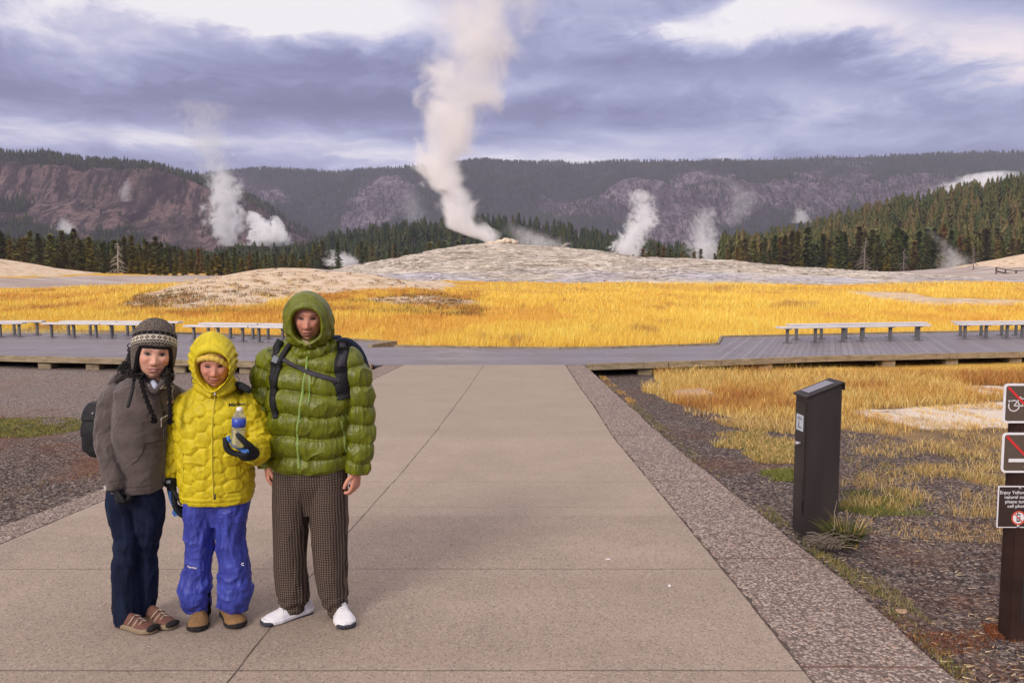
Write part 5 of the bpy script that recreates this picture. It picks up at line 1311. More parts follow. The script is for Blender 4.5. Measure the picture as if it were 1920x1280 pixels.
def crease(amp, f, an=(1, 1, 1), seed=0., neg=.35, mask=None):
    """sharp cloth folds pushed along the normals"""
    def post(co, nr):
        q = co*np.array(an)*f+seed; w = np.stack([vnoise(q*.6+5), vnoise(q*.6+9), vnoise(q*.6+13)], -1)*.7; q = q+w
        r1 = (1-np.abs(vnoise(q)))**4; r2 = (1-np.abs(vnoise(q*2.1+31)))**4; lo = vnoise(q*.5+77)
        d = amp*(r1*(.6+.6*lo)+.45*r2*(.5-.5*lo)-neg)
        if mask is not None: d = d*mask(co)
        return co+nr*d[:, None]
    return post
def bvh_of(*objs):
    V = []; F = []; k = 0
    for o in objs:
        me = o.data; V += [tuple(v.co) for v in me.vertices]; F += [[i+k for i in p.vertices] for p in me.polygons]; k = len(V)
    return BVHTree.FromPolygons(V, F)
def onto(b, x, z, y0=-1., default=None):
    h = b.ray_cast(Vector((x, y0, z)), Vector((0, 1, 0)))
    return (h[0], h[1]) if h[0] is not None else (default, None)
def ribbon(b, pts, w, th, n=40, lift=0., smooth_=3):
    """strip laid on the front of a garment; pts = [(x, z)]"""
    P = np.array(pts, float); L = np.concatenate([[0], np.cumsum(np.linalg.norm(np.diff(P, axis=0), axis=1))]); t = np.linspace(0, L[-1], n)
    X = np.interp(t, L, P[:, 0]); Z = np.interp(t, L, P[:, 1]); T = np.stack([np.gradient(X), np.gradient(Z)], -1); T /= np.linalg.norm(T, axis=1)[:, None]
    Yc = []
    for q in (-1, 0, 1):
        ys = []
        for i in range(n):
            h, _ = onto(b, X[i]-T[i, 1]*w/2*q, Z[i]+T[i, 0]*w/2*q); ys.append(np.nan if h is None else h.y)
        Yc.append(ys)
    Y = np.array(Yc); last = np.nanmean(Y) if not np.all(np.isnan(Y)) else 0; Y = np.where(np.isnan(Y), np.nanmin(np.where(np.isnan(Y), 9, Y), 0), Y); Y[Y > 8] = last
    for _ in range(smooth_): Y[:, 1:-1] = (Y[:, :-2]+Y[:, 1:-1]*2+Y[:, 2:])/4
    R_ = []
    for i in range(n):
        A = (X[i]+T[i, 1]*w/2, Z[i]-T[i, 0]*w/2); B = (X[i]-T[i, 1]*w/2, Z[i]+T[i, 0]*w/2); m = (X[i], Z[i]); l = lift
        R_.append([(A[0], Y[0, i]-l, A[1]), (m[0], Y[1, i]-l-th, m[1]), (B[0], Y[2, i]-l, B[1]), (B[0], Y[2, i]+.004, B[1]), (A[0], Y[0, i]+.004, A[1])])
    return MB().rings(R_)
def flatstrap(pts, w, th, nrm=Vector((0, -1, 0))):
    pts = [Vector(p) for p in pts]; R_ = []
    for i, p in enumerate(pts):
        t = (pts[min(i+1, len(pts)-1)]-pts[max(0, i-1)]).normalized(); s = t.cross(nrm).normalized(); k = s.cross(t).normalized()
        R_.append([p-s*w/2-k*th/2, p+s*w/2-k*th/2, p+s*w/2+k*th/2, p-s*w/2+k*th/2])
    return MB().rings(R_)

def gauss(a, b, sa, sb, x, z): return np.exp(-((x-a)/sa)**2-((z-b)/sb)**2)
def head(nm, c, M, sx=1., sz=1., age=0., smile=0., frown=0., chub=0.):
    """eyes at local z=0, face toward -y"""
    n, seg = 110, 130; ph = np.linspace(.03, math.pi-.03, n)[::-1]; a = np.linspace(0, 2*math.pi, seg, endpoint=False)
    S = np.sin(ph)[:, None]; dx = S*np.cos(a); dy = S*np.sin(a); dz = np.cos(ph)[:, None]+0*a
    jaw = np.where(dz < -.05, 1-(.38-.22*chub)*((-.05-dz)/.95).clip(0)**1.6, 1.)
    x = .0755*np.sign(dx)*np.abs(dx)**.92*jaw; y = .097*dy; z = .118*dz+.003
    y = np.where((dy > 0) & (dz < 0), y*(1+.35*dz), y); y = np.where(dy < 0, -.097*np.abs(dy)**.78*np.where(dz < -.2, 1-.10*(-dz-.2), 1), y)
    fr = np.clip(-dy*2.2-.2, 0, 1); f = 0*x; ax = np.abs(x)
    f = f+.017*np.exp(-(ax/.0105)**2)*sstep(.010, -.038, z)*sstep(-.058, -.043, z)          # nose ridge
    f = f+.010*gauss(0, -.040, .0125, .010, ax, z)+.0085*gauss(.0150, -.043, .0070, .0075, ax, z)
    f = f-.0095*gauss(.030, .001, .0165, .0115, ax, z)+(.0060-.0028*age)*gauss(.031, -.001, .0130, .0070, ax, z) # socket, lids
    f = f-.0022*gauss(.031, .0085, .015, .0022, ax, z)
    f = f+.0045*gauss(.028, .018, .024, .006, ax, z)+.002*gauss(0, .040, .045, .02, ax, z)
    f = f+(.0060+.005*chub)*gauss(.043, -.026, .020, .018, ax, z)
    mz = -.0705-.001*smile+smile*(ax**2)*9-frown*(ax**2)*7
    f = f+.0062*np.exp(-(ax/.022)**2)*np.exp(-((z-mz-.0058)/.0048)**2)+.0078*np.exp(-(ax/.019)**2)*np.exp(-((z-mz+.0072)/.0052)**2)
    f = f-.0055*np.exp(-(ax/.025)**4)*np.exp(-((z-mz)/.0021)**2)
    f = f-.0035*gauss(0, -.088, .018, .005, ax, z)+.0075*gauss(0, -.103, .018, .011, ax, z)
    f = f+.004*gauss(0, -.070, .030, .018, ax, z)
    # folds from the nose wings to the mouth corners, under-eye bags
    fx = .019+(-.045-z)*.40; f = f-(.0012+.0040*age)*np.exp(-((ax-fx)/.0036)**2)*sstep(-.082, -.070, z)*sstep(-.038, -.047, z)
    f = f-(.0006+.0026*age)*np.exp(-((z+.0125-.9*(ax-.030)**2*14)/.0025)**2)*np.exp(-((ax-.030)/.014)**2)
    y = y-f*fr*(1+.12*age)
    f2 = -.0015*age*np.exp(-((z-.034)/.002)**2)-.0012*age*np.exp(-((z-.046)/.002)**2); y = y-f2*fr
    P = np.stack([x*sx, y*sx, z*sz], -1); P = P @ np.array(M).T+np.array(c, float); nm.grid(P)
    for sg in (-1, 1):
        e = np.array([sg*.0755*sx, .004, -.012*sz]) @ np.array(M).T+np.array(c, float); nm.ball(e, (.009, .018, .030), 14, 18, M)
def face_color(co, c, M, skin, sx=1., sz=1., age=0., lips=(.50, .16, .14), smile=0., frown=0., brow=.8, open_eye=1., teeth=0.):
    q = (co-np.array(c, float)) @ np.array(M); x, y, z = q[:, 0]/sx, q[:, 1]/sx, q[:, 2]/sz; ax = np.abs(x)
    C = np.array(skin)[None]*(1+.10*fbm(co*38, 3)[:, None]); F = (y < -.045) & (z > -.13) & (z < .10)
    def blend(m, col): 
        nonlocal C
        m = np.clip(m, 0, 1)[:, None]*F[:, None]; C = C*(1-m)+np.array(col)[None]*m
    blend(.38*gauss(.042, -.030, .019, .017, ax, z), np.array(skin)*np.array([1.08, .62, .62])); blend(.30*age*(.5+.5*vnoise(co*90)), np.array(skin)*np.array([.82, .66, .62])); blend(.35*gauss(0, -.042, .017, .010, ax, z), np.array(skin)*np.array([1.0, .62, .6]))
    blend(.62*gauss(.031, .003, .019, .011, ax, z), np.array(skin)*np.array([.52, .40, .40]))  # eye-socket shade painted into the skin colour, dulls bright upper lids
    mz = -.0705-.001*smile+smile*(ax**2)*9-frown*(ax**2)*7; mw = 1+.16*smile
    ax0 = ax; ax = ax/mw
    up = np.exp(-((z-mz-.0046)/.0048)**4)*np.exp(-(ax/.0235)**6); lo = np.exp(-((z-mz+.0062)/.0056)**4)*np.exp(-(ax/.0205)**6); blend(np.maximum(up, lo)*.85, lips)
    blend(np.exp(-((z-mz)/.0019)**2)*np.exp(-(ax/.0255)**6), (.10, .03, .025)); ax = ax0
    if teeth: blend(np.exp(-((z-mz+.0005)/.0026)**2)*np.exp(-(ax/.011)**4)*teeth, (.70, .62, .56))
    ea = .0155; eh = .0058*open_eye; ez = -.0005+.10*(ax-.030)
    al = 1-((ax-.0305)/ea)**2; m = (al > 0) & (np.abs(z-ez) < eh*np.clip(al, 0, 1)**.7)
    blend(m*1., (.20, .15, .13) if open_eye > .9 else (.10, .065, .055)); blend((m & ((ax-.0305)**2+(z-ez-.0006)**2 < .0074**2))*1., (.014, .008, .007))
    lid = (al > -.1)*np.exp(-((z-ez-eh*np.clip(al, 0, 1)**.7-.0008)/.0030)**2)*(ax > .012); blend(lid*.92, (.035, .018, .014))
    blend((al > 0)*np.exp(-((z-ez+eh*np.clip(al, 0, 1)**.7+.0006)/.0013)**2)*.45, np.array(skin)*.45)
    bz = .0175+.0035*np.sin(np.clip((ax-.012)/.034, 0, 1)*math.pi)-.05*(ax-.03).clip(0); blend(brow*np.exp(-((z-bz)/.0029)**2)*sstep(.010, .016, ax)*sstep(.050, .040, ax), (.05, .032, .026))
    blend(.95*gauss(.0078, -.0515, .0038, .0024, ax, z), (.07, .02, .015))
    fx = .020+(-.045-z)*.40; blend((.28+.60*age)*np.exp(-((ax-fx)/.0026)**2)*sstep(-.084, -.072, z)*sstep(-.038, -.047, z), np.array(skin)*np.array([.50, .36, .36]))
    if age:
        for k, zz in enumerate((-.014, -.019)): blend(.65*age*np.exp(-((z-zz-14*(ax-.030)**2)/.0016)**2)*np.exp(-((ax-.030)/.015)**2), np.array(skin)*.5)
        for zz in (.030, .038, .046): blend(.55*age*np.exp(-((z-zz-.002*np.sin(x*90))/.0014)**2)*(ax < .04), np.array(skin)*.5)
        for kk in range(3): blend(.4*age*np.exp(-((z+.003+kk*.006-(ax-.048)*(.5-kk*.6))/.0010)**2)*(ax > .047)*(ax < .064), np.array(skin)*.5)
        fz = np.exp(-((ax-.0035)/.0012)**2)*sstep(.004, .008, z)*sstep(.026, .018, z); blend(.4*age*fz, np.array(skin)*.5)
    return C

def rotM(yaw=0., pitch=0., roll=0.):
    """yaw: + turns the face to the picture's right; pitch: + tips the face up; roll: + leans the top to the picture's right"""
    return (Matrix.Rotation(R(roll), 3, 'Y') @ Matrix.Rotation(R(yaw), 3, 'Z') @ Matrix.Rotation(R(-pitch), 3, 'X'))
def hand(nm, w, fwd, pal, size=1., curl=(35, 45, 30), spread=.0195, r_=.0086, thumb=1., side=1, bend=None, tr=1.):
    """w wrist, fwd finger direction, pal palm-facing direction; side = which way the thumb sits along fwd x pal"""
    w = Vector(w); f = Vector(fwd).normalized(); p = (Vector(pal)-f*Vector(pal).dot(f)).normalized(); s = f.cross(p).normalized()*side
    PL = .088*size
    # palm: stacked ellipses from wrist to knuckles
    st = [(0, .026, .019), (.02, .030, .019), (.05, .038, .017), (.08, .041, .014), (PL/size+.004, .036, .010)]
    rs = []
    for t, a, b in st:
        c = w+f*t*size; rs.append([tuple(c+s*math.cos(q)*a*size+p*math.sin(q)*b*size*tr) for q in np.linspace(0, 2*math.pi, 28, endpoint=False)])
    nm.grid(np.array(rs))
    lens = (.040, .044, .041, .032); L2 = (.024, .028, .026, .020); L3 = (.020, .021, .020, .018)
    for k in range(4):
        o = w+f*(PL-.006*abs(k-1.2))*size+s*(1.5-k)*spread*size; d = f.copy(); pts = [(o-d*.02*size, r_*size*1.05), (o, r_*size*1.08)]; q = o.copy()
        for L_, cu in zip((lens[k], L2[k], L3[k]), curl):
            ax = d.cross(p if p.dot(d) < .99 else s); d = (Matrix.Rotation(R(cu+k*3), 3, f.cross(p)) @ d).normalized(); q = q+d*L_*size; pts.append((q.copy(), r_*size*(.98 if len(pts) < 4 else .86)))
        nm.tube(pts, 26, 14)
    o = w+f*.022*size+s*.026*size; d = (f*.75+s*.75*thumb+p*.35).normalized(); q1 = o+d*.036*size; d2 = (f*.95+s*.25*thumb+p*.35).normalized(); q2 = q1+d2*.030*size; q3 = q2+(f+p*.3).normalized()*.024*size
    nm.tube([(w+f*.012*size+s*.008*size, .012*size), (o, .0125*size), (q1, .0105*size), (q2, .0098*size), (q3, .0078*size)], 26, 14)

def hexpuff(x, z, w=.064, k=9.):
    """flat-topped hexagonal quilting: 0 at the stitch lines, 1 in the pads"""
    X = x/w; Z = z/w*1.12; best = np.full(X.shape, 9.); sec = np.full(X.shape, 9.)
    i0 = np.floor(X/1.5); 
    for di in (-1, 0, 1, 2):
        i = i0+di; off = (np.mod(i, 2))*.5; j0 = np.round(Z/1.732-off)
        for dj in (-1, 0, 1):
            cx = i*1.5; cz = (j0+dj+off)*1.732; d = np.sqrt((X-cx)**2+(Z-cz)**2); n = d < best
            sec = np.where(n, best, np.minimum(sec, d)); best = np.where(n, d, best)
    return 1-np.exp(-(sec-best)*k*.35)

# ------------------------------------------------------------------ cloth, skin
def nylon(c1, c2, wr=1., rough=.42):
    def f(n, b):
        o = n.obj(); w = n.noise(n.scale(o, 1.25, 1.25, .45), 20, 3, .55, .9); w2 = n.noise(n.vm('ADD', o, (4, 2, 1)), 75, 4, .6, .4); w3 = n.noise(n.scale(o, .45, .45, 1.2), 60, 3, .6, .6)
        col = n.mix(n.mr(w, .35, .65), c1, c2)
        h = n.m('ADD', n.m('ADD', w, n.m('MULTIPLY', w2, .10)), n.m('MULTIPLY', w3, .22))
        return {'Base Color': col, 'Normal': n.bump(h, .42*wr, .016), 'Roughness': n.mr(w2, .3, .7, rough-.06, rough+.10)}
    return f
M_green = material('green_nylon', nylon((.088, .100, .0018), (.150, .165, .003), 1.2, .40), .42, .45)
M_yellow = material('yellow_nylon', nylon((.50, .385, .010), (.64, .50, .016), .9, .52), .55, .25)
M_blue = material('blue_nylon', nylon((.032, .042, .25), (.050, .066, .37), 1.5, .5), .5, .35)
def fleece_f(n, b):
    o = n.obj(); a = n.noise(o, 14, 4, .6); f = n.noise(o, 420, 3, .7); w = n.noise(n.scale(o, 1, 1, 1.7), 11, 3, .6, 1.)
    col = n.mix(n.mr(a, .3, .7), (.074, .056, .052), (.112, .086, .080)); col = n.mix(n.mr(f, .5, .75, 0, .35), col, (.18, .145, .135))
    return {'Base Color': col, 'Normal': n.bump(n.m('ADD', n.m('MULTIPLY', f, .12), w), .6, .018)}
M_fleece = material('gray_brown_fleece', fleece_f, .95, .1, Sheen_Weight=.3)
def denim_f(n, b):
    o = n.obj(); a = n.noise(n.scale(o, 1, 1, .5), 9, 4, .6, .6); f = n.noise(n.scale(o, 1, 1, 3), 200, 3, .7)
    col = n.ramp(a, [(.3, (.004, .006, .017)), (.55, (.009, .014, .036)), (.75, (.022, .036, .072))]); col = n.mix(n.mr(f, .5, .8, 0, .3), col, (.035, .055, .11))
    return {'Base Color': col, 'Normal': n.bump(n.m('ADD', a, n.m('MULTIPLY', f, .1)), .6, .014)}
M_denim = material('dark_denim', denim_f, .85, .15)
def plaid_f(n, b):
    o = n.obj(); wob = n.noise(o, 9, 2, .5, col=True); p = n.vm('ADD', o, n.vm('SCALE', n.vm('SUBTRACT', wob, (.5, .5, .5)), .018)); x, y, z = n.xyz(p)
    def line(c, w, t): return n.mr(n.m('ABSOLUTE', n.m('SUBTRACT', n.m('FRACT', n.m('DIVIDE', c, w)), .5)), t, t+.12, 1, 0)
    base = n.mix(n.mr(n.noise(o, 300, 2), .4, .7), (.022, .016, .013), (.055, .040, .033))
    a = line(x, .0125, .16); c = line(z, .0125, .16); tan = (.165, .118, .09)
    col = n.mix(n.m('MULTIPLY', a, .26), base, tan); col = n.mix(n.m('MULTIPLY', c, .22), col, tan); col = n.mix(n.m('MULTIPLY', n.m('MULTIPLY', a, c), .55), col, (.27, .205, .16))
    w = n.noise(n.scale(o, 1, 1, .35), 14, 3, .6, .6)
    return {'Base Color': col, 'Normal': n.bump(w, .6, .018)}
M_plaid = material('brown_plaid_wool', plaid_f, .9, .1)
M_skin = material('skin', lambda n, b: {'Base Color': n.attr('tint'), 'Normal': n.bump(n.noise(n.obj(), 300, 3, .6), .15, .002)}, .62, .25)
M_black = simple('black_webbing', (.014, .013, .015), .4, 90, .7, .3, .4, .002)
M_strapgray = simple('gray_webbing', (.045, .040, .048), .3, 90, .7, .3, .4, .002)
M_glove = simple('black_glove', (.012, .012, .014), .4, 60, .75, .3, .5, .004)
M_glovebl = simple('blue_glove_panel', (.055, .17, .50), .2, 50, .6, .3, .5, .004)
M_zipg = simple('green_zip', (.22, .32, .075), .1, 60, .55, .4); M_zipy = simple('yellow_zip', (.60, .48, .03), .1, 60, .55, .4)
M_zipd = simple('dark_zip', (.03, .025, .025), .2, 200, .5, .5); M_cream = simple('cream_cord', (.52, .46, .40), .1, 60, .8)
M_navy = simple('navy_fabric', (.012, .020, .040), .4, 30, .7, .3, .5, .006)
M_gold = simple('yellow_knit', (.84, .58, .12), .2, 120, .95, .1, 1., .006)
M_hair = simple('dark_hair', (.016, .010, .010), .5, 120, .5, .4, .8, .004)
M_pile = simple('black_pile', (.014, .011, .012), .5, 150, .9, .2, 1., .01)
M_shoew = simple('white_leather', (.74, .71, .73), .06, 30, .5, .4, .4, .003); M_soledk = simple('dark_rubber', (.035, .035, .048), .2, 60, .8)
M_suede = simple('tan_suede', (.24, .135, .062), .22, 40, .95, .1, .6, .004); M_rub = simple('black_rubber', (.018, .015, .014), .3, 60, .8, .3)
M_brsh = simple('brown_leather', (.145, .062, .045), .25, 50, .7, .3, .5, .003); M_mesh_ = simple('tan_mesh', (.42, .33, .25), .2, 200, .8, .2, .5, .002); M_solet = simple('tan_sole', (.26, .19, .12), .2, 60, .8)
M_sock = simple('black_sock', (.010, .009, .010), .3, 90, .95, .1)
M_buckle = simple('gray_buckle', (.22, .24, .28), .15, 40, .4, .5)

class Fig:
    def __init__(s, u, v, label, d=None):
        g = G(u, v); s.d = d or g[1]; s.s = s.d/FPX; s.base = Vector(((u-960)/FPX*s.d*1.0, s.d, 0)); s.base.x = g[0]
        s.root = empty('person', s.base, label, 'person')
    def q(s, u, v, dy=0.): return Vector(D(u, v, s.d+dy))-s.base
    def row(s, v, ul, ur, dy, dh): a, b = s.q(ul, v), s.q(ur, v); return ((a.z+b.z)/2, a.x, b.x, dy, dh)
    def xz(s, u, v, dy=-.12): p = s.q(u, v, dy); return (p.x, p.z)
    def body(s, headargs, colf, rows, arms, legs, handsf=None, name='body'):
        nm = NM(); head(nm, *headargs[0], **headargs[1]); c = Vector(headargs[0][0])
        z0 = min(r_[0] for r_ in rows); z1 = max(r_[0] for r_ in rows)
        nm.tube([(c+Vector((0, .02, -.03)), .050), (c+Vector((0, .025, -.09)), .054), (Vector((c.x, .03, z1-.02)), .062), (Vector((c.x, .03, z1-.10)), .075)], 30, 30)
        nm.rows(rows, 60, 60)
        for a in arms: nm.tube(a, 60, 24)
        for l in legs: nm.tube(l, 60, 24)
        if handsf: handsf(nm)
        return nm.remesh(name, M_skin, s.root, .0032, 1, None, colf)

def shoe(fig, heel, toe, L, name, mat, sole_mat, W=.096, H=.085, topw=.062, extra=None, sole_h=.028, collar=.0):
    """heel, toe: ground pixels giving place and heading"""
    a, b = Vector(G(*heel)), Vector(G(*toe)); d = (b-a); d.z = 0; d.normalize(); mid = (a+b)/2; a = mid-d*L/2-fig.base; sd_ = Vector((-d.y, d.x, 0))
    t = np.linspace(0, 1, 50); wv = np.interp(t, [0, .03, .12, .35, .5, .7, .86, .96, 1], [.30, .50, .66, .70, .80, 1., .90, .55, .25])*W
    hv = np.interp(t, [0, .03, .12, .3, .40, .55, .75, .9, .97, 1], [.45, .80, 1.02, 1.08, 1.0, .76, .58, .47, .35, .22])*H+collar*np.interp(t, [0, .1, .3, .4, .5], [1, 1, 1, .6, 0])
    P = []; Sx = []
    for i in range(50):
        c = a+d*(t[i]*L); ring = []; sr = []
        for k in range(36):
            q = 2*math.pi*k/36; cx, cz = math.cos(q), math.sin(q)
            ww = wv[i]/2; sq = ww*np.sign(cx)*abs(cx)**.75; zz = (sole_h*.7+(hv[i]-sole_h*.7)*max(0, cz)**.85) if cz > 0 else sole_h*.7+cz*.008
            nar = 1-.30*max(0, cz)*np.interp(t[i], [0, .3, .5, .8, 1], [1, 1, .8, .4, .3]); p = c+sd_*sq*nar+Vector((0, 0, float(zz))); ring.append(tuple(p))
            so = (ww+.004)*np.sign(cx)*abs(cx)**.55; sz = sole_h*(.5+.5*np.sign(cz)*abs(cz)**.4)+(.012*max(0, t[i]-.8)*5*.4 if cz < 0 else .006*max(0, t[i]-.85)*6); sr.append(tuple(c+sd_*so+Vector((0, 0, float(sz)+.001))))
        P.append(ring); Sx.append(sr)
    nm = NM(); nm.grid(np.array(P)); o = nm.remesh(name, mat, fig.root, .0028, 3)
    nm = NM(); nm.grid(np.array(Sx)); so = nm.remesh('sole', sole_mat, o, .003, 1)
    return o, so, a, d, sd_
def legs_cloth(fig, name, mat, L, Rr, hip, disp, voxel=.0042, smooth=2, yd=0., post=None):
    """L, R: lists (v, u left, u right[, dy]) down the leg"""
    nm = NM()
    for leg in (L, Rr):
        ctrl = []
        for e_ in leg:
            v, ul, ur = e_[:3]; dy = e_[3] if len(e_) > 3 else 0.
            p = fig.q((ul+ur)/2, v, dy); ctrl.append((p, (ur-ul)/2*fig.s, 1.12))
        nm.tube(ctrl, 220, 100, disp)
    nm.rows([fig.row(*h) for h in hip], 60, 90)
    return nm.remesh(name, mat, fig.root, voxel, smooth, post)

def hood(fig, c, op, out, yf, yb, name, mat, disp=None, thick=.012, tip=0.):
    """shell round the head. op/out: lists of (angle deg, radius) around the opening / widest outline; c opening centre (x,z)+out centre"""
    nt, ns = 200, 120; th = np.linspace(0, 2*math.pi, nt, endpoint=False); (ox, oz), (wx, wz) = c
    def per(lst):
        a = np.array([p[0] for p in lst], float); r_ = np.array([p[1] for p in lst]); a = np.concatenate([a-360, a, a+360]); r_ = np.tile(r_, 3); o = np.argsort(a)
        v = np.interp(np.degrees(th), a[o], r_[o]); return np.convolve(np.concatenate([v[-6:], v, v[:6]]), np.ones(13)/13, 'valid')
    ro, rw = per(op), per(out); rows = []
    prof = [(-.9, .97, yf+.07), (-.4, .97, yf+.03), (-.12, 1.0, yf+.006)]
    ss = np.linspace(-1, 1, ns)
    for s in ss:
        if s < 0:      # inner lining
            k = (1+s); x = ox+np.cos(th)*ro*(.97+.03*k); z = oz+np.sin(th)*ro*(.97+.03*k); y = yf+.085*(1-k)+0*th
        else:
            lip = min(1, s/.22); q = s
            fx = math.sin(min(1, q/.55)*math.pi/2)**.85 if q < .55 else math.cos((q-.55)/.45*math.pi/2)**.62
            e = min(1, q/.5); 
            if q < .55: rr = ro+(rw-ro)*fx; cx, cz = ox+(wx-ox)*e, oz+(wz-oz)*e
            else: rr = rw*fx; cx, cz = wx, wz
            x = cx+np.cos(th)*rr; z = cz+np.sin(th)*rr
            y = yf-.010*math.sin(min(1, q/.12)*math.pi)*(q < .12)+(yb-yf)*(q**1.35)+0*th
        y = y+tip*np.clip(np.sin(th), 0, 1)*np.clip(1-abs(s)*2, 0, 1)
        if disp is not None and s > 0: dd = disp(th, s); x = x+np.cos(th)*dd; z = z+np.sin(th)*dd; y = y-dd*.3
        rows.append(np.stack([x, y, z], -1))
    P = np.array(rows); V = P.reshape(-1, 3); I = np.arange(ns*nt).reshape(ns, nt); J = np.roll(I, -1, 1)
    F = np.stack([I[:-1], I[1:], J[1:], J[:-1]], -1).reshape(-1, 4)
    o = mesh_np(name, V, F, mat, True, parent=fig.root); return o
# ================================================================== the man in green
def baffle(z, x, z0, pitch, wob=.010, seed=0.):
    w = wob*vnoise(np.stack([x*5+seed, z*0+seed, z*3], -1)); return np.abs(np.sin(math.pi*(z-z0+w)/pitch))
def man():
    f = Fig(587, 1152, 'tall older man in shiny green hooded down jacket and brown checked trousers'); s = f.s; q = f.q
    z0 = q(580, 693).z; pitch = q(580, 693).z-q(580, 733).z
    def tdisp(X, Z, a):
        p = baffle(Z+.014*np.sin((X-q(566, 700).x)*14)*sstep(q(0, 640).z, q(0, 760).z, Z), X, z0, pitch, .030, 1.)**.48; g = fbm(P3(a*26, Z*6, 2.), 2); big = fbm(P3(X*6, Z*8, 5.), 3)
        fade = sstep(q(580, 640).z, q(580, 668).z, Z)
        return fade*(.032*(p-.68)+.0085*g*(1-p)**.8*(.25+p)+.009*big)
    def sdisp(L, a, t):
        w = .012*vnoise(np.stack([np.cos(a)*1.2, np.sin(a)*1.2, L*7], -1)); p = np.abs(np.sin(math.pi*(L+w)/.098))**.50
        g = fbm(np.stack([np.cos(a)*9, np.sin(a)*9, L*6], -1), 2); big = fbm(np.stack([np.cos(a)*1.5, np.sin(a)*1.5, L*10], -1), 2)
        return .020*(p-.65)+.0085*g*(1-p)**.8*(.3+p)+.007*big
    rows = [f.row(*r_) for r_ in [(880, 516, 650, 0, .120), (872, 511, 652, 0, .140), (852, 508, 655, 0, .158), (800, 506, 657, -.005, .165), (740, 507, 657, -.01, .162), (700, 505, 656, -.005, .15), (672, 506, 654, 0, .13), (658, 513, 647, .01, .11), (648, 528, 634, .01, .10), (640, 544, 620, .0, .095), (628, 552, 612, -.01, .08)]]
    aL = [(q(520, 662), 24*s), (q(503, 690, .01), 27*s), (q(497, 730, .02), 26*s), (q(497, 790, .02), 26*s), (q(500, 838, .01), 24*s), (q(502, 868, 0), 18*s), (q(502, 876, 0), 15*s)]
    aR = [(q(640, 662), 25*s), (q(660, 690), 28*s), (q(672, 735), 29*s), (q(675, 790), 29*s), (q(675, 838, -.01), 27*s), (q(671, 872, -.02), 23*s), (q(669, 886, -.02), 19*s)]
    nm = NM(); nm.rows(rows, 260, 220, tdisp, 2.35); nm.tube(aL, 200, 110, sdisp); nm.tube(aR, 200, 110, sdisp)
    # gathered collar under the hood
    nm.tube([(q(548, 648, -.05), 10*s), (q(565, 662, -.10), 11*s), (q(590, 662, -.11), 11*s), (q(614, 650, -.07), 12*s)], 60, 30, lambda L, a, t: .004*np.sin(L*150)+.002*np.sin(a*3+L*60))
    nm.tube([(q(538, 640, -.01), 10*s), (q(556, 668, -.06), 9*s), (q(585, 676, -.10), 8*s), (q(612, 668, -.07), 9*s), (q(628, 642, -.01), 10*s)], 60, 30, lambda L, a, t: .003*np.sin(L*120))
    jk = nm.remesh('jacket', M_green, f.root, .0034, 1, crease(.0085, 13, (1.3, 1.3, .7), 3., .3))
    c = q(579, 594.5, -.054); M = rotM(9, -3, 1.5)
    kw = dict(sx=.99, sz=1.06, age=.9, frown=1.0, chub=.3)
    hL = lambda nm: hand(nm, q(502, 868, 0), (.04, -.05, -1), (.75, .3, 0), 1.0, (38, 52, 35), side=1, r_=.0088)
    hR = lambda nm: hand(nm, q(669, 880, -.02), (-.10, -.08, -1), (-.85, .35, 0), 1.03, (34, 48, 30), side=-1, r_=.0090)
    def hands(nm): hL(nm); hR(nm)
    brow = [(r_[0], r_[1]+.03, r_[2]-.03, r_[3], r_[4]*.75) for r_ in rows]
    leg = lambda u0, u1: [(q(u0, 880), 20*s), (q(u0, 1000), 17*s), (q(u1, 1090), 12*s), (q(u1, 1140), 10*s)]
    arm = lambda A: [(p, r_*.40) for p, r_ in A]
    skin = (.60, .275, .195)
    def col(co): 
        return face_color(co, c, M, skin, .99, 1.06, .9, (.36, .135, .11), 0., 1.0, .8, .82)
    f.body(((c, M), kw), col, brow, [arm(aL), arm(aR)], [leg(548, 552), leg(617, 628)], hands)
    # hood
    def hd(th, s_):
        side = np.clip(-np.sin(th)*1.3+.35, 0, 1); rf = fbm(np.stack([np.cos(th)*2.2, np.sin(th)*2.2, 0*th+s_*3], -1), 2)
        band = .0
        return s_**.5*(1-s_)*(.010*rf+.015*side*np.sin(th*9+s_*9+2.5*rf))+.008*np.exp(-((s_-.28)/.05)**2)*np.clip(np.sin(th), 0, 1)-.007*np.exp(-((s_-.17)/.02)**2)*np.clip(np.sin(th)+.2, 0, 1)
    k = s; ce = q(578.5, 608, -.12); cw = q(581.5, 603, 0)
    hood(f, ((ce.x, ce.z), (cw.x, cw.z)), [(0, 25*k), (45, 30*k), (90, 29*k), (135, 30*k), (180, 26*k), (225, 30*k), (270, 31*k), (315, 30*k)],
         [(0, 46.5*k), (45, 50*k), (90, 58.5*k), (135, 53*k), (180, 46*k), (215, 50*k), (245, 52*k), (270, 54*k), (295, 56*k), (325, 52*k)], -.164, .135, 'hood', M_green, hd, tip=-.018)
    b = bvh_of(jk)
    zz = [f.xz(*p) for p in [(577, 668), (575, 690), (571, 740), (566, 780), (562, 805), (562, 840), (563, 876)]]
    z_ = ribbon(b, zz, .013, .004, 90, .001, 14).build('zipper', M_zipg, f.root, True)
    ribbon(b, [f.xz(585, 702), f.xz(584, 752)], .008, .003, 20, .001).build('pocket_zip', M_zipg, f.root, True)
    ribbon(b, [f.xz(640, 790), f.xz(645, 852)], .007, .003, 20, .001).build('pocket_zip', M_zipg, f.root, True)
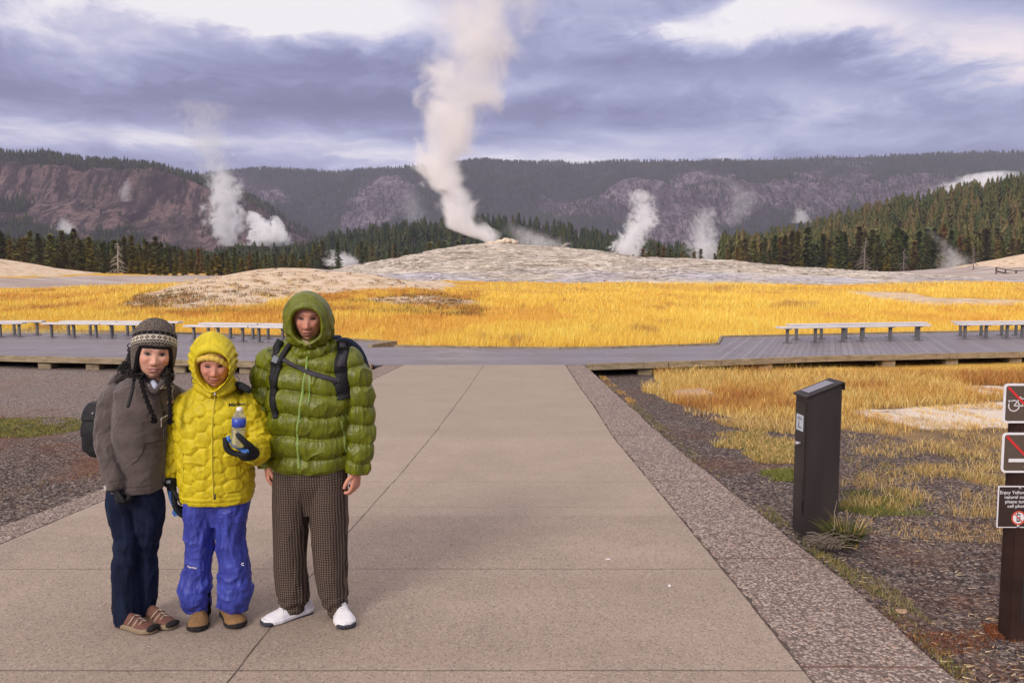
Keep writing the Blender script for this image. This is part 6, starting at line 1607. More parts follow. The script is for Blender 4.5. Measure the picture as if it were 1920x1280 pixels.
    mb = MB().tube([q(573, 646, -.155), q(570, 640, -.15), q(577, 643, -.16), q(583, 651, -.16)], [.006, .012, .010, .004], 8); mb.build('chin_guard', simple('tan_lining', (.30, .22, .15), .15, 50), f.root, True)
    def ld(L, a, t):
        w = np.stack([np.cos(a)*1.1, np.sin(a)*1.1, L*3.2], -1); bunch = sstep(.80, .97, t)
        crease = .006*np.exp(-((np.sin(a-.0))/.16)**2)
        return .004*fbm(w, 3)+bunch*(.0065*np.sin(L*105+2*np.cos(a)+fbm(w*2, 2)*2))
    legs_cloth(f, 'trousers', M_plaid, [(870, 513, 584), (930, 512, 584), (969, 512, 579), (1020, 513, 577), (1063, 513, 576), (1090, 515, 578), (1112, 519, 582), (1132, 524, 575), (1147, 527, 567)],
               [(870, 580, 652), (930, 581, 653), (969, 580, 653), (1020, 586, 653), (1063, 590, 653), (1095, 594, 654), (1112, 598, 655), (1132, 608, 653), (1147, 618, 650)],
               [(962, 520, 646, 0, .060), (935, 516, 650, 0, .080), (905, 513, 652, 0, .115), (850, 516, 650, 0, .12)], ld, .004, 1, post=crease(.0085, 9, (1.2, 1.2, .35), 5., .3))
    for hl, to in (((566, 1150), (514, 1166)), ((636, 1146), (648, 1172))):
        o, so, a, d, sd_ = shoe(f, hl, to, .285, 'shoe', M_shoew, M_shoew, .108, .088, extra=None, sole_h=.030)
        mb = MB()
        tip = a+d*.272; mb_pts = []
        nmx = NM(); nmx.ball(a+d*.258+Vector((0, 0, .013)), (.053, .036, .0175), 16, 24, Matrix(((sd_.x, d.x, 0), (sd_.y, d.y, 0), (0, 0, 1)))); nmx.remesh('toe_guard', M_soledk, o, .003, 1)
        for t in (.50, .57, .64):
            c_ = a+d*(.285*t); h_ = float(np.interp(t, [.4, .55, .75], [1.0, .76, .58]))*.088+.004; mb.tube([c_-sd_*.030+Vector((0, 0, h_-.014)), c_-sd_*.012+Vector((0, 0, h_)), c_+sd_*.012+Vector((0, 0, h_)), c_+sd_*.030+Vector((0, 0, h_-.014))], .0035, 6)
        mb.build('laces', M_shoew, o, True)
        MB().box(a+d*.13+Vector((0, 0, .004)), (.09, .22, .006), Matrix(((sd_.x, d.x, 0), (sd_.y, d.y, 0), (0, 0, 1)))).build('outsole', M_soledk, o)
    # backpack (its own thing) with its straps over the jacket
    t = empty('backpack', f.base, 'dark blue-black backpack worn by the man in green', 'backpack')
    nm = NM(); nm.rows([(q(0, 850).z, q(535, 800, .25).x, q(640, 800, .25).x, .24, .09), (q(0, 800).z, q(528, 800, .25).x, q(655, 800, .25).x, .26, .12), (q(0, 700).z, q(530, 700, .25).x, q(668, 700, .25).x, .25, .12), (q(0, 655).z, q(540, 660, .25).x, q(655, 660, .25).x, .22, .10), (q(0, 634).z, q(560, 640, .25).x, q(640, 640, .25).x, .20, .06)], 80, 80, lambda X, Z, a: .006*fbm(P3(X*12, Z*12, 3.), 3), 2.6)
    nm.tube([(q(626, 645, .10), 7*s), (q(648, 640, .12), 8*s), (q(668, 652, .13), 8*s), (q(682, 672, .13), 6*s), (q(690, 692, .12), 4*s)], 50, 24)
    nm.remesh('pack', M_navy, t, .005, 2)
    ribbon(b, [f.xz(*p) for p in [(519, 640), (512, 652), (510, 675), (510, 705), (512, 740), (517, 782)]], .042, .010, 50, .002).build('shoulder_strap', M_black, t, True)
    ribbon(b, [f.xz(*p) for p in [(545, 638), (533, 655), (524, 676), (519, 700), (514, 738)]], .030, .009, 40, .010).build('shoulder_strap', M_black, t, True)
    st = ribbon(b, [f.xz(*p) for p in [(637, 640), (638, 660), (637, 690), (640, 720), (644, 748)]], .058, .011, 50, .002).build('shoulder_strap', M_black, t, True)
    ribbon(b, [f.xz(*p) for p in [(639, 642), (640, 662), (639, 688)]], .032, .004, 30, .013).build('strap_padding', M_strapgray, st, True)
    ribbon(b, [f.xz(*p) for p in [(528, 672), (550, 684), (584, 697), (612, 706), (637, 714)]], .021, .004, 60, .007, 12).build('chest_strap', M_strapgray, t, True)
    for u, v in ((529, 669), (634, 712)): MB().box(q(u, v, 0)+Vector((0, onto(b, *f.xz(u, v))[0].y-.016-0, 0)) if onto(b, *f.xz(u, v))[0] else q(u, v, -.17), (.030, .008, .034), Matrix.Rotation(R(25), 3, 'Y'), .002).build('buckle', M_buckle if u < 600 else M_black, t)
    MB().tube([q(684, 676, .08), q(692, 688, .06), q(688, 695, .05)], .006, 6).build('loose_strap', M_black, t, True)
    return f
man()

# ================================================================== the short woman in yellow
def yellow():
    f = Fig(409, 1160, 'short older woman in yellow quilted hooded jacket and bright blue trousers, in the middle'); s = f.s; q = f.q
    def tdisp(X, Z, a):
        h = hexpuff(X*1.0+.024*fbm(P3(X*6, Z*6, 1.), 2), Z+.022*fbm(P3(X*6, Z*6, 4.), 2), .049, 8.)
        hem = np.abs(np.sin(math.pi*(Z-q(0, 930).z)/.026))**.7; k = sstep(q(0, 925).z, q(0, 912).z, Z); top = sstep(q(0, 722).z, q(0, 740).z, Z)
        w = fbm(P3(X*14, Z*30, 2.), 3)
        return top*(k*.0105*(h-.6)+(1-k)*.005*(hem-.5))+.0035*w*(.4+.6*(1-h))+.004*fbm(P3(X*5, Z*5, 8.), 2)
    def sdisp(L, a, t):
        h = hexpuff(a*.075, L, .044, 8.); fo = fbm(np.stack([np.cos(a)*1.0, np.sin(a)*1.0, L*22], -1), 3)
        return .0105*(h-.6)+.0055*fo
    def sdisp2(L, a, t):
        h = hexpuff(a*.075, L, .044, 8.); fo = fbm(np.stack([np.cos(a)*1.0, np.sin(a)*1.0, L*24], -1), 3)
        return .0085*(h-.6)+.0095*fo*(1+.5*np.exp(-((t-.55)/.2)**2))
    rows = [f.row(*r_) for r_ in [(938, 345, 468, 0, .118), (928, 340, 474, 0, .132), (900, 338, 474, 0, .145), (850, 335, 473, -.005, .155), (800, 333, 472, -.01, .155), (768, 334, 470, -.01, .145), (748, 340, 465, 0, .125), (735, 352, 452, .0, .11), (724, 366, 441, 0, .095), (706, 374, 434, 0, .080)]]
    aL = [(q(362, 748), 22*s), (q(348, 762), 24*s), (q(338, 795), 22*s), (q(332, 830), 19.5*s), (q(326, 862), 18*s), (q(322, 886), 16*s), (q(321, 897), 13.5*s)]
    aR = [(q(446, 748), 22*s), (q(464, 765), 25*s), (q(480, 795, .0), 25*s), (q(487, 825, -.02), 24*s), (q(486, 842, -.07), 23*s), (q(478, 847, -.14), 21.5*s), (q(472, 846, -.20), 18*s)]
    nm = NM(); nm.rows(rows, 280, 260, tdisp, 2.35); nm.tube(aL, 200, 110, sdisp); nm.tube(aR, 220, 110, sdisp2)
    # standing collar, two wings
    for sg, pts in ((-1, [(372, 706, -.06), (376, 716, -.09), (388, 727, -.125), (400, 737, -.145)]), (1, [(434, 706, -.06), (430, 716, -.09), (417, 727, -.125), (405, 737, -.145)])):
        nm.tube([(q(*p), r_*s) for p, r_ in zip(pts, (7, 7, 6, 4))], 40, 20)
        nm.tube([(q(p[0]+sg*-7*-1*(.4), p[1]+7, p[2]+.01), r_*s) for p, r_ in zip(pts, (9, 10, 8, 4))], 40, 20)
    jk = nm.remesh('jacket', M_yellow, f.root, .0034, 1, crease(.0065, 17, (1, 1, 1.2), 8., .3))
    c = q(403, 683.5, -.056); M = rotM(18, -1, 0)
    kw = dict(sx=1.0, sz=1.0, age=1., smile=1.0, chub=.9); skin = (.60, .28, .20)
    def col(co): return face_color(co, c, M, skin, 1.0, 1.0, 1., (.40, .145, .125), 1.0, 0., .5, .75)
    brow = [(r_[0], r_[1]+.03, r_[2]-.03, r_[3], r_[4]*.75) for r_ in rows]; arm = lambda A: [(p, r_*.5) for p, r_ in A]
    leg = lambda u0, u1: [(q(u0, 940), 18*s), (q(u0, 1020), 14*s), (q(u1, 1090), 11*s), (q(u1, 1145), 9*s)]
    f.body(((c, M), kw), col, brow, [arm(aL), arm(aR)], [leg(378, 378), leg(434, 434)])
    # knitted beanie: cap under the hood and a ribbed roll at the brow
    nm = NM(); nm.ball(c+Vector((0, .005, .055)), (.083, .100, .085), 40, 60)
    al = np.linspace(R(200), R(-20), 60)
    pts = [(Vector((c.x+.0795*math.cos(a)*1.0, c.y-.020-.080*max(0, math.sin(a))**.6, c.z-.004+.048*math.sin(a))), .0145) for a in al]
    nm.tube(pts, 160, 24, lambda L, a, t: .0018*np.sin(L*560)*np.sin(a*4)+.001*np.sin(L*280))
    nm.remesh('beanie', M_gold, f.root, .0028, 0)
    def hd(th, s_):
        rf = fbm(np.stack([np.cos(th)*1.8, np.sin(th)*1.8, 0*th+s_*3], -1), 2); side = np.clip(1-np.abs(np.sin(th)+.05)*1.25, 0, 1)
        top = np.clip(np.sin(th), 0, 1)
        return s_**.5*(1-s_)*(.016*rf+.020*side*np.sin(np.sin(th)*22+s_*7+2*rf))+.005*top*np.exp(-((s_-.10)/.05)**2)-.008*top*np.exp(-((s_-.2)/.04)**2)*(.5+.8*rf)
    ce = q(403.5, 690, -.12); cw = q(404, 669, 0); k = s
    hood(f, ((ce.x, ce.z), (cw.x, cw.z)), [(0, 30*k), (30, 33*k), (60, 31.5*k), (90, 30*k), (120, 31.5*k), (150, 33*k), (180, 30*k), (210, 31*k), (235, 33*k), (270, 41*k), (305, 33*k), (330, 31*k)],
         [(0, 42.5*k), (25, 44*k), (50, 45*k), (70, 46*k), (90, 47.5*k), (110, 47*k), (135, 45*k), (160, 43*k), (180, 42*k), (210, 46*k), (235, 52*k), (270, 56*k), (305, 50*k), (330, 46*k)], -.158, .125, 'hood', M_yellow, hd, tip=-.004)
    b = bvh_of(jk)
    ribbon(b, [f.xz(*p) for p in [(403, 737), (404, 780), (404, 850), (403, 934)]], .013, .0045, 80, .0005, 10).build('zipper', M_zipy, f.root, True)
    ribbon(b, [f.xz(*p) for p in [(403, 737), (404, 780), (404, 850), (403, 934)]], .003, .0015, 80, .0052, 10).build('zipper_teeth', M_zipy, f.root, True)
    MB().tube([q(403, 736, -.165), q(403, 741, -.17)], .0045, 8).build('zipper_pull', M_cream, f.root, True)
    MB().tube([q(403, 926, -.160), q(403, 936, -.160)], .0045, 8).build('zipper_pull', M_zipd, f.root, True)
    ribbon(b, [f.xz(346, 845), f.xz(345, 905)], .006, .003, 20, .001).build('pocket_zip', M_zipy, f.root, True)
    for sg in (-1, 1):
        u = 368 if sg < 0 else 440
        MB().tube([q(u, 703, -.07), q(u+sg*8, 708, -.09), q(u+sg*9, 716, -.10), q(u+sg*2, 720, -.10), q(u-sg*2, 712, -.09)], .0016, 5).build('drawcord', M_black, f.root, True)
    def put_text(tx, u, v, size, mat, host, rot=0., name='lettering', yadd=.0015):
        o = text_mesh(tx, size, mat, f.root, name, bold=.0004); me = o.data; x, z = f.xz(u, v); bb = bvh_of(host); last = None
        cr, sr = math.cos(R(rot)), math.sin(R(rot))
        for vv in me.vertices:
            px_, pz = x+vv.co.x*cr-vv.co.y*sr, z+vv.co.x*sr+vv.co.y*cr; h, _ = onto(bb, px_, pz); y = h.y if h else (last or -.15); last = y
            vv.co = (px_, y-yadd-vv.co.z, pz)
    put_text('Marmot', 440.5, 760, .022, M_ink, jk)
    def ld(L, a, t):
        w = np.stack([np.cos(a)*1.0, np.sin(a)*1.0, L*4], -1); bunch = sstep(.45, .85, t)*(1-.5*sstep(.95, 1., t))
        r_ = 1-np.abs(fbm(w*1.6+3, 3)); return .011*(r_-.6)+.005*fbm(w*2.2, 3)+bunch*.008*fbm(np.stack([np.cos(a)*1.4, np.sin(a)*1.4, L*26], -1), 2)
    tr = legs_cloth(f, 'trousers', M_blue, [(930, 343, 411), (965, 345, 408), (991, 347, 406), (1030, 349, 400), (1060, 346, 396), (1080, 340, 395), (1095, 334, 397), (1112, 336, 397), (1124, 341, 396), (1136, 351, 394), (1143, 356, 391)],
               [(930, 403, 468), (965, 405, 465), (991, 406, 462), (1030, 408, 463), (1050, 410, 467), (1080, 411, 470), (1100, 408, 473), (1113, 407, 474), (1124, 408, 467), (1138, 407, 456)],
               [(984, 352, 459, 0, .05), (955, 347, 464, 0, .075), (930, 345, 466, 0, .105), (905, 347, 464, 0, .10)], ld, .0034, 0, post=crease(.012, 8, (1, 1, 1.1), 6., .3))
    put_text('Marmot', 354, 1068, .016, M_white, tr, -8, yadd=.003); put_text('C', 459, 1053, .02, M_white, tr, 0, yadd=.003)
    for (u, v), hl, to in (((383, 1144), (379, 1152), (370, 1182)), ((432, 1142), (424, 1150), (447, 1177))):
        p = q(u, v); MB().tube([(p.x, p.y, .03), (p.x, p.y, .20)], .034, 16).build('sock', M_sock, f.root, True)
        shoe(f, hl, to, .255, 'shoe', M_suede, M_rub, .108, .092, sole_h=.026, collar=.018)
    # gloves
    def glove_held():
        nm = NM()
        nm.tube([(q(478, 848, -.19), .030), (q(470, 850, -.22), .034), (q(460, 850, -.24), .036), (q(450, 849, -.245), .028)], 40, 30, flat=1)
        for k in range(4):
            dy = -.265+.022*k; o = k*1.6
            nm.tube([(q(466-o, 851, dy), .0155), (q(446-o, 851-o*.2, dy), .0145), (q(431-o*.5, 845, dy-.006), .0140), (q(424-o*.2, 832, dy-.008), .0135), (q(422+o*.3, 820+o, dy), .0125)], 50, 20)
        nm.tube([(q(476, 845, -.22), .020), (q(468, 836, -.27), .0165), (q(457, 826, -.29), .0150), (q(449, 818, -.29), .0135), (q(444, 812, -.285), .0110)], 50, 20)
        g = nm.remesh('glove', M_glove, f.root, .003, 1); bb = bvh_of(g)
        ribbon(bb, [f.xz(u, v, -.27) for u, v in [(427, 817), (430, 825), (437, 834), (447, 841), (457, 845), (467, 846)]], .017, .004, 40, .001, 4).build('glove_panel', M_glovebl, g, True)
        return g
    glove_held()
    nm = NM(); nm.tube([(q(321, 892, -.01), .034), (q(321, 900, -.01), .036), (q(321, 911, -.01), .032)], 20, 24)
    hand(nm, q(321, 909, -.01), (.12, -.02, -1), (.8, .5, 0), 1.04, (10, 16, 12), r_=.0125, spread=.021, side=1, tr=1.2)
    g = nm.remesh('glove', M_glove, f.root, .003, 1); bb = bvh_of(g)
    ribbon(bb, [f.xz(319, 920, -.03), f.xz(319, 935, -.03), f.xz(322, 952, -.03), f.xz(329, 968, -.03)], .020, .003, 40, .001, 6).build('glove_panel', M_glovebl, g, True)
    MB().box(q(316, 903, -.052), (.022, .006, .016), None, .002).build('glove_buckle', M_buckle, g)
    # the bottle she holds
    p0, p1 = q(445.5, 838, -.268), q(449, 768, -.262); ax = (p1-p0).normalized()
    t = empty('water_bottle', f.base+p0, 'clear plastic water bottle with blue label held against the yellow jacket', 'bottle')
    t.rotation_euler = ax.to_track_quat('Z', 'Y').to_euler(); Lb = (p1-p0).length
    def lathe(prof, seg=40): return MB().rings([[(r_*math.cos(2*math.pi*k/seg), r_*math.sin(2*math.pi*k/seg), z) for k in range(seg)] for z, r_ in prof])
    Mpl = material('clear_plastic', lambda n, b: {'Base Color': (.90, .92, .94, 1)}, .08, .5, Transmission_Weight=.88, IOR=1.18)
    lathe([(0, .024), (.004, .030), (.02, .0315), (.03, .030), (.04, .0315), (.05, .030), (.06, .0315), (.07, .030), (.08, .0315), (.10, .031), (.135, .031), (.142, .0325), (.150, .031), (.162, .024), (.172, .016), (.176, .0125), (.18, .0125)]).build('bottle_body', Mpl, t, True)
    wt = material('water', lambda n, b: {'Base Color': (.93, .95, .90, 1)}, .02, .5, Transmission_Weight=.9, IOR=1.25)
    lathe([(.003, .026), (.012, .0295), (.085, .0295), (.087, .0290)]).build('water_fill', wt, t, True)
    lathe([(.100, .0318), (.1001, .0326), (.1395, .0326), (.140, .0318)]).build('label_band', simple('blue_label', (.035, .075, .42), .1, 30, .35, .5), t, True)
    MB().box((-.002, -.0325, .124), (.028, .002, .012), None, .0008).build('label_print', M_white, t)
    lathe([(.178, .0142), (.179, .0148), (.192, .0148), (.194, .013), (.196, .009)]).build('cap', M_white, t, True)
    return f
yellow()

# ================================================================== the woman in the knit hat
def knitwoman():
    f = Fig(262, 1168, 'woman in patterned knit ear-flap hat, gray-brown fleece jacket and dark jeans'); s = f.s; q = f.q
    def tdisp(X, Z, a):
        r_ = 1-np.abs(fbm(P3(X*6, Z*7, 3.), 3)); return .010*(r_-.6)+.005*fbm(P3(X*4, Z*16, 8.), 2)-.006*np.exp(-((Z-q(0, 903).z)/.003)**2)
    def sdisp(L, a, t):
        r_ = 1-np.abs(fbm(np.stack([np.cos(a), np.sin(a), L*11], -1), 3)); cuff = -.004*np.exp(-((t-.93)/.008)**2)
        return .011*(r_-.6)*(1+.8*np.exp(-((t-.5)/.15)**2))+cuff
    rows = [f.row(*r_) for r_ in [(917, 216, 303, 0, .118), (912, 213, 305, 0, .125), (900, 213, 306, 0, .128), (860, 214, 309, 0, .125), (800, 217, 315, -.005, .130), (760, 218, 318, -.01, .130), (735, 217, 321, 0, .115), (720, 223, 319, .01, .10), (709, 238, 310, .02, .085), (700, 252, 304, .02, .07), (692, 262, 299, .02, .06)]]
    aL = [(q(230, 730), 20*s), (q(211, 750, -.01), 22*s), (q(203, 785, -.03), 21*s), (q(199, 818, -.05), 20*s), (q(202, 850, -.085), 18.5*s), (q(209, 880, -.115), 17*s), (q(216, 904, -.125), 17*s), (q(217, 916, -.125), 16*s)]
    aR = [(q(302, 735), 20*s), (q(322, 738, .05), 18*s), (q(350, 752, .13), 16*s), (q(395, 757, .17), 15*s), (q(430, 745, .15), 13*s), (q(447, 730, .10), 12*s)]
    nm = NM(); nm.rows(rows, 200, 160, tdisp, 2.3); nm.tube(aL, 180, 90, sdisp); nm.tube(aR, 120, 60, sdisp)
    # the jacket's own hood lying back on the shoulders, collar edges
    nm.tube([(q(207, 722, .06), 7*s), (q(222, 708, .07), 9*s), (q(245, 700, .08), 10*s), (q(275, 697, .09), 11*s), (q(305, 702, .08), 9*s), (q(322, 713, .06), 7*s)], 60, 24)
    nm.tube([(q(254, 703, -.02), 7*s), (q(266, 716, -.07), 6*s), (q(282, 727, -.10), 5*s), (q(289, 736, -.11), 4*s)], 40, 20)
    nm.tube([(q(313, 706, -.02), 7*s), (q(308, 716, -.07), 6*s), (q(297, 727, -.10), 5*s), (q(291, 736, -.11), 4*s)], 40, 20)
    jk = nm.remesh('jacket', M_fleece, f.root, .004, 2, crease(.0065, 8, (1, 1, .8), 2., .3))
    c = q(288.5, 662, -.035); M = rotM(27, 4, 6.5)
    kw = dict(sx=1.08, sz=1.10, age=.08, smile=.35, chub=.9); skin = (.64, .345, .25)
    def col(co): return face_color(co, c, M, skin, 1.08, 1.10, .05, (.46, .15, .14), .35, 0., .65, 1.05, teeth=.7)
    brow = [(r_[0], r_[1]+.05, r_[2]-.05, r_[3], r_[4]*.7) for r_ in rows if r_[0] < rows[-3][0]]; arm = lambda A: [(p, r_*.42) for p, r_ in A]
    leg = lambda u0, u1, dy: [(q(u0, 930, 0), 16*s), (q(u0, 1010, dy), 12*s), (q(u1, 1090, dy), 9*s), (q(u1, 1145, dy), 8*s)]
    f.body(((c, M), kw), col, brow, [arm(aL), arm(aR)], [leg(236, 238, 0), leg(277, 278, .058)])
    # hat in the head's own frame
    def hat():
        na, nz_ = 220, 110; a = np.linspace(0, 2*math.pi, na, endpoint=False)   # a=0 is the front
        fr = np.cos(a); sd_ = np.abs(np.sin(a)); ze = np.where(fr > 0, .034-.004*sd_, -.02-.0*fr); ze = .034-.125*sstep(.62, .93, sd_)*(1-.0*fr); ze = np.where(fr < 0, -.055-.036*sstep(.62, .93, sd_), ze)
        rz = [-.12, -.09, -.04, 0, .05, .09, .12, .145, .160, .168, .172]; rr = [.080, .085, .092, .096, .0965, .091, .080, .062, .044, .028, .002]
        def shell(off, top): 
            P = []
            for i in range(nz_):
                t = i/(nz_-1); z = ze*(1-t)+(top)*t; r_ = np.interp(z, rz, rr)-off; r_ = np.maximum(r_, .001)
                P.append(np.stack([np.sin(a)*r_*(.98), -np.cos(a)*r_*1.10+.006, z+.0012*np.sin(a*60)*(i % 2)], -1))
            return P
        out, inn = shell(0, .172), shell(.009, .162); P = np.array(inn[::-1]+[np.array(out[0])+np.array([0, 0, -.004])]+out)
        V = P.reshape(-1, 3); n_ = len(P); I = np.arange(n_*na).reshape(n_, na); J = np.roll(I, -1, 1); F = np.stack([I[:-1], J[:-1], J[1:], I[1:]], -1).reshape(-1, 4)
        def mt(n, b):
            o = n.obj(); x, y, z = n.xyz(o); w = n.m('ADD', z, n.m('MULTIPLY', y, .36)); ph = n.m('ARCTAN2', x, n.m('MULTIPLY', y, -1.))
            sp_ = n.noise(o, 170, 3, .75); base = n.ramp(sp_, [(.35, (.050, .038, .032)), (.5, (.125, .10, .085)), (.66, (.30, .25, .215))])
            black = n.mix(n.mr(sp_, .5, .75), (.012, .010, .011), (.05, .045, .045)); cream = n.mix(n.mr(sp_, .3, .7), (.50, .43, .34), (.72, .64, .53))
            inb = lambda lo, hi: n.m('MULTIPLY', n.mr(w, lo-.001, lo+.001), n.mr(w, hi-.001, hi+.001, 1, 0))
            cell = lambda N, sh=0.: n.m('ABSOLUTE', n.m('SUBTRACT', n.m('FRACT', n.m('ADD', n.m('MULTIPLY', ph, N/6.2832), sh)), .5))
            col = base
            dots = n.m('MULTIPLY', n.mr(cell(22), .12, .2, 1, 0), n.mr(n.m('ABSOLUTE', n.m('SUBTRACT', w, .0735)), .003, .005, 1, 0)); b1 = n.mix(n.m('MULTIPLY', dots, .6), black, (.16, .15, .16))
            col = n.mix(inb(.064, .083), col, b1)
            dd = n.m('ADD', n.m('MULTIPLY', cell(24), 2.6), n.m('MULTIPLY', n.m('ABSOLUTE', n.m('SUBTRACT', w, .050)), 105.)); ring = n.m('MULTIPLY', n.mr(dd, .38, .46), n.mr(dd, .98, 1.06, 1, 0))
            col = n.mix(inb(.036, .064), col, n.mix(ring, cream, black))
            zg = n.m('SUBTRACT', w, n.m('ADD', .0245, n.m('MULTIPLY', cell(44), .013))); zz = n.mix(n.mr(n.m('ABSOLUTE', zg), .0018, .0026, 1, 0), black, cream)
            col = n.mix(inb(.022, .036), col, zz); col = n.mix(inb(.0205, .0222), col, black)
            edge = n.mr(n.attr('edge', 'Fac'), .3, .7); col = n.mix(edge, col, (.010, .009, .010))
            rib = n.m('SINE', n.m('MULTIPLY', z, 1500.))
            return {'Base Color': col, 'Normal': n.bump(n.m('ADD', sp_, n.m('MULTIPLY', rib, .2)), .9, .005)}
        e = np.zeros((n_, na)); e[:nz_+3] = 1.; 
        o = mesh_np('knit_hat', V, F, material('patterned_knit', mt, .95, .1), True, np.repeat(e.reshape(-1, 1), 3, 1), 'edge', parent=f.root)
        o.matrix_local = Matrix.Translation(c) @ M.to_4x4() @ Matrix.Diagonal((1.14, 1.07, 1.04, 1))
        # black pile lining bulging round the face
        nm = NM(); al = np.linspace(-1, 1, 80); pts = []
        for t in al:
            A = t*R(100); z = .034-.120*float(sstep(.62, .93, abs(math.sin(A)) if abs(A) < R(90) else 1.)); r_ = float(np.interp(z, rz, rr))-.004
            pts.append((Vector((math.sin(A)*r_*.97, -math.cos(A)*r_*1.08+.004, z)), .0085 if abs(t) < .45 else .0095))
        nm.tube(pts, 200, 20, lambda L, a, t: .002*fbm(np.stack([np.cos(a)*2, np.sin(a)*2, L*150], -1), 2))
        l = nm.remesh('hat_lining', M_pile, o, .0028, 0)
        return o
    hat()
    def braid(pts, r_, name='hat_cord'):
        nm = NM(); nm.tube([(q(*p), r_) for p in pts], 160, 24, lambda L, a, t: .0022*np.sin(L*230+2*a)+.0015*np.sin(L*230-2*a))
        o = nm.remesh(name, M_pile, f.root, .0026, 0)
        e = q(*pts[-1]); rr = random.Random(int(e.x*1e4)); mb = MB()
        for k in range(90):
            d = Vector((rr.gauss(0, 1), rr.gauss(0, 1), rr.gauss(-.3, 1))).normalized(); L = rr.uniform(.012, .021); mb.tube([e+Vector((0, 0, -.012))+d*.004, e+Vector((0, 0, -.014))+d*L], [.0028, .0016], 5)
        mb.build('tassel', M_pile, o)
    braid([(258, 693, -.055), (264, 712, -.105), (270, 735, -.135), (280, 762, -.155), (289, 782, -.160)], 3.7*s)
    braid([(312, 690, -.07), (315, 712, -.115), (318, 740, -.135), (319, 765, -.145), (319, 784, -.150)], 3.5*s)
    # curly hair
    mb = MB(); rr = random.Random(5)
    def curls(cu, cv, cdy, su, sv, n, L=.05, r_=.0028):
        for k in range(n):
            p = q(cu+rr.gauss(0, su), cv+rr.gauss(0, sv), cdy+rr.gauss(0, .014)); pts = []; a = rr.uniform(0, 6.28); R0 = rr.uniform(.004, .008); dr = Vector((rr.uniform(-.6, .6), rr.uniform(-.4, .2), -1)).normalized()
            for i in range(9): pts.append(p+dr*L*(i/8)+Vector((math.cos(a+i*1.0)*R0, math.sin(a+i*1.0)*R0, 0)))
            mb.tube(pts, [r_*.6]+[r_]*7+[r_*.3], 5)
    curls(264, 693, -.075, 6, 4.5, 120, .026); curls(251, 690, -.04, 5, 5, 70, .035); curls(237, 684, .02, 5, 5, 100, .035); curls(244, 660, .02, 1.5, 10, 50, .03)
    mb.build('hair', M_hair, f.root, True); mb = MB()
    curls(311, 697, -.065, 3, 6, 80, .03); curls(318, 704, -.02, 3, 3, 30, .02)
    mb.build('hair', M_hair, f.root, True)
    b = bvh_of(jk)
    ribbon(b, [f.xz(*p) for p in [(291, 735), (294, 760), (297, 800), (299, 850), (299, 910)]], .006, .003, 60, .0003).build('zipper', M_zipd, f.root, True)
    MB().tube([q(290, 731, -.145), q(292, 739, -.155)], .004, 6).build('zipper_pull', M_zipd, f.root, True)
    MB().tube([(x_, onto(b, x_, z_)[0].y-.004 if onto(b, x_, z_)[0] else -.14, z_) for x_, z_ in [f.xz(304+k*.1, 723+k*4) for k in range(20)]], .0025, 6).build('drawcord', M_cream, f.root, True)
    MB().tube([(x_, onto(b, x_, z_)[0].y-.003 if onto(b, x_, z_)[0] else -.14, z_) for x_, z_ in [f.xz(276, 722), f.xz(279, 735)]], .0022, 6).build('drawcord', M_cream, f.root, True)
    def seamline(pts, name='pocket_seam'):
        P_ = np.array([f.xz(*p) for p in pts]); L = np.linspace(0, len(P_)-1, 30); X = np.interp(L, range(len(P_)), P_[:, 0]); Z = np.interp(L, range(len(P_)), P_[:, 1]); o_ = []
        for x_, z_ in zip(X, Z):
            h, _ = onto(b, x_, z_)
            if h: o_.append((x_, h.y-.0005, z_))
        if len(o_) > 2: MB().tube(o_, .0022, 6).build(name, M_zipd2, f.root, True)
    seamline([(271, 831), (302, 831)]); seamline([(271, 831), (266, 850), (259, 862), (248, 870)])
    MB().tube([q(287, 716, -.075), q(292, 724, -.095), q(293, 733, -.10)], [.014, .016, .006], 8).build('shirt_collar', simple('pale_shirt', (.42, .44, .55), .1, 40), f.root, True)
    def ld(L, a, t):
        w = np.stack([np.cos(a)*1.1, np.sin(a)*1.1, L*4], -1); r_ = 1-np.abs(fbm(w*1.3, 3))
        return .008*(r_-.65)+.0055*np.exp(-((t-.48)/.13)**2)*np.sin(L*75+3*np.sin(a))*.6
    legs_cloth(f, 'jeans', M_denim, [(905, 212, 262), (922, 204, 263), (940, 200, 263), (960, 204, 262), (1007, 214, 262), (1035, 214, 261), (1063, 212, 262), (1100, 212, 264), (1140, 213, 266), (1166, 214, 264)],
               [(905, 252, 298), (922, 248, 303), (940, 249, 307, .01), (963, 250, 307, .02), (1007, 255, 300, .05), (1035, 257, 294, .06), (1079, 260, 296, .06), (1120, 262, 294, .06), (1150, 262, 290, .06)],
               [(957, 206, 303, 0, .05), (935, 202, 306, 0, .075), (915, 206, 302, 0, .09), (870, 215, 298, 0, .08)], ld, .004, 1, post=crease(.007, 9, (1, 1, .6), 6., .3))
    for hl, to in (((232, 1174), (282, 1185)), ((285, 1163), (315, 1175))):
        o, so, a, d, sd_ = shoe(f, hl, to, .25, 'shoe', M_brsh, M_solet, .092, .080, sole_h=.030)
        mb = MB()
        for t in (.46, .56, .66):
            for sg in (-1, 1):
                c_ = a+d*(.25*t); h_ = float(np.interp(t, [.4, .55, .75], [1.0, .76, .58]))*.080
                mb.tube([c_+Vector((0, 0, h_+.003)), c_+sd_*sg*.026+d*.006+Vector((0, 0, h_-.010)), c_+sd_*sg*.040-d*.006+Vector((0, 0, h_-.034))], [.0042, .0040, .0036], 6)
        mb.build('laces', M_mesh_, o, True)
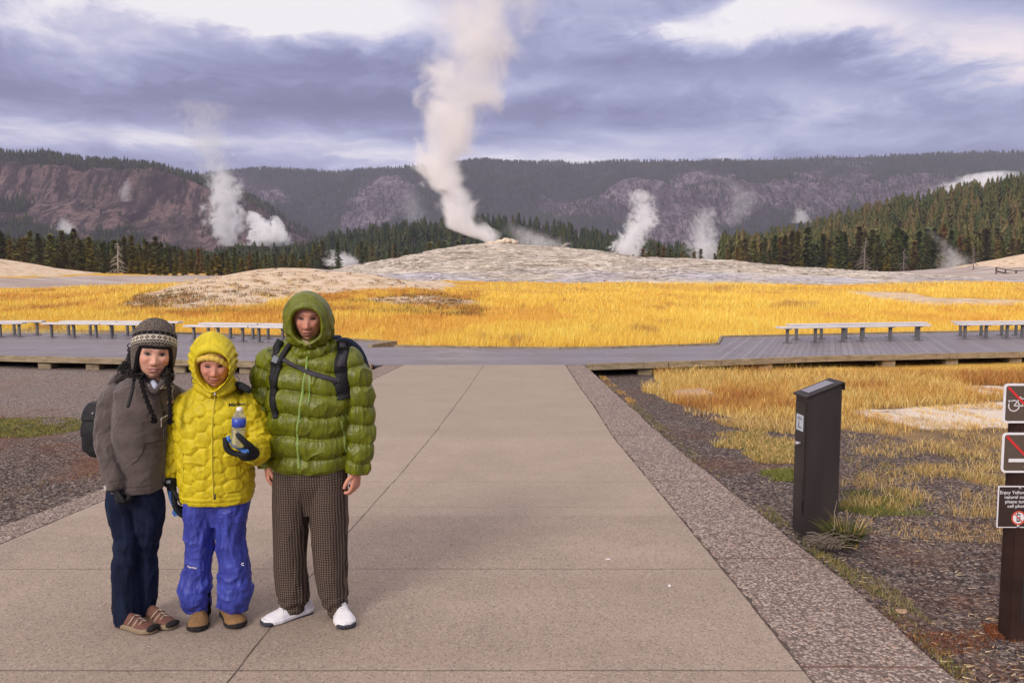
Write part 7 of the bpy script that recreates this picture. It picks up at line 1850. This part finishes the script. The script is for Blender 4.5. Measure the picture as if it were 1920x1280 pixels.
        nmx = NM(); nmx.ball(a+d*.236+Vector((0, 0, .028)), (.040, .020, .018), 16, 24, Matrix(((sd_.x, d.x, 0), (sd_.y, d.y, 0), (0, 0, 1)))); nmx.remesh('toe_guard', M_rub, o, .003, 1)
    # gloves: one hanging in the pocket line, one laid on the other woman's shoulder
    nm = NM(); nm.tube([(q(217, 912, -.125), .036), (q(218, 920, -.125), .037)], 12, 20)
    hand(nm, q(219, 917, -.13), (.25, -.25, -.8), (.9, .35, 0), .82, (58, 62, 40), r_=.0125, spread=.020, side=1, tr=1.2)
    nm.remesh('glove', M_glove, f.root, .003, 1)
    nm = NM(); yo = .0
    for k in range(4):
        o = k*7.0
        nm.tube([(q(447+o*.5, 726+k*1.2, .09), .0155), (q(450+o*.55, 721+k*2., .03), .0150), (q(452+o*.6, 722+k*2.2, -.03), .0140), (q(452+o*.7, 727+k*2.2, -.07), .0120)], 40, 16)
    nm.tube([(q(443, 730, .10), .020), (q(441, 722, .05), .0145), (q(443, 718, .0), .013), (q(445, 721, -.04), .011)], 40, 16); nm.ball(q(450, 728, .10), (.035, .03, .03))
    nm.remesh('glove', M_glove, f.root, .003, 1)
    MB().box(q(198, 914, -.145), (.016, .010, .022), None, .003).build('wrist_tag', M_cream, f.root)
    # her bag
    t = empty('backpack', f.base, 'small black backpack behind the arm of the woman in gray fleece', 'backpack')
    nm = NM(); nm.rows([(q(0, 865).z, q(172, 800, .15).x, q(228, 800, .15).x, .15, .06), (q(0, 855).z, q(161, 800, .15).x, q(235, 800, .15).x, .15, .09), (q(0, 815).z, q(157, 800, .15).x, q(238, 800, .15).x, .15, .10), (q(0, 785).z, q(160, 800, .15).x, q(236, 800, .15).x, .15, .09), (q(0, 763).z, q(170, 800, .15).x, q(230, 800, .15).x, .15, .06)], 70, 70, lambda X, Z, a: .010*fbm(P3(X*14, Z*9, 3.), 3), 2.8)
    nm.remesh('bag', M_black, t, .0045, 2)
    nm = NM(); nm.rows([(q(0, 792).z, q(160, 800, .15).x, q(236, 800, .15).x, .15, .102), (q(0, 772).z, q(165, 800, .15).x, q(232, 800, .15).x, .15, .09), (q(0, 762).z, q(172, 800, .15).x, q(228, 800, .15).x, .15, .055)], 30, 70, lambda X, Z, a: .006*fbm(P3(X*14, Z*9, 3.), 3)+.004, 2.8)
    nm.remesh('flap', M_black, t, .0045, 2)
    MB().sphere(q(174, 775, .055), .006, 10, 7).build('rivet', M_bolt, t, True)
    ribbon(b, [f.xz(*p) for p in [(229, 702), (240, 710), (246, 728), (245, 745), (242, 762)]], .018, .006, 40, .001).build('shoulder_strap', M_black, t, True)
    return f
M_zipd2 = simple('fleece_seam', (.045, .035, .033), .2, 100, .95, .1)
knitwoman()
